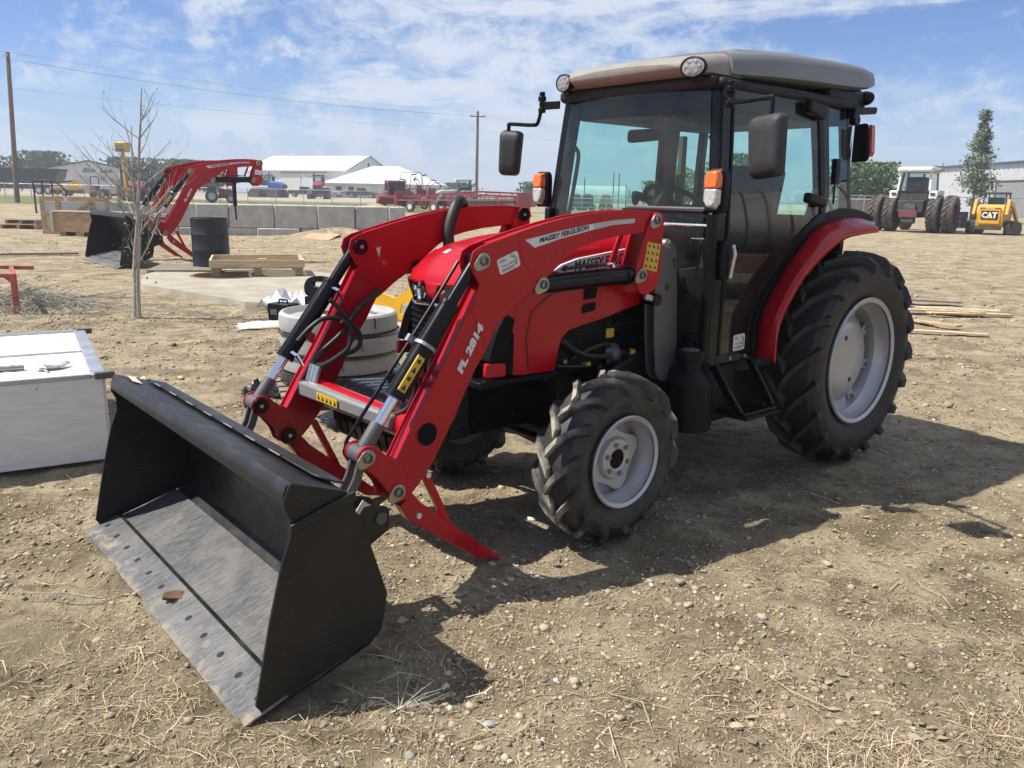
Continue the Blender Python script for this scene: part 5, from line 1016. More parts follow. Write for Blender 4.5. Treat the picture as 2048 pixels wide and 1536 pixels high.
leafy('broadleaf_tree', at(11.6, 72), 2.6, 1.6, 'thin shrub seen through the windshield at the end of the pale tank', 'leaf_mid', 500, 27, size=.14)
leafy('broadleaf_tree', at(19.5, 74), 5.0, 3.2, 'leafy tree seen through the side door glass', 'leaf_mid', 2200, 29, size=.17)
leafy('broadleaf_tree', at(-96, 170), 7.4, 9.0, 'large rounded tree behind the blue roofed shed', 'leaf_dark', 2600, 30, size=.42, group=TG)
leafy('broadleaf_tree', at(-104, 165), 6.4, 6.5, 'dark tree at the left edge beside the tall pole', 'leaf_dark', 1600, 31, size=.4, group=TG)
leafy('conifer_tree', at(-89, 150), 5.6, 2.4, 'small dark conifer left of the blue roofed shed', 'leaf_dark', 900, 32, 'cone', .3, group=TG)
leafy('conifer_tree', at(-95, 152), 5.0, 2.6, 'small dark conifer beside the tall pole', 'leaf_dark', 900, 33, 'cone', .3, group=TG)
leafy('broadleaf_tree', at(-86, 180), 6.9, 3.6, 'small tree peeking over the blue roof', 'leaf_dark', 700, 34, size=.4, group=TG)
for i, (x, w, hh) in enumerate(((-69, 8, 6.0), (-64, 7, 5.0), (-59.5, 7, 5.8), (-55.5, 6, 5.3))):
    leafy('broadleaf_tree', at(x, 152), hh, w, ('dark tree just right of the yellow sign', 'lower dark tree behind the green tractor', 'dark tree above the parked loader arm', 'rightmost dark tree behind the parked loader')[i], 'leaf_dark', 1300, 40+i, size=.4, group=TG)
leafy('broadleaf_tree', at(2.6, 125), 2.9, 3.4, 'lone small tree on the horizon under the far mirror', 'leaf_dark', 700, 50, size=.3, group=TG)
leafy('broadleaf_tree', at(-13, 190), 3.2, 7, 'low dark bush right of the white barn', 'leaf_dark', 700, 51, size=.4, group=TG)
# ---------------------------------------------------------------- poles and wires
def pole(x, y, h, label, arm=0., r=.16, lean=(0, 0), insul=True):
    g = ground_z(x, y); t = empty('utility_pole', (x, y, g)); tag(t, label, 'pole', 'utility poles')
    b = MB(); b.tube([(0, 0, -.3), (lean[0], lean[1], h)], [r, r*.7], 12); b.build('post', 'pole_wood', t)
    if arm: b = MB(); b.box((lean[0], -.12, h-.55), (arm, .1, .12)); b.build('crossarm', 'pole_wood', t, bevel=.01)
    for dx in ((-arm*.45, 0, arm*.45) if arm else (.12, -.1)):
        b = MB(); b.lathe([(.02, 0), (.055, .06), (.03, .1), (.05, .15), (.001, .2)], (lean[0]+dx, -.12 if dx else 0, h-(.49 if (arm and dx) else 0.0 if arm else .35)), 'z', 10); b.build('insulator', 'galv', t)
    return t
pole(-37.85, 63, 10.75, 'tall wooden utility pole at the left edge', r=.20, lean=(.45, .2))
pole(-4.55, 96, 10.3, 'wooden utility pole with crossarm between the barn and the tractor cab', arm=1.75, r=.20, lean=(.1, 0))
pole(76, 150, 8.0, 'small far utility pole above the metal building', arm=3.0, r=.16)
b = MB(); b.tube([(0, 0, 0), (.35, 0, 4.4)], .05, 8); o = b.build('slanted_pole', 'pole_wood', None, loc=at(23.6, 60)); tag(o, 'thin slanting pole beside the round green trees', 'pole')
def wire(p, q, sag, label, r=.008):
    p, q = Vector(p), Vector(q); pts = [p.lerp(q, t)-Vector((0, 0, sag*4*t*(1-t))) for t in np.linspace(0, 1, 25)]
    b = MB(); b.tube(pts, r, 5); tag(b.build('power_line', 'wire'), label, 'wire', 'overhead wires')
A = Vector((-37.4, 63.2, 11.25)); Bp = Vector((-4.45, 96, 10.75)); far_l = Vector((-60, 45, 11.6)); far_r = Vector((70, 150, 9.2))
for i, (dz, dx, sg) in enumerate(((-.05, .1, .45), (-.35, -.7, .6), (-.35, .75, .75))):
    wire(A+Vector((0, 0, dz*1.6)), Bp+Vector((dx, 0, dz)), sg, ('top wire between the left pole and the crossarm pole', 'middle wire between the left pole and the crossarm pole', 'lower of the three close wires left of the crossarm pole')[i], .008)
    wire(Bp+Vector((dx, 0, dz)), far_r+Vector((dx*1.6, 0, dz)), 1.2, ('top wire running right behind the cab', 'middle wire running right behind the cab', 'lower wire running right behind the cab')[i], .008)
    wire(A+Vector((0, 0, dz*1.6)), far_l+Vector((dx, 0, dz)), .3, ('top wire leaving the frame at the left pole', 'middle wire leaving the frame at the left pole', 'lower wire leaving the frame at the left pole')[i], .008)
wire(A+Vector((0, 0, -2.6)), Bp+Vector((0, 0, -1.9)), .35, 'single low cable well below the three wires', .007)
wire(Bp+Vector((0, 0, -1.9)), far_r+Vector((0, 0, -1.5)), 1.0, 'single low cable continuing right behind the cab', .007)
# ---------------------------------------------------------------- buildings
def gable(name, loc, rz, L, Wd, eave, ridge, mw, mr, label, trim=None, ov=.35):
    t = empty(name, loc, R(rz)); tag(t, label, 'building')
    b = MB(); b.prism([(-Wd/2, -1), (Wd/2, -1), (Wd/2, eave), (0, ridge-.06), (-Wd/2, eave)], 0, L, 'x'); b.build('wall', mw, t, 0)
    k = (ridge-eave)/(Wd/2)
    for s in (1, -1):
        b = MB(); b.add([(-ov, s*(Wd/2+ov), eave-k*ov+.05), (L+ov, s*(Wd/2+ov), eave-k*ov+.05), (L+ov, 0, ridge+.05), (-ov, 0, ridge+.05), (-ov, s*(Wd/2+ov), eave-k*ov-.10), (L+ov, s*(Wd/2+ov), eave-k*ov-.10), (L+ov, 0, ridge-.08), (-ov, 0, ridge-.08)], [(0, 1, 2, 3), (7, 6, 5, 4), (0, 4, 5, 1), (2, 6, 7, 3), (0, 3, 7, 4), (1, 5, 6, 2)]); rf_ = b.build('roof', mr, t, 0)
        n = int(L/1.2)
        for i in range(1, n): q = MB(); x = i*L/n; q.bar([(x, s*(Wd/2+ov), eave-k*ov+.06), (x, 0, ridge+.06)], .04, .05, (0, 0, 1)); q.build('roof_rib', mr, rf_, 0)
    if trim:
        for s in (1, -1): b = MB(); b.bar([(-ov-.02, s*(Wd/2+ov), eave-k*ov-.02), (-ov-.02, 0, ridge-.01)], .05, .22, (1, 0, 0)); b.build('gable_trim', trim, t, 0)
    return t
def panel(t, name, m, x0, x1, y0, y1, z0, z1): b = MB(); b.bx(x0, x1, y0, y1, z0, z1); return b.build(name, m, t, 0)
# blue-roofed shed: the gable (x = 0 end) faces the camera, the long side runs back to the left
BL = gable('shed', at(-68.4, 134), 118, 24, 11.6, 3.85, 5.1, 'cream_wall', 'blue_roof', 'pale shed with blue roof and its name lettered on the gable', 'blue_trim')
text('Blue', 'sign_lettering', 'blue_trim', BL, (-.03, .9, 3.25), (0, -1, 0), (0, 0, 1), h=.75, bold=.02, shear=.35, ext=.02)
text('Line', 'sign_lettering', 'blue_trim', BL, (-.03, -1.55, 3.25), (0, -1, 0), (0, 0, 1), h=.75, bold=.02, shear=.35, ext=.02)
panel(BL, 'wall_lamp', 'old_black', -.15, -.02, 3.6, 3.9, 2.95, 3.15); panel(BL, 'roller_door', 'sheet_metal', -.06, -.01, -4.9, -2.2, -.5, 2.6); panel(BL, 'air_unit', 'galv', -.4, -.01, -2.3, -1.6, 2.1, 2.7)
for x in (2, 5.5, 9.5, 14): panel(BL, 'side_door', 'white_wall', x, x+2.4, 5.78, 5.86, -.5, 3.1); panel(BL, 'door_post', 'blue_trim', x-.2, x-.02, 5.78, 5.88, -.5, 3.3)
# white barn
BN = gable('barn', at(-31, 176), 158, 24, 17, 5.3, 8.4, 'white_wall', 'white_roof', 'large white barn with white roof beyond the parked tractors', 'galv', .5)
panel(BN, 'sliding_door', 'white_roof', 5, 10.5, 8.5, 8.62, -.5, 4.6); panel(BN, 'door_rail', 'galv', 4.5, 16, 8.52, 8.66, 4.6, 4.75); panel(BN, 'wide_door', 'cream_wall', 11, 16, 8.5, 8.6, -.5, 4.5)
panel(BN, 'wall_lamp', 'old_black', -.3, -.02, 6.8, 7.2, 3.4, 3.9); panel(BN, 'gable_vent', 'old_black', -.06, -.01, -.3, .3, 6.3, 6.9)
for i in range(5): panel(BN, 'wall_sign', 'blue_trim', -.05, -.01, 1.2-i*.55, 1.5-i*.55, 4.6+.1*(i % 2), 5.1+.1*(i % 2))
# hip-roofed annex
AX = empty('annex', at(-25, 162)); tag(AX, 'low cream building with pale hipped roof in front of the barn', 'building')
b = MB(); b.bx(-10.5, 10.6, -6, 6, -1, 2.65); b.build('wall', 'cream_wall', AX, 0)
b = MB(); e = [(-11.3, -6.8, 2.6), (11.4, -6.8, 2.6), (11.4, 6.8, 2.6), (-11.3, 6.8, 2.6)]; rgd = [(-2.6, 0, 6.0), (2.4, 0, 6.0)]; b.add(e+rgd, [(0, 1, 5, 4), (1, 2, 5), (2, 3, 4, 5), (3, 0, 4), (3, 2, 1, 0)]); b.build('roof', 'white_roof', AX, 0)
for x in (-8.6, -6.3, 3.2, 6.4, 9.0): panel(AX, 'window', 'window_dark', x, x+1.0, -6.05, -5.98, .9, 2.0)
panel(AX, 'door', 'white_wall', -9.9, -9.0, -6.06, -5.98, -.3, 2.1); panel(AX, 'garage_door', 'white_wall', -4.6, -2.0, -6.06, -5.98, -.3, 2.2)
# ribbed metal building at the right edge
MBd = empty('metal_building', at(47.5, 76)); tag(MBd, 'long grey ribbed metal building at the right edge', 'building')
b = MB(); prof = []
for i in range(220): y = -22+i*.2; d = (0, .06, .06, 0)[i % 4]; prof.append((-d, y))
prof += [(14, 22), (14, -22)]; b.prism(prof, -1.5, 5.05, 'z'); b.build('wall', 'sheet_metal', MBd, 0)
b = MB(); b.bx(-.35, 14.3, -22.3, 22.3, 5.05, 5.25); b.build('roof_trim', 'blue_trim', MBd, 0)
panel(MBd, 'roller_door', 'galv', -.12, -.07, -1.5, 6.5, -1, 3.3); panel(MBd, 'door_frame', 'old_black', -.14, -.07, 6.5, 6.75, -1, 3.5); panel(MBd, 'door_frame', 'old_black', -.14, -.07, -1.75, -1.5, -1, 3.5); panel(MBd, 'door_lintel', 'old_black', -.14, -.07, -1.5, 6.5, 3.3, 3.5)
panel(MBd, 'wall_lamp', 'old_black', -.5, -.05, 8.4, 8.7, 4.0, 4.3); panel(MBd, 'wall_lamp', 'old_black', -.5, -.05, -6.5, -6.1, 4.0, 4.4)
# pale half-round tank seen through the windshield
b = MB(); rings = []
for x in (0, .25, 6.6, 7.0):
    k = .8 if x in (0, 7.0) else 1; rings.append([(x, 1.45*k*math.cos(a), .5+1.9*k*math.sin(a) if a <= math.pi else 0) for a in np.linspace(0, math.pi, 17)])
b.loft(rings, True, True); o = b.build('quonset_tank', 'tank_pale', None, loc=at(6.0, 95)); tag(o, 'pale half-round tank seen through the tractor windshield', 'tank')
for i, (x, m, lab) in enumerate(((5.6, 'maroon', 'maroon hooded machine seen through the windshield, leftmost of three'), (6.75, 'old_black', 'dark hooded machine seen through the windshield, middle of three'), (8.4, 'bale', 'tan round machine seen through the windshield, rightmost of three'))):
    t = empty('hooded_machine', at(x, 78)); tag(t, lab, 'machine'); b = MB(); b.prism(fillet([(-.55, .35), (.5, .35), (.55, 1.2), (.35, 1.5), (-.35, 1.5), (-.6, 1.0)], .2), -.4, .4); b.build('body', m, t, bevel=.05)
    for dx in (-.35, .35): b = MB(); b.lathe([(.05, -.08), (.3, -.08), (.34, 0), (.3, .08), (.05, .08)], (dx, -.45, .3), 'y', 16); b.build('wheel', 'tyre_old', t)
LPn = empty('livestock_panel', at(2.5, 50)); tag(LPn, 'pale tubular livestock panels seen through the windshield', 'panel')
for z in (.15, .45, .75, 1.05, 1.3): b = MB(); b.tube([(0, 0, z), (7.5, .8, z)], .022, 6); b.build('rail', 'tank_pale', LPn)
for i in range(6): b = MB(); x = i*1.5; b.tube([(x, .8*x/7.5, 0), (x, .8*x/7.5, 1.34)], .026, 6); b.build('post', 'tank_pale', LPn)
for i, (x, h) in enumerate(((5.0, 2.6), (7.4, 3.2), (10.5, 3.8), (11.1, 3.7), (11.9, 2.5))):
    b = MB(); b.tube([(0, 0, 0), (0, 0, h)], .05, 6); o = b.build('steel_post', 'old_black', None, loc=at(x, 90)); tag(o, ('leftmost thin post seen through the windshield', 'second thin post from the left seen through the windshield', 'tall thin post left of the close pair through the windshield', 'tall thin post on the right of the close pair through the windshield', 'short post at the right end of the pale tank')[i], 'post', 'thin posts beyond the windshield')
# ---------------------------------------------------------------- chain-link fences: posts, rails and wires
def fence(p, q, n, label, h=1.35, nw=7):
    t = empty('chain_link_fence', (0, 0, 0)); tag(t, label, 'fence'); p, q = Vector(p), Vector(q); P = [p.lerp(q, i/n) for i in range(n+1)]
    Z = [ground_z(a.x, a.y) for a in P]
    for a, z in zip(P, Z): b = MB(); b.tube([(a.x, a.y, z-.1), (a.x, a.y, z+h+.03)], .035, 6); b.build('post', 'galv', t)
    b = MB(); b.tube([(a.x, a.y, z+h) for a, z in zip(P, Z)], .028, 6); b.build('top_rail', 'galv', t)
    b = MB()
    for k in range(nw): b.tube([(a.x, a.y, z+.08+k*(h-.12)/nw) for a, z in zip(P, Z)], .006, 4)
    for a, z, c, z2 in zip(P, Z, P[1:], Z[1:]):
        m = 26
        for k in range(m): 
            u = a.lerp(c, k/m); v = a.lerp(c, min(1, (k+3.2)/m)); b.tube([(u.x, u.y, z+.05), (v.x, v.y, z+h)], .004, 3)
    w = b.build('mesh', 'galv', t, 0); w['kind'] = 'stuff'; return t
fence((-62, 84, 0), (-12, 79, 0), 18, 'chain-link fence in front of the far tractors and barn')
fence((21.5, 58, 0), (46, 50, 0), 10, 'chain-link fence behind the white tractor and skid steer', 1.75)
fence((-3, 82, 0), (20, 66, 0), 9, 'chain-link fence between the red headers and the pale tank', 1.4)
BF = empty('board_fence', at(22.0, 63)); tag(BF, 'weathered board screen with pale top rail left of the white tractor', 'fence')
for i in range(14): b = MB(); b.bx(i*.55, i*.55+.52, 0, .04, 0, 1.45); b.build('board', 'weathered' if i else 'cream_wall', BF, 0)
b = MB(); b.bx(-.1, 7.8, -.05, .05, 1.47, 1.56); b.build('top_rail', 'white_paint', BF)
PR = empty('pipe_rail', at(-19.1, 33), R(-3)); tag(PR, 'black pipe railing behind the open timber crate', 'railing')
b = MB(); b.tube([(0, 0, .4), (0, 0, 1.6), (.05, 0, 1.68), (.9, 0, 1.68), (1.3, 0, 1.3), (1.3, 0, .3)], .035, 8); b.build('frame', 'old_black', PR)
for x in (.35, .75): b = MB(); b.tube([(x, 0, .2), (x, 0, 1.68)], .03, 8); b.build('post', 'old_black', PR)
# ---------------------------------------------------------------- yellow sign on a pole
YS = empty('pole_sign', at(-35.4, 76)); tag(YS, 'yellow box sign on a yellow pole behind the bare tree', 'sign')
b = MB(); b.tube([(0, 0, -.2), (-.2, 0, 4.4)], .17, 12); b.build('pole', 'yellow_paint', YS)
b = MB(); b.bx(-.75, .42, -.35, .35, 4.35, 5.2); b.build('sign_box', 'yellow_paint', YS, bevel=.08)
b = MB(); b.bx(-.66, .1, -.37, -.352, 4.42, 4.62); b.build('blue_band', 'blue_paint', YS, 0); b = MB(); b.bx(-.64, .08, -.37, -.352, 4.74, 4.98); b.build('grey_band', 'bale', YS, 0)
# ---------------------------------------------------------------- generic wheels / tracks for the far machines
def bwheel(t, x, y, r, w, rim='rim_grey', m='tyre_old'):
    b = MB(); b.lathe([(r*.55, -w/2), (r*.9, -w/2), (r, -w*.3), (r, w*.3), (r*.9, w/2), (r*.55, w/2)], (x, y, r), 'y', 22); o = b.build('wheel', m, t); b = MB(); b.lathe([(.001, -w*.42), (r*.56, -w*.42), (r*.56, w*.42), (.001, w*.42)], (x, y, r), 'y', 18); b.build('rim', rim, o)
def track(t, x0, x1, y, h, w):
    b = MB(); b.prism(fillet([(x0, .0), (x1, .0), (x1+.1, h*.45), ((x0+x1)/2+.35, h), ((x0+x1)/2-.35, h), (x0-.1, h*.45)], .25, 5), y-w/2, y+w/2); o = b.build('track', 'old_black', t, bevel=.02)
    for i in range(3): x = x0+.3+(x1-x0-.6)*i/2; q = MB(); q.lathe([(.001, -w*.52), (.25, -w*.52), (.25, w*.52), (.001, w*.52)], (x, y, .35), 'y', 14); q.build('roller', 'tyre_old', o)
def cabbox(t, x0, x1, w, z0, z1, m, roof):
    b = MB()
    for x in (x0, x1):
        for y in (-w/2, w/2): b.bar([(x, y, z0), (x*.9+.1*(x0+x1)/2, y*.92, z1)], .09, .09, (0, 1, 0))
    b.build('cab_frame', m, t); b = MB(); b.loft([[(x0, -w/2, z0), (x1, -w/2, z0), (x1, w/2, z0), (x0, w/2, z0)], [(x0*.9+.1*(x0+x1)/2, -w*.46, z1), (x1*.9+.1*(x0+x1)/2, -w*.46, z1), (x1*.9+.1*(x0+x1)/2, w*.46, z1), (x0*.9+.1*(x0+x1)/2, w*.46, z1)]], True, False); b.build('cab_glass', 'clear_glass', t, 0)
    b = MB(); b.bx(x0-.12, x1+.15, -w/2-.08, w/2+.08, z1, z1+.16); b.build('cab_roof', roof, t, bevel=.04)
    b = MB(); b.bx(x0+.15, x1-.3, -w*.25, w*.25, z0-.1, z0+.7); b.build('cab_seat', 'interior', t, bevel=.05)
def big4wd(loc, rz, hood, roof, label):
    t = empty('tracked_tractor', loc, R(rz)); tag(t, label, 'tractor')
    for x0, x1 in ((-2.6, -.6), (.8, 2.8)):
        for y in (-1.15, 1.15): track(t, x0, x1, y, 1.45, .7)
    b = MB(); b.bx(-2.6, 2.4, -.6, .6, .7, 1.5); b.build('chassis', 'old_black', t, bevel=.05)
    b = MB(); b.loft([[(.5, y, 1.4) if 0 else (.5, y*.75, z) for y, z in ((-1, 1.4), (1, 1.4), (1, 2.45), (.8, 2.6), (-.8, 2.6), (-1, 2.45))], [(2.4, y*.7, z) for y, z in ((-1, 1.4), (1, 1.4), (1, 2.2), (.8, 2.35), (-.8, 2.35), (-1, 2.2))], [(3.2, y*.62, z) for y, z in ((-1, 1.4), (1, 1.4), (1, 1.9), (.8, 2.0), (-.8, 2.0), (-1, 1.9))]]); b.build('hood', hood, t, bevel=.05)
    b = MB(); b.bx(3.12, 3.28, -.5, .5, 1.45, 1.85); b.build('grille', 'old_black', t)
    cabbox(t, -1.1, .5, 1.6, 1.9, 3.35, 'old_black', roof)
    b = MB(); b.cyl((.75, -.6, 2.5), (.75, -.6, 3.5), .11, n=12); b.tube([(.75, -.6, 3.5), (.8, -.6, 3.75), (1.05, -.6, 3.85)], .08, 8); b.build('exhaust', 'old_black', t)
    b = MB(); b.cyl((.75, .6, 2.5), (.75, .6, 3.2), .2, n=14); b.build('air_cleaner', 'old_black', t)
    for y in (-1.0, 1.0): b = MB(); b.tube([(.4, y*.8, 3.2), (.6, y*1.3, 3.2), (.6, y*1.3, 2.9)], .03, 6); b.build('mirror_arm', 'old_black', t)
    return t
big4wd(at(-39.0, 131), -18, 'blue_paint', 'blue_paint', 'blue tracked four-wheel-drive tractor behind the fence')
big4wd(at(-29.5, 125), -82, 'red_far', 'red_far', 'red tracked tractor facing the fence, in front of the barn')
def pickup(loc, rz, m, label):
    t = empty('pickup_truck', loc, R(rz)); tag(t, label, 'pickup', 'pickups parked by the barn')
    b = MB(); b.prism(fillet([(-2.8, .5), (2.7, .45), (2.8, .95), (1.5, 1.12), (-2.85, 1.15)], .15), -.95, .95); b.build('body', m, t, bevel=.05)
    b = MB(); b.prism(fillet([(-.9, 1.1), (1.5, 1.1), (.7, 1.78), (-.7, 1.82)], .1), -.85, .85); b.build('cab', m, t, bevel=.05)
    b = MB(); b.prism([(-.7, 1.2), (1.25, 1.2), (.65, 1.68), (-.58, 1.70)], -.87, .87); b.build('window', 'window_dark', t)
    for x in (-1.75, 1.8):
        for y in (-.85, .85): bwheel(t, x, y, .4, .28)
pickup(at(-38.0, 150), 5, 'dark_body', 'dark pickup behind the blue tractor'); pickup(at(-33.8, 150), 170, 'silver_body', 'silver pickup between the blue and the red tractor'); pickup(at(-27.6, 150), -8, 'dark_body', 'black pickup right of the red tractor'); pickup(at(-19.6, 148), 0, 'dark_body', 'dark pickup in front of the cream annex')
# ---------------------------------------------------------------- grain truck at far left
GT = empty('grain_truck', at(-62.5, 108), R(182)); tag(GT, 'dark blue grain truck with black box at far left', 'truck')
b = MB(); b.prism(fillet([(-3.6, 2.05), (-2.9, 1.35), (3.2, 1.35), (3.7, 2.0), (3.7, 3.1), (-3.9, 3.1)], .12), -1.2, 1.2); gb = b.build('grain_box', 'truck_box', GT, bevel=.03)
for x in np.linspace(-3.4, 3.4, 9): b = MB(); b.bar([(x, 1.22, 1.7), (x, 1.22, 3.1)], .05, .08, (0, 1, 0)); b.build('box_stake', 'truck_box', gb)
b = MB(); b.bx(-4.0, 3.8, -1.25, 1.25, 3.1, 3.25); b.build('box_cover', 'old_black', gb)
b = MB(); b.prism(fillet([(3.9, .7), (6.4, .7), (6.5, 1.5), (5.3, 1.7), (5.0, 2.5), (3.9, 2.5)], .15), -1.1, 1.1); b.build('cab', 'truck_blue', GT, bevel=.05)
b = MB(); b.prism([(4.05, 1.75), (5.1, 1.75), (4.88, 2.35), (4.05, 2.35)], -1.12, 1.12); b.build('window', 'window_dark', GT)
b = MB(); b.bx(-3.6, 6.2, -.45, .45, .7, 1.2); b.build('chassis', 'old_black', GT)
for x in (-2.4, -1.2, 5.4):
    for y in (-1.0, 1.0): bwheel(GT, x, y, .52, .5, 'white_paint')
# yellow seeder, mower, green tractor
YH = empty('yellow_implement', at(-53.7, 100), R(4)); tag(YH, 'low yellow implement in front of the pale shed', 'implement')
b = MB(); b.prism([(-1.9, .75), (1.4, .70), (1.8, 1.0), (1.2, 1.25), (-1.7, 1.05)], -.8, .8); b.build('deck', 'yellow_paint', YH, bevel=.04); b = MB(); b.prism([(-2.0, .35), (1.5, .30), (1.5, .68), (-1.9, .73)], -.7, .7); b.build('frame', 'old_black', YH); b = MB(); b.bar([(-3.2, 0, 1.35), (.6, 0, 1.75)], .2, .2); b.build('auger', 'old_black', YH); b = MB(); b.prism(fillet([(.5, 1.3), (1.3, 1.4), (1.3, 1.9), (.7, 1.95)], .1), -.4, .4); b.build('hopper', 'yellow_paint', YH)
bwheel(YH, -.2, -.7, .4, .25); bwheel(YH, -.2, .7, .4, .25)
MW = empty('compact_mower', at(-43.2, 86), R(75)); tag(MW, 'small red mower tractor with black roll bar facing away', 'mower')
b = MB(); b.tube([(-.3, -.5, .6), (-.3, -.5, 2.1), (-.3, -.38, 2.22), (-.3, .38, 2.22), (-.3, .5, 2.1), (-.3, .5, .6)], .05, 8); b.build('roll_bar', 'old_black', MW)
b = MB(); b.prism(fillet([(-.5, .4), (1.3, .4), (1.3, .9), (.4, 1.05), (-.5, .8)], .1), -.35, .35); b.build('body', 'red_far', MW, bevel=.04); b = MB(); b.prism(fillet([(-.5, .85), (0, .85), (-.1, 1.3), (-.35, 1.35)], .05), -.25, .25); b.build('seat', 'interior', MW)
b = MB(); b.prism([(-.2, .75), (.2, .75), (0, 1.1)], -.56, -.54, 'x'); b.build('warning_triangle', 'lens_orange', MW, 0)
for x, r_ in ((-.1, .45), (1.0, .32)):
    for y in (-.5, .5): bwheel(MW, x, y, r_, .28)
b = MB(); b.bx(1.3, 3.6, -.7, .7, .25, .55); b.build('mower_deck', 'red_far', MW, bevel=.05)
def farm_tractor(loc, rz, body, roof, label, k=1.):
    t = empty('farm_tractor', loc, R(rz)); t.scale = (k, k, k); tag(t, label, 'tractor')
    for y in (-.85, .85): bwheel(t, 0, y, .85, .5, 'yellow_paint' if body == 'green_paint' else 'rim_grey'); bwheel(t, 2.4, y*.9, .6, .4, 'yellow_paint' if body == 'green_paint' else 'rim_grey')
    b = MB(); b.prism(fillet([(.9, .9), (3.1, .85), (3.15, 1.5), (2.6, 1.75), (.9, 1.85)], .15), -.4, .4); b.build('hood', body, t, bevel=.06); b = MB(); b.bx(-.5, 2.8, -.3, .3, .6, 1.0); b.build('chassis', 'old_black', t)
    cabbox(t, -.5, .95, 1.4, 1.35, 2.75, 'old_black', roof)
    for y in (-.85, .85): b = MB(); b.prism(fillet([(-.85, 1.3), (-.5, 1.75), (.4, 1.8), (.9, 1.4), (.9, 1.3), (.3, 1.68), (-.5, 1.62)], .05), y-.25, y+.25); b.build('fender', body, t)
    return t
farm_tractor(at(-38.2, 82.5), -60, 'green_paint', 'green_paint', 'green tractor half hidden behind the parked loader', 1.05)
farm_tractor(at(-33.9, 76), -75, 'red_far', 'red_far', 'red tractor nose beside the green tractor')
farm_tractor(at(-4.6, 77), 190, 'white_paint', 'white_paint', 'white-cabbed tractor behind the red headers', .9)
farm_tractor(at(-28.5, 78), 20, 'red_far', 'red_far', 'orange-red small tractor seen under the parked loader arm', .7)
# ---------------------------------------------------------------- red swather, rake and folded headers
SW = empty('swather', at(-11.0, 76), R(-70)); SW.scale = (.85, .85, .85); tag(SW, 'red swather with dark cab window left of the hay rake', 'swather')
b = MB(); b.prism(fillet([(-1.2, .8), (.9, .8), (1.0, 2.75), (-1.0, 2.8)], .12), -.95, .95); b.build('cab', 'red_far', SW, bevel=.05); b = MB(); b.bx(.93, 1.03, -.75, .75, 1.35, 2.6); b.build('window', 'window_dark', SW, 0); b = MB(); b.bx(-.8, .7, -.98, .98, 1.5, 2.5); b.build('side_window', 'window_dark', SW, 0)
b = MB(); b.bx(-2.2, -1.2, -.9, .9, .8, 1.8); b.build('engine_cover', 'red_far', SW, bevel=.05)
for x, r_ in ((.3, .75), (-2.0, .45)):
    for y in (-1.3, 1.3): bwheel(SW, x, y, r_, .45)
b = MB(); b.prism(fillet([(1.2, .35), (2.3, .3), (2.4, .7), (1.4, 1.15)], .08), -2.3, 2.3); b.build('cutting_head', 'red_far', SW, bevel=.04); b = MB(); b.cyl((2.3, -2.2, .95), (2.3, 2.2, .95), .25, n=10); b.build('reel', 'red_far', SW)
RK = empty('hay_rake', at(-8.3, 70)); tag(RK, 'folded hay rake with raised spoked rotors', 'hay rake')
b = MB(); b.bar([(-1.4, 0, .75), (1.4, 0, .8)], .14, .14); b.bar([(0, 0, .3), (.1, 0, 1.9)], .16, .16, (0, 1, 0)); b.build('frame', 'red_far', RK)
rr_ = random.Random(4)
for cx, cz, n_ in ((-.7, 1.25, 6), (.55, 1.35, 7)):
    for k in range(n_):
        a = math.pi*(.12+.76*k/(n_-1))+rr_.uniform(-.12, .12); l = rr_.uniform(1.0, 1.75); p = Vector((cx, 0, cz)); q = p+Vector((math.cos(a)*l, rr_.uniform(-.3, .3), math.sin(a)*l)); b = MB(); b.bar([p, q], .045, .045); o = b.build('rotor_arm', 'old_black', RK)
        e = a+rr_.choice((1.2, -1.3)); b = MB(); b.bar([q, q+Vector((math.cos(e)*.45, 0, math.sin(e)*.3))], .05, .09); b.build('tine_bar', 'old_black', o)
    b = MB(); b.lathe([(.05, -.12), (.28, -.12), (.28, .12), (.05, .12)], (cx, 0, cz), 'y', 12); b.build('rotor_hub', 'red_far', RK)
b = MB(); b.tube([(-1.9, 0, 1.3), (-1.2, 0, 2.95), (.4, 0, 3.0), (.42, 0, 2.0)], .025, 6); b.build('guard_hoop', 'old_black', RK); bwheel(RK, -.4, -.6, .36, .25); bwheel(RK, .7, -.6, .36, .25)
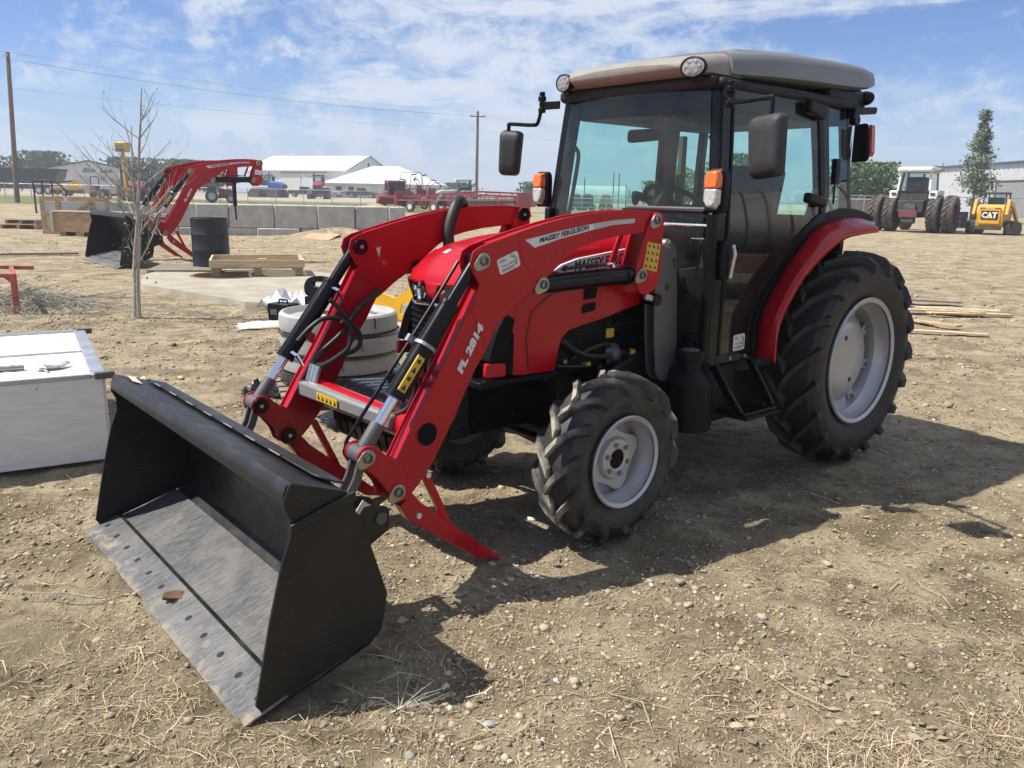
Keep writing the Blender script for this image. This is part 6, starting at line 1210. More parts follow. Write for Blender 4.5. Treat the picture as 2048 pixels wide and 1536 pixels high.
def header(loc, rz, L, label, hz_=1.):
    t = empty('draper_header', loc, R(rz)); tag(t, label, 'header', 'red headers on transport wheels')
    b = MB(); b.prism([(-.3, .50), (.6, .42), (.7, .60), (-.1, .92), (-.3, .92)], .25, L*.42, 'x'); b.build('platform', 'red_far', t, bevel=.03)
    b = MB(); b.prism([(-.3, .50), (.6, .42), (.7, .60), (-.1, .98), (-.3, .98)], L*.50, L*.94, 'x'); b.build('platform', 'maroon', t, bevel=.03)
    b = MB(); b.bar([(0, -.35, 1.05*hz_), (L*.5, -.35, 1.32*hz_), (L, -.35, 1.22*hz_)], .13, .13, (0, 0, 1)); b.build('back_tube', 'red_far', t); b = MB(); b.bar([(.3, -1.0, .80), (L*.98, -1.0, 1.02)], .09, .09, (0, 0, 1)); b.build('reel_tube', 'red_far', t)
    for i in range(8): x = L*(i+.4)/8; b = MB(); b.bar([(x, -1.0, .85), (x, -.3, 1.2*hz_)], .06, .06, (1, 0, 0)); b.build('reel_arm', 'red_far', t)
    for i in range(10): x = L*(i+.2)/10; b = MB(); b.bar([(x, -.35, .5), (x+.12, -.36, 1.16*hz_)], .05, .05, (0, 1, 0)); b.build('upright', 'red_far' if i % 3 else 'old_black', t)
    for i in range(3): b = MB(); b.bar([(.3, -1.0-.25*math.cos(2.1*i), .82+.22*math.sin(2.1*i)), (L*.98, -1.0-.25*math.cos(2.1*i), 1.0+.22*math.sin(2.1*i))], .035, .035, (0, 0, 1)); b.build('reel_bat', 'old_black' if i else 'galv', t)
    for x in (.1, L-.1): b = MB(); b.prism([(x-.12, .42), (x+.12, .42), (x+.15, 1.05), (x, 1.5*hz_), (x-.12, 1.15)], -1.15, .4); b.build('end_shield', 'red_far', t, bevel=.02)
    b = MB(); b.bx(L*.58, L*.78, -.40, -.36, .60, .90); b.build('draper_panel', 'old_black', t, 0); b = MB(); b.bar([(L*.3, -.45, .55), (L*.36, -.45, 1.25)], .25, .25, (0, 1, 0)); b.build('gearbox', 'galv', t)
    for x in (L*.14, L*.34, L*.95): bwheel(t, x, -1.15, .38, .26, 'white_paint')
    return t
header(at(-8.4, 62.5), -30, 10.6, 'red header on transport wheels nearest the tractor mirror'); header(at(-6.8, 68), -15, 8.6, 'longer red header parked behind the near one', 1.15)
# ---------------------------------------------------------------- white articulated tractor with dual wheels, seen from behind
WT = empty('dual_wheel_tractor', at(20.1, 42.0), R(50)); tag(WT, 'old white tractor with dual rear tyres, parked facing away', 'tractor')
tm = tyre_mesh(.92, .50, .50, 20, .05, .032, .36)
first = None
for y in (-1.72, -1.02, 1.02, 1.72):
    if first is None: first = tm.build('dual_tyre', 'tyre_old', WT, smooth=40); o = first
    else: o = bpy.data.objects.new('dual_tyre', first.data); COL.objects.link(o); o.parent = WT
    o.location = (0, y, .90); q = MB(); q.lathe([(.001, -.1), (.25, -.1), (.4, -.02), (.5, .02), (.5, -.2)] if y < 0 else [(.001, .1), (.25, .1), (.4, .02), (.5, -.02), (.5, .2)], n=30); q.build('rim', 'maroon', o)
b = MB(); b.bx(-.5, 3.5, -.35, .35, .7, 1.25); b.bx(-.7, .3, -.6, .6, .95, 1.55); b.build('chassis', 'old_black', WT, bevel=.05)
b = MB(); b.prism(fillet([(-.95, .45), (-.55, .40), (-.45, 1.35), (-.8, 1.35)], .05), -.28, .28); b.build('hitch', 'old_black', WT, bevel=.02)
b = MB(); b.bx(-.98, -.9, -.42, .42, .72, 1.05); b.build('hitch_plate', 'maroon', WT, bevel=.01)
b = MB(); b.bx(-.35, .95, -.72, .72, 1.5, 2.0); b.build('cab_base', 'old_black', WT, bevel=.06)
for s in (1, -1): b = MB(); b.prism([(-.5, 1.62), (-.42, 2.02), (.9, 2.05), (.9, 1.75)], s*.73, s*1.12); b.build('fender', 'white_paint', WT, bevel=.04); b = MB(); b.bx(-.52, -.44, s*.8, s*1.0, 1.8, 1.92); b.build('rear_lamp', 'old_black', WT, 0)
cabbox(WT, -.40, 1.05, 1.5, 1.98, 2.90, 'white_paint', 'white_paint')
b = MB(); b.bx(-.60, 1.25, -.80, .80, 2.92, 3.16); b.build('roof_cap', 'white_paint', WT, bevel=.08)
b = MB(); b.tube([(-.3, -.85, 2.95), (-.3, -1.25, 3.0)], .03, 6); b.build('lamp_bar', 'old_black', WT)
b = MB(); b.prism([(-.2, 1.35), (.2, 1.35), (0, 1.72)], -.74, -.72, 'x'); b.build('warning_triangle', 'old_black', WT, 0)
b = MB(); b.prism(fillet([(1.2, 1.2), (3.6, 1.2), (3.6, 1.9), (1.2, 2.1)], .1), -.5, .5); b.build('hood', 'white_paint', WT, bevel=.05)
b = MB(); b.cyl((2.0, .2, 2.0), (2.0, .2, 2.9), .06, n=10); b.build('exhaust', 'old_black', WT)
for y in (-1.1, 1.1): bwheel(WT, 3.0, y, .7, .45)
# ---------------------------------------------------------------- yellow tracked skid steer at the right edge
SK = empty('skid_steer', at(23.4, 40.6), R(49)); tag(SK, 'yellow tracked skid steer with lettered rear door at the right edge', 'skid steer')
for y in (-.82, .82):
    b = MB(); b.prism(fillet([(-.75, .08), (-.45, .0), (1.2, .0), (1.5, .2), (1.2, .55), (-.3, .68), (-.8, .5)], .12), y-.2, y+.2); tk = b.build('track', 'old_black', SK, bevel=.02)
    for i in range(9): q = MB(); q.box((-.80+.02*abs(i-4), y, .06+.07*i), (.05, .42, .025)); q.build('track_lug', 'tyre_old', tk, 0)
b = MB(); b.prism(fillet([(-.95, .35), (.9, .35), (.9, 1.1), (-.5, 1.42), (-.85, 1.40), (-1.0, 1.0)], .08), -.58, .58); b.build('body', 'cat_yellow', SK, bevel=.05)
b = MB(); b.prism(fillet([(-.46, .5), (.46, .5), (.46, 1.28), (-.46, 1.28)], .06), -1.03, -.97, 'x'); rd = b.build('rear_door', 'cat_yellow', SK, bevel=.02)
b = MB(); b.prism(fillet([(-.36, .70), (.36, .70), (.36, 1.12), (-.36, 1.12)], .03), -1.045, -1.032, 'x'); b.build('name_plate', 'black_decal', rd)
text('CAT', 'door_lettering', 'white_paint', rd, (-1.047, .33, .765), (0, -1, 0), (0, 0, 1), w=.66, h=.30, bold=.05, ext=.004)
b = MB(); b.prism([(-.13, .765), (.13, .765), (0, .89)], -1.0575, -1.053, 'x'); b.build('logo_triangle', 'yellow_paint', rd, 0)
for y in (-.32, .32): b = MB(); b.bx(-1.03, -1.0, y-.12, y+.12, 1.20, 1.27); b.build('tail_lamp', 'lens_red', SK, 0)
b = MB()
for y in (-.5, .5): b.bar([(-.35, y, 1.38), (-.30, y*.9, 1.92)], .06, .06, (0, 1, 0)); b.bar([(.75, y, .9), (.6, y*.9, 1.92)], .06, .06, (0, 1, 0))
b.bx(-.4, .7, -.5, .5, 1.90, 2.0); b.build('cab_frame', 'old_black', SK, bevel=.02)
b = MB(); b.add([(-.33, -.47, 1.4), (-.33, .47, 1.4), (-.29, .44, 1.90), (-.29, -.44, 1.90)], [(0, 1, 2, 3)]); b.build('rear_window', 'clear_glass', SK); b = MB(); b.bx(-.1, .4, -.3, .3, 1.0, 1.75); b.build('seat', 'interior', SK, bevel=.05)
for y in (-.70, .70): b = MB(); b.bar([(-.95, y, .9), (-.75, y, 1.55), (.2, y, 1.35), (1.5, y, .7), (1.75, y, .35)], .14, [.3, .26, .22, .2, .16]); b.build('lift_arm', 'cat_yellow', SK, bevel=.02)
b = MB(); b.bx(-1.1, -.9, -.55, .55, .22, .36); b.build('rear_bumper', 'old_black', SK, bevel=.02)
barrel(at(26.2, 48.7), .30, .92, 'drum_black', 'left of two black drums between white tractor and skid steer', 'black drums by the fence'); barrel(at(27.1, 48.9), .30, .92, 'drum_black', 'right of two black drums between white tractor and skid steer', 'black drums by the fence')
# pale ribbed tank standing out of frame to the right: it is what the cab door mirrors
HT = empty('ribbed_tank', (11.0, 5.9, 0), R(93)); tag(HT, 'rusty pale ribbed tank mirrored in the side glass of the tractor cab', 'tank')
rings = []
for x in np.linspace(-3, 3, 2): rings.append([(x, 1.25*math.cos(a), 1.62+.92*math.sin(a)) for a in np.linspace(0, 2*math.pi, 32, endpoint=False)])
b = MB(); b.loft(rings, True, True); b.build('shell', 'sheet_rusty', HT, smooth=60)
for i in range(19): x = -2.95+i*.327; b = MB(); b.tube([(x, 1.275*math.cos(a), 1.62+.945*math.sin(a)) for a in np.linspace(0, 2*math.pi, 33)], .022, 6); b.build('rib', 'rust' if i % 2 else 'weathered', HT)
b = MB(); b.bx(-3, 3, -.9, .9, .45, .75); b.build('skid_frame', 'rust', HT, bevel=.02)
for x in (-2.6, 0, 2.6):
    for y in (-.8, .8): b = MB(); b.bx(x-.1, x+.1, y-.1, y+.1, -.02, .45); b.build('leg', 'rust', HT)
# ================================================================== GROUND
def vnoise(x, y, sc, seed):
    r2 = np.random.default_rng(seed); T = r2.random((256, 256)); u = np.asarray(x)/sc; v = np.asarray(y)/sc; i = np.floor(u).astype(int); j = np.floor(v).astype(int); fu = u-i; fv = v-j
    fu = fu*fu*(3-2*fu); fv = fv*fv*(3-2*fv); i %= 256; j %= 256; i1 = (i+1) % 256; j1 = (j+1) % 256
    return (T[i, j]*(1-fu)+T[i1, j]*fu)*(1-fv)+(T[i, j1]*(1-fu)+T[i1, j1]*fu)*fv-.5
def gheight(x, y):
    x = np.asarray(x, float); y = np.asarray(y, float); d = np.hypot(x, y)
    base = 1.15*(1-np.exp(-np.maximum(0, d-22)/120)); near = np.clip(1.4-d/22, .55, 1)
    z = base+near*(.030*vnoise(x, y, 1.7, 1)+.020*vnoise(x+3, y, .55, 2)+.022*vnoise(x, y+7, .19, 3)+.015*vnoise(x+1, y+2, .08, 4)+.009*vnoise(x, y, .045, 5))-.012
    clod = vnoise(x, y, .11, 6); z = z+near*.018*np.clip(clod-.22, 0, 1)*4*np.clip(vnoise(x, y, 1.1, 8)+.25, 0, 1)
    # tractor footprint kept level so that tyres, bucket edge and stands rest on it
    for (cx, cy, r) in CONTACT:
        w = np.clip(1.6-np.hypot(x-cx, y-cy)/r, 0, 1); z = z*(1-w)+(-.004)*w
    lx_ = MTi[0][0]*x+MTi[0][1]*y+MTi[0][3]; ly_ = MTi[1][0]*x+MTi[1][1]*y+MTi[1][3]     # soil pushed up along the cutting edge
    z = z+np.exp(-((lx_-3.915)/.030)**2)*np.clip(1.02-np.abs(ly_)/.95, 0, .06)/.06*np.clip(.006+.055*vnoise(x, y, .16, 12)+.03*vnoise(x, y, .05, 13), 0, .035)
    # two shallow wheel tracks crossing the yard
    for off in (0., 1.55):
        tx_ = (x*.28-y*.96)+6.9+off+.25*np.sin(x*.35); z = z-.022*np.exp(-(tx_/.16)**2)*near*(1+.8*vnoise(x, y, .09, 14))*np.clip((x-1.5)/2, 0, 1)
    # mound by the block wall, rubble behind it, low heap under the brush
    z = z+.42*np.exp(-((x+5.9)/1.5)**2-((y-27.7)/1.0)**2)+.75*np.clip(1-np.abs(y-31.3-.12*(x+8))/2.2, 0, 1)*np.clip((x+15)/2, 0, 1)*np.clip((-2.4-x)/2, 0, 1)*(1+.5*vnoise(x, y, .6, 9))
    z = z+.35*np.exp(-((x+6.0)/2.2)**2-((y-31.6)/1.0)**2)*(1+.8*vnoise(x, y, .35, 10))
    pit = np.hypot(x+5.2, y-14.75) < .66
    return np.where(pit, -1.0, z)
MT = Matrix.Translation((1.589, 5.3438, 0)) @ Matrix.Rotation(R(220.392), 4, 'Z')
MTi = MT.inverted(); CONTACT = []
for lx, ly, r in ((0, .62, .3), (0, -.62, .3), (2.0, .6, .25), (2.0, -.6, .25), (2.6, .476, .1), (2.6, -.476, .1), *[(3.86, -.9+.15*i, .14) for i in range(13)]):
    p = MT @ Vector((lx, ly, 0)); CONTACT.append((p.x, p.y, r))
def axis(a, b, step, lo, hi, grow):
    c = list(np.arange(a, b+1e-6, step)); s = step
    while c[-1] < hi: s = min(s*grow, 40); c.append(c[-1]+s)
    s = step
    while c[0] > lo: s = min(s*grow, 40); c.insert(0, c[0]-s)
    return np.array(c)
gx = axis(-3.2, 4.2, .026, -1200, 1200, 1.055); gy = axis(1.5, 6.8, .026, -60, 1600, 1.045)
X, Y = np.meshgrid(gx, gy, indexing='ij'); Z = gheight(X, Y); nx, ny = X.shape
V = np.stack([X, Y, Z], -1).reshape(-1, 3); ii = (np.arange(nx-1)[:, None]*ny+np.arange(ny-1)[None]).ravel()
F = np.stack([ii, ii+ny, ii+ny+1, ii+1], 1)
def np_mesh(name, V, F, m, smooth=True, col=None, k=4):
    me = bpy.data.meshes.new(name); me.vertices.add(len(V)); me.vertices.foreach_set('co', V.astype(np.float32).ravel())
    me.loops.add(F.size); me.loops.foreach_set('vertex_index', F.astype(np.int32).ravel()); me.polygons.add(len(F)); me.polygons.foreach_set('loop_start', np.arange(0, F.size, F.shape[1], dtype=np.int32)); me.polygons.foreach_set('loop_total', np.full(len(F), F.shape[1], dtype=np.int32))
    if smooth: me.polygons.foreach_set('use_smooth', np.ones(len(F), bool))
    if col is not None:
        at_ = me.color_attributes.new('tone', 'FLOAT_COLOR', 'POINT'); at_.data.foreach_set('color', np.concatenate([col, np.ones((len(col), 1))], 1).astype(np.float32).ravel())
    me.materials.append(m); me.update(calc_edges=True); me.validate()
    o = bpy.data.objects.new(name, me); COL.objects.link(o); return o
# dirt material
m, nt, bs, oc = newmat('dirt')
n_big = nt_noise(nt, oc, .45, 6, .6, .6); n_mid = nt_noise(nt, oc, 2.2, 10, .72, .5); n_clod = nt_noise(nt, oc, 6.5, 9, .72, .3); n_fine = nt_noise(nt, oc, 17, 8, .75); n_grit = nt_noise(nt, oc, 70, 4, .7)
n_rut = nt_noise(nt, nt_map(nt, oc, (.35, 3.2, 1), (0, 0, R(8))), 1.1, 6, .62, .4)
c = nt_mix(nt, nt_ramp(nt, n_mid, .39, .61), (.195, .152, .096), (.475, .390, .255))
c = nt_mix(nt, nt_ramp(nt, n_big, .38, .62, 0, .5), c, (.42, .347, .235))
c = nt_mix(nt, nt_ramp(nt, n_rut, .52, .66, 0, .45), c, (.20, .155, .105))
c = nt_mix(nt, nt_ramp(nt, n_clod, .52, .64, 0, .70), c, (.135, .102, .066))
c = nt_mix(nt, nt_ramp(nt, n_clod, .44, .34, 0, .40), c, (.50, .42, .295))
c = nt_mix(nt, nt_ramp(nt, n_fine, .53, .70, 0, .62), c, (.115, .085, .056))
c = nt_mix(nt, nt_ramp(nt, n_grit, .58, .70, 0, .65), c, (.60, .52, .40))
c = nt_mix(nt, nt_ramp(nt, n_grit, .42, .30, 0, .6), c, (.12, .09, .06))
vo = nt.nodes.new('ShaderNodeTexVoronoi'); vo.inputs['Scale'].default_value = 34; nt.links.new(oc, vo.inputs['Vector'])
vm = nt_math(nt, 'MULTIPLY', nt_ramp(nt, vo.outputs['Distance'], .26, .16), nt_ramp(nt, nt_noise(nt, oc, 9, 3), .50, .62), True)
sepc = nt.nodes.new('ShaderNodeSeparateColor'); nt.links.new(vo.outputs['Color'], sepc.inputs[0])
c = nt_mix(nt, nt_math(nt, 'MULTIPLY', vm, .75), c, nt_mix(nt, sepc.outputs[0], (.30, .26, .21), (.62, .55, .44)))
# grass verge and pale gravel lane far off on the left, seen as bands on the land
sp = nt.nodes.new('ShaderNodeSeparateXYZ'); nt.links.new(oc, sp.inputs[0])
gy_ = nt_math(nt, 'ADD', sp.outputs[1], nt_math(nt, 'MULTIPLY', nt_noise(nt, oc, .12, 4), 14))
gm = nt_math(nt, 'MULTIPLY', nt_ramp(nt, gy_, 63, 69), nt_ramp(nt, gy_, 104, 98), True); gm = nt_math(nt, 'MULTIPLY', gm, nt_ramp(nt, sp.outputs[0], 2, -8), True)
c = nt_mix(nt, nt_math(nt, 'MULTIPLY', gm, .85), c, nt_mix(nt, nt_noise(nt, oc, .8, 4), (.06, .10, .03), (.16, .19, .07)))
c = nt_mix(nt, nt_ramp(nt, gy_, 104, 112, 0, .8), c, (.42, .38, .31))
far = nt_math(nt, 'MULTIPLY', nt_ramp(nt, sp.outputs[1], 190, 260), .9); c = nt_mix(nt, far, c, (.14, .16, .08))
nt.links.new(c, bs.inputs['Base Color']); bs.inputs['Roughness'].default_value = .95; bs.inputs['Specular IOR Level'].default_value = .15
bp_ = nt.nodes.new('ShaderNodeBump'); bp_.inputs['Strength'].default_value = 1.0; bp_.inputs['Distance'].default_value = .026
hsum = nt_math(nt, 'ADD', nt_math(nt, 'MULTIPLY', n_clod, 2.2), nt_math(nt, 'ADD', nt_math(nt, 'ADD', nt_noise(nt, oc, 26, 8, .75), nt_math(nt, 'MULTIPLY', n_grit, .5)), nt_math(nt, 'MULTIPLY', vm, .5)))
nt.links.new(hsum, bp_.inputs['Height']); nt.links.new(bp_.outputs[0], bs.inputs['Normal'])
gr = np_mesh('ground', V, F, m); structure(gr)
# ---------------------------------------------------------------- pebbles
def tone_mat(name, rough=.85, bump=0):
    m, nt, b, oc = newmat(name); a = nt.nodes.new('ShaderNodeVertexColor'); a.layer_name = 'tone'
    c = nt_mix(nt, nt_ramp(nt, nt_noise(nt, oc, 45, 4), .3, .7, 0, .35), a.outputs[0], (.30, .245, .17)); nt.links.new(c, b.inputs['Base Color']); b.inputs['Roughness'].default_value = rough; b.inputs['Specular IOR Level'].default_value = .25; return m
ph = (1+5**.5)/2; ico = np.array([(-1, ph, 0), (1, ph, 0), (-1, -ph, 0), (1, -ph, 0), (0, -1, ph), (0, 1, ph), (0, -1, -ph), (0, 1, -ph), (ph, 0, -1), (ph, 0, 1), (-ph, 0, -1), (-ph, 0, 1)])/1.902
icf = np.array([(0, 11, 5), (0, 5, 1), (0, 1, 7), (0, 7, 10), (0, 10, 11), (1, 5, 9), (5, 11, 4), (11, 10, 2), (10, 7, 6), (7, 1, 8), (3, 9, 4), (3, 4, 2), (3, 2, 6), (3, 6, 8), (3, 8, 9), (4, 9, 5), (2, 4, 11), (6, 2, 10), (8, 6, 7), (9, 8, 1)])
def scatter(n, dmin, dmax, seed, clump=.35, p=1.25):
    r2 = np.random.default_rng(seed); X_, Y_ = [], []; tot = 0
    while tot < n:
        k = n*3; d = (dmin**(2-p)+(dmax**(2-p)-dmin**(2-p))*r2.random(k))**(1/(2-p)); a = (r2.random(k)-.5)*1.55; x = d*np.sin(a); y = d*np.cos(a)
        keep = (vnoise(x, y, 1.3, seed)+vnoise(x, y, .45, seed+1)*.8) > (clump-.5)+r2.random(k)*.35-.15
        lx = MTi[0][0]*x+MTi[0][1]*y+MTi[0][3]; ly = MTi[1][0]*x+MTi[1][1]*y+MTi[1][3]
        keep &= ~((lx > 3.36) & (lx < 3.91) & (np.abs(ly) < .94)); keep &= ~((np.abs(ly) > .44) & (np.abs(ly) < .82) & ((np.abs(lx) < .16) | (np.abs(lx-2) < .12)))
        bx_, by_ = x+2.33, y-4.54; u = .857*bx_+.515*by_; v = -.515*bx_+.857*by_; keep &= ~((u < .02) & (v > -.02) & (v < 1.75))
        keep &= ~((x > -6.8) & (x < -2.1) & (y > 10.7) & (y < 16.1))
        X_.append(x[keep]); Y_.append(y[keep]); tot += keep.sum()
    return np.concatenate(X_)[:n], np.concatenate(Y_)[:n], r2
n = 14000; x, y, r2 = scatter(n, 1.6, 13, 61, .55)
s = np.clip(np.exp(r2.normal(-5.2, .45, n)), .0025, .026); s[:150] *= 1.5; s = np.minimum(s, .026)
V = ico[None]*(1+.22*r2.normal(size=(n, 12, 1))); V = V*(s[:, None, None]*np.stack([.75+.7*r2.random(n), .75+.5*r2.random(n), .42+.3*r2.random(n)], 1)[:, None])
a = r2.random(n)*6.28; ca, sa = np.cos(a)[:, None], np.sin(a)[:, None]; V = np.stack([V[..., 0]*ca-V[..., 1]*sa, V[..., 0]*sa+V[..., 1]*ca, V[..., 2]], -1)
V += np.stack([x, y, gheight(x, y)+s*.16], 1)[:, None]
pal = np.array([(.46, .37, .25), (.52, .45, .33), (.34, .28, .20), (.25, .23, .21), (.50, .40, .24), (.62, .57, .47), (.30, .20, .13), (.40, .33, .24), (.20, .16, .12), (.40, .31, .21)])
col = pal[r2.integers(0, len(pal), n)]*(.75+.4*r2.random((n, 1)))
o = np_mesh('pebbles', V.reshape(-1, 3), (icf[None]+12*np.arange(n)[:, None, None]).reshape(-1, 3), tone_mat('pebble'), True, np.repeat(np.clip(col, 0, .8), 12, 0)); o['kind'] = 'stuff'; o['label'] = 'small rounded pebbles scattered over the dirt'; o['category'] = 'pebbles'
n = 9000; x, y, r2 = scatter(n, 7, 32, 65, .45, .9); s = np.clip(np.exp(r2.normal(-4.25, .4, n)), .006, .045)
V = ico[None]*(1+.3*r2.normal(size=(n, 12, 1)))*(s[:, None, None]*np.array([1.1, 1, .6])); V += np.stack([x, y, gheight(x, y)+s*.2], 1)[:, None]; col = pal[r2.integers(0, len(pal), n)]*(.6+.5*r2.random((n, 1)))
o = np_mesh('yard_gravel', V.reshape(-1, 3), (icf[None]+12*np.arange(n)[:, None, None]).reshape(-1, 3), tone_mat('gravel'), True, np.repeat(np.clip(col, 0, .8), 12, 0)); o['kind'] = 'stuff'; o['label'] = 'coarse gravel and clods across the middle of the yard'; o['category'] = 'gravel'
# dark soil crumbs
n = 22000; x, y, r2 = scatter(n, 1.6, 15, 71, .50, 1.1); s = np.clip(np.exp(r2.normal(-5.35, .45, n)), .002, .016)*(.8+np.hypot(x, y)/18)
V = ico[None]*(1+.35*r2.normal(size=(n, 12, 1)))*(s[:, None, None]*np.array([1, 1, .7])); V += np.stack([x, y, gheight(x, y)+s*.2], 1)[:, None]
col = np.array([(.36, .285, .185)])*(.45+.8*r2.random((n, 1)))
o = np_mesh('soil_crumbs', V.reshape(-1, 3), (icf[None]+12*np.arange(n)[:, None, None]).reshape(-1, 3), tone_mat('crumb'), False, np.repeat(col, 12, 0)); o['kind'] = 'stuff'; o['label'] = 'brown soil crumbs covering the yard'; o['category'] = 'soil'
# ---------------------------------------------------------------- straw and dry grass
def straw(name, x, y, L, w, tilt, col, seed, label, lift=.004):
    r2 = np.random.default_rng(seed); n = len(x); a = r2.random(n)*6.283; t = tilt*np.abs(r2.normal(size=n)); d = np.stack([np.cos(a)*np.cos(t), np.sin(a)*np.cos(t), np.sin(t)], 1); sd_ = np.stack([-np.sin(a), np.cos(a), 0*a], 1)
    P0 = np.stack([x, y, gheight(x, y)+lift], 1); bend = np.stack([-np.sin(a), np.cos(a), .35*np.ones(n)], 1)*(r2.normal(size=(n, 1))*.16)*L[:, None]
    P1 = P0+d*L[:, None]*.5+bend; P2 = P0+d*L[:, None]+np.array([0, 0, -.002]); w = w[:, None]; up = np.array([0, 0, .0016])
    V = np.stack([P0-sd_*w, P0+sd_*w, P1+sd_*w+up, P1-sd_*w+up, P2+sd_*w*.5, P2-sd_*w*.5], 1)
    base = 6*np.arange(n)[:, None]; F = np.concatenate([base+np.array([0, 1, 2, 3]), base+np.array([3, 2, 4, 5])])
    o = np_mesh(name, V.reshape(-1, 3), F, tone_mat(name+'_tone', .8), False, np.repeat(col, 6, 0)); o['kind'] = 'stuff'; o['label'] = label; o['category'] = 'straw'; return o
def scol(n, r2): return np.array([(.50, .41, .26), (.36, .28, .17), (.20, .15, .095), (.58, .50, .35)])[r2.integers(0, 4, n)]*(.7+.5*r2.random((n, 1)))
n = 38000; x, y, r2 = scatter(n, 1.5, 12, 81, .40); L = np.clip(np.exp(r2.normal(-3.75, .45, n)), .008, .09)
straw('straw_litter', x, y, L, .0006+.0009*r2.random(n), .10, scol(n, r2), 82, 'short dry straw litter on the dirt')
n = 420; x, y, r2 = scatter(n, 1.5, 9, 85, .4); straw('dry_stems', x, y, .08+.16*r2.random(n), .0012+.0012*r2.random(n), .05, scol(n, r2)*1.15, 86, 'longer dry stems lying loose on the dirt', .012)
r2 = np.random.default_rng(91); cx = np.concatenate([r2.normal(1.55, .38, 5200), r2.normal(1.2, .3, 1600), r2.normal(-.95, .5, 1500)]); cy = np.concatenate([r2.normal(2.05, .32, 5200), r2.normal(1.75, .2, 1600), r2.normal(2.3, .5, 1500)]); k = vnoise(cx, cy, .22, 92) > -.12; cx, cy = cx[k], cy[k]; n = len(cx)
lx = MTi[0][0]*cx+MTi[0][1]*cy+MTi[0][3]; ly = MTi[1][0]*cx+MTi[1][1]*cy+MTi[1][3]; k = ~((lx > 3.3) & (lx < 3.95) & (np.abs(ly) < .97)); cx, cy = cx[k], cy[k]; n = len(cx)
straw('dry_grass', cx, cy, .03+.09*r2.random(n), .0007+.0008*r2.random(n), .35, scol(n, r2)*np.array([1.0, .97, .93]), 93, 'matted dry grass at the lower right of the yard')
# dead leaves and debris under the tractor
n = 900; x, y, r2 = scatter(n, 2.2, 9, 95, .45); s = .008+.018*r2.random(n); a = r2.random(n)*6.28; u = np.stack([np.cos(a), np.sin(a), .25*r2.normal(size=n)], 1)*s[:, None]; v = np.stack([-np.sin(a), np.cos(a), .25*r2.normal(size=n)], 1)*s[:, None]*.55
P = np.stack([x, y, gheight(x, y)+.008], 1); V = np.stack([P-u, P-v*.8-u*.2, P+u, P+v+np.array([0, 0, .006])], 1)
o = np_mesh('leaf_litter', V.reshape(-1, 3), np.arange(4*n).reshape(-1, 4), tone_mat('litter_tone'), False, np.repeat(np.array([(.24, .19, .14), (.34, .29, .22), (.17, .13, .09)])[r2.integers(0, 3, n)], 4, 0)); o['kind'] = 'stuff'; o['label'] = 'dead leaves and bark scraps on the dirt'; o['category'] = 'leaves'
# twig pile by the trestle
def twigs(name, cx, cy, n, spread, L, rad, seed, hmax, label):
    r2 = np.random.default_rng(seed); b = MB()
    for i in range(n):
        x, y = cx+r2.normal()*spread[0], cy+r2.normal()*spread[1]; e = math.exp(-((x-cx)/spread[0])**2-((y-cy)/spread[1])**2); z = .01+hmax*e*r2.random(); a = r2.random()*6.28; l = L*(.4+r2.random()); t = .25*r2.normal()
        p = Vector((x, y, z)); d = Vector((math.cos(a), math.sin(a), t*.5))*l; q = p+d*.5+Vector((0, 0, .03*r2.normal())); e_ = p+d; e_.z = max(.005, e_.z); b.tube([p, q, e_], [rad, rad*.8, rad*.3], 4)
    o = b.build(name, 'bark', None, smooth=60); o['kind'] = 'stuff'; o['label'] = label; o['category'] = 'twigs'; return o
twigs('brush_pile', -6.6, 10.9, 420, (.55, .5), .55, .006, 101, .30, 'grey dry brush heaped under the red trestle')
twigs('fallen_twigs', -4.6, 10.6, 90, (1.2, .7), .45, .005, 102, .02, 'thin fallen twigs around the foot of the young tree')
twigs('yard_sticks', -.6, 7.5, 40, (1.6, 2.2), .30, .004, 103, .01, 'loose sticks on the dirt around the loader')
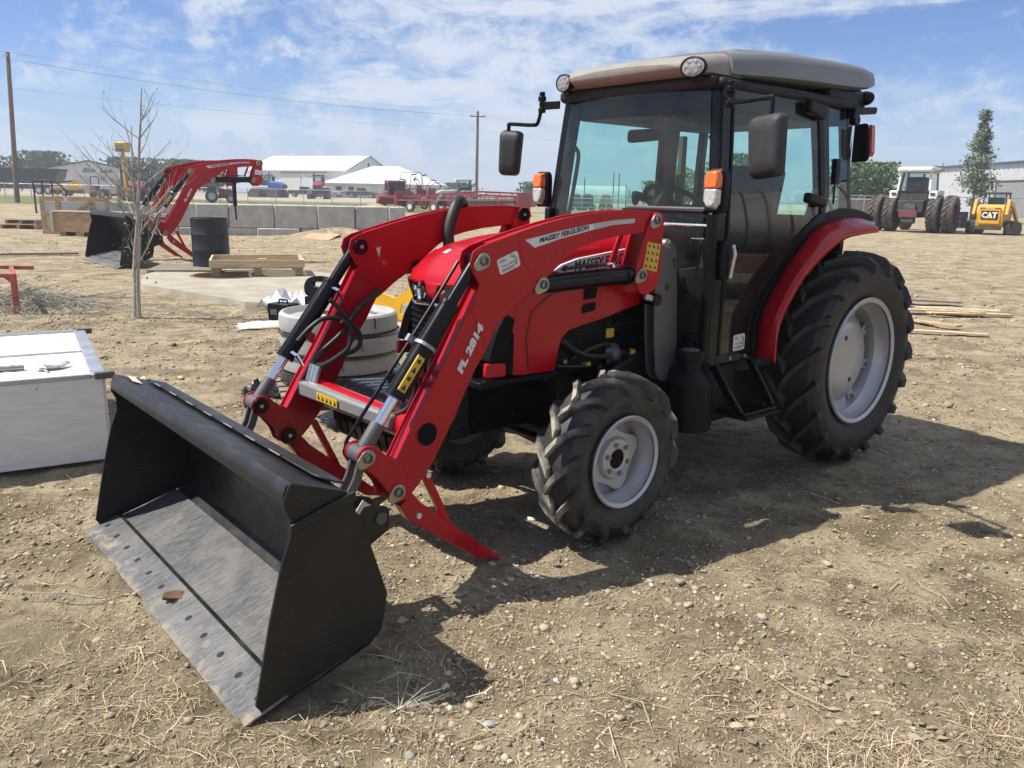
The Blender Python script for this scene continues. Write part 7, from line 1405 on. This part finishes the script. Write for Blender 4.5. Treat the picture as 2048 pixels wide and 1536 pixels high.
# a small dead weed in the bucket's shadow, a bark chip on the cutting edge and stones
r4 = random.Random(5); b = MB()
for i in range(14): a = r4.uniform(0, 6.28); l = r4.uniform(.08, .2); e = r4.uniform(.2, 1.1); p = Vector((0, 0, 0)); q = Vector((math.cos(a)*l*.5, math.sin(a)*l*.5, l*e*.45)); b.tube([p, q, q+Vector((math.cos(a+.5)*l*.4, math.sin(a+.5)*l*.4, l*.1))], [.0018, .0014, .0006], 4)
o = b.build('dead_weed', 'bark', None, loc=(-.33, 2.22, .0)); tag(o, 'small dead weed in the shadow beside the bucket', 'weed')
ch = MB(); ch.prism(fillet([(-.05, -.02), (.04, -.028), (.055, .01), (.0, .03), (-.045, .015)], .012), 0, .014, 'z'); o = ch.build('bark_chip', 'bark_chip', None, bevel=.003, loc=tuple(MT @ Vector((3.80, .05, .036)))); o.rotation_euler = (R(12), R(8), R(20)); tag(o, 'reddish brown bark chip lying on the cutting edge of the bucket', 'bark chip')
for i, (u, v, s, lab) in enumerate(((.70, 2.16, .022, 'pale flat stone at the bottom right of centre'), (.72, 2.95, .020, 'pale stone at the edge of the arm shadow'), (1.42, 3.35, .024, 'tan stone in sunlight below the front tyre shadow'), (-.05, 2.16, .02, 'pale angular stone beside the dead weed'))):
    r5 = np.random.default_rng(200+i); b = MB(); vv = ico*(1+.15*r5.normal(size=(12, 1)))*s*np.array([1.5, 1, .62]); b.add(vv, [tuple(q) for q in icf]); o = b.build('stone', 'weight_grey' if i == 3 else 'cardboard', None, smooth=60, loc=(u, v, float(gheight(u, v))+s*.3)); o.rotation_euler.z = i; sb = o.modifiers.new('s', 'SUBSURF'); sb.levels = sb.render_levels = 2; tag(o, lab, 'stone')
# ================================================================== AIR
HZ = MB(); HZ.bx(-700, 700, -40, 900, -4, 16); m = bpy.data.materials.new('haze'); m.use_nodes = True; nt = m.node_tree; nt.nodes.clear()
vo_ = nt.nodes.new('ShaderNodeVolumePrincipled'); vo_.inputs['Color'].default_value = (.86, .91, 1.0, 1); vo_.inputs['Density'].default_value = .0011; vo_.inputs['Anisotropy'].default_value = .2
ou = nt.nodes.new('ShaderNodeOutputMaterial'); nt.links.new(vo_.outputs[0], ou.inputs['Volume']); MATS['haze'] = m
hzo = HZ.build('haze', 'haze', None, 0); hzo['kind'] = 'stuff'
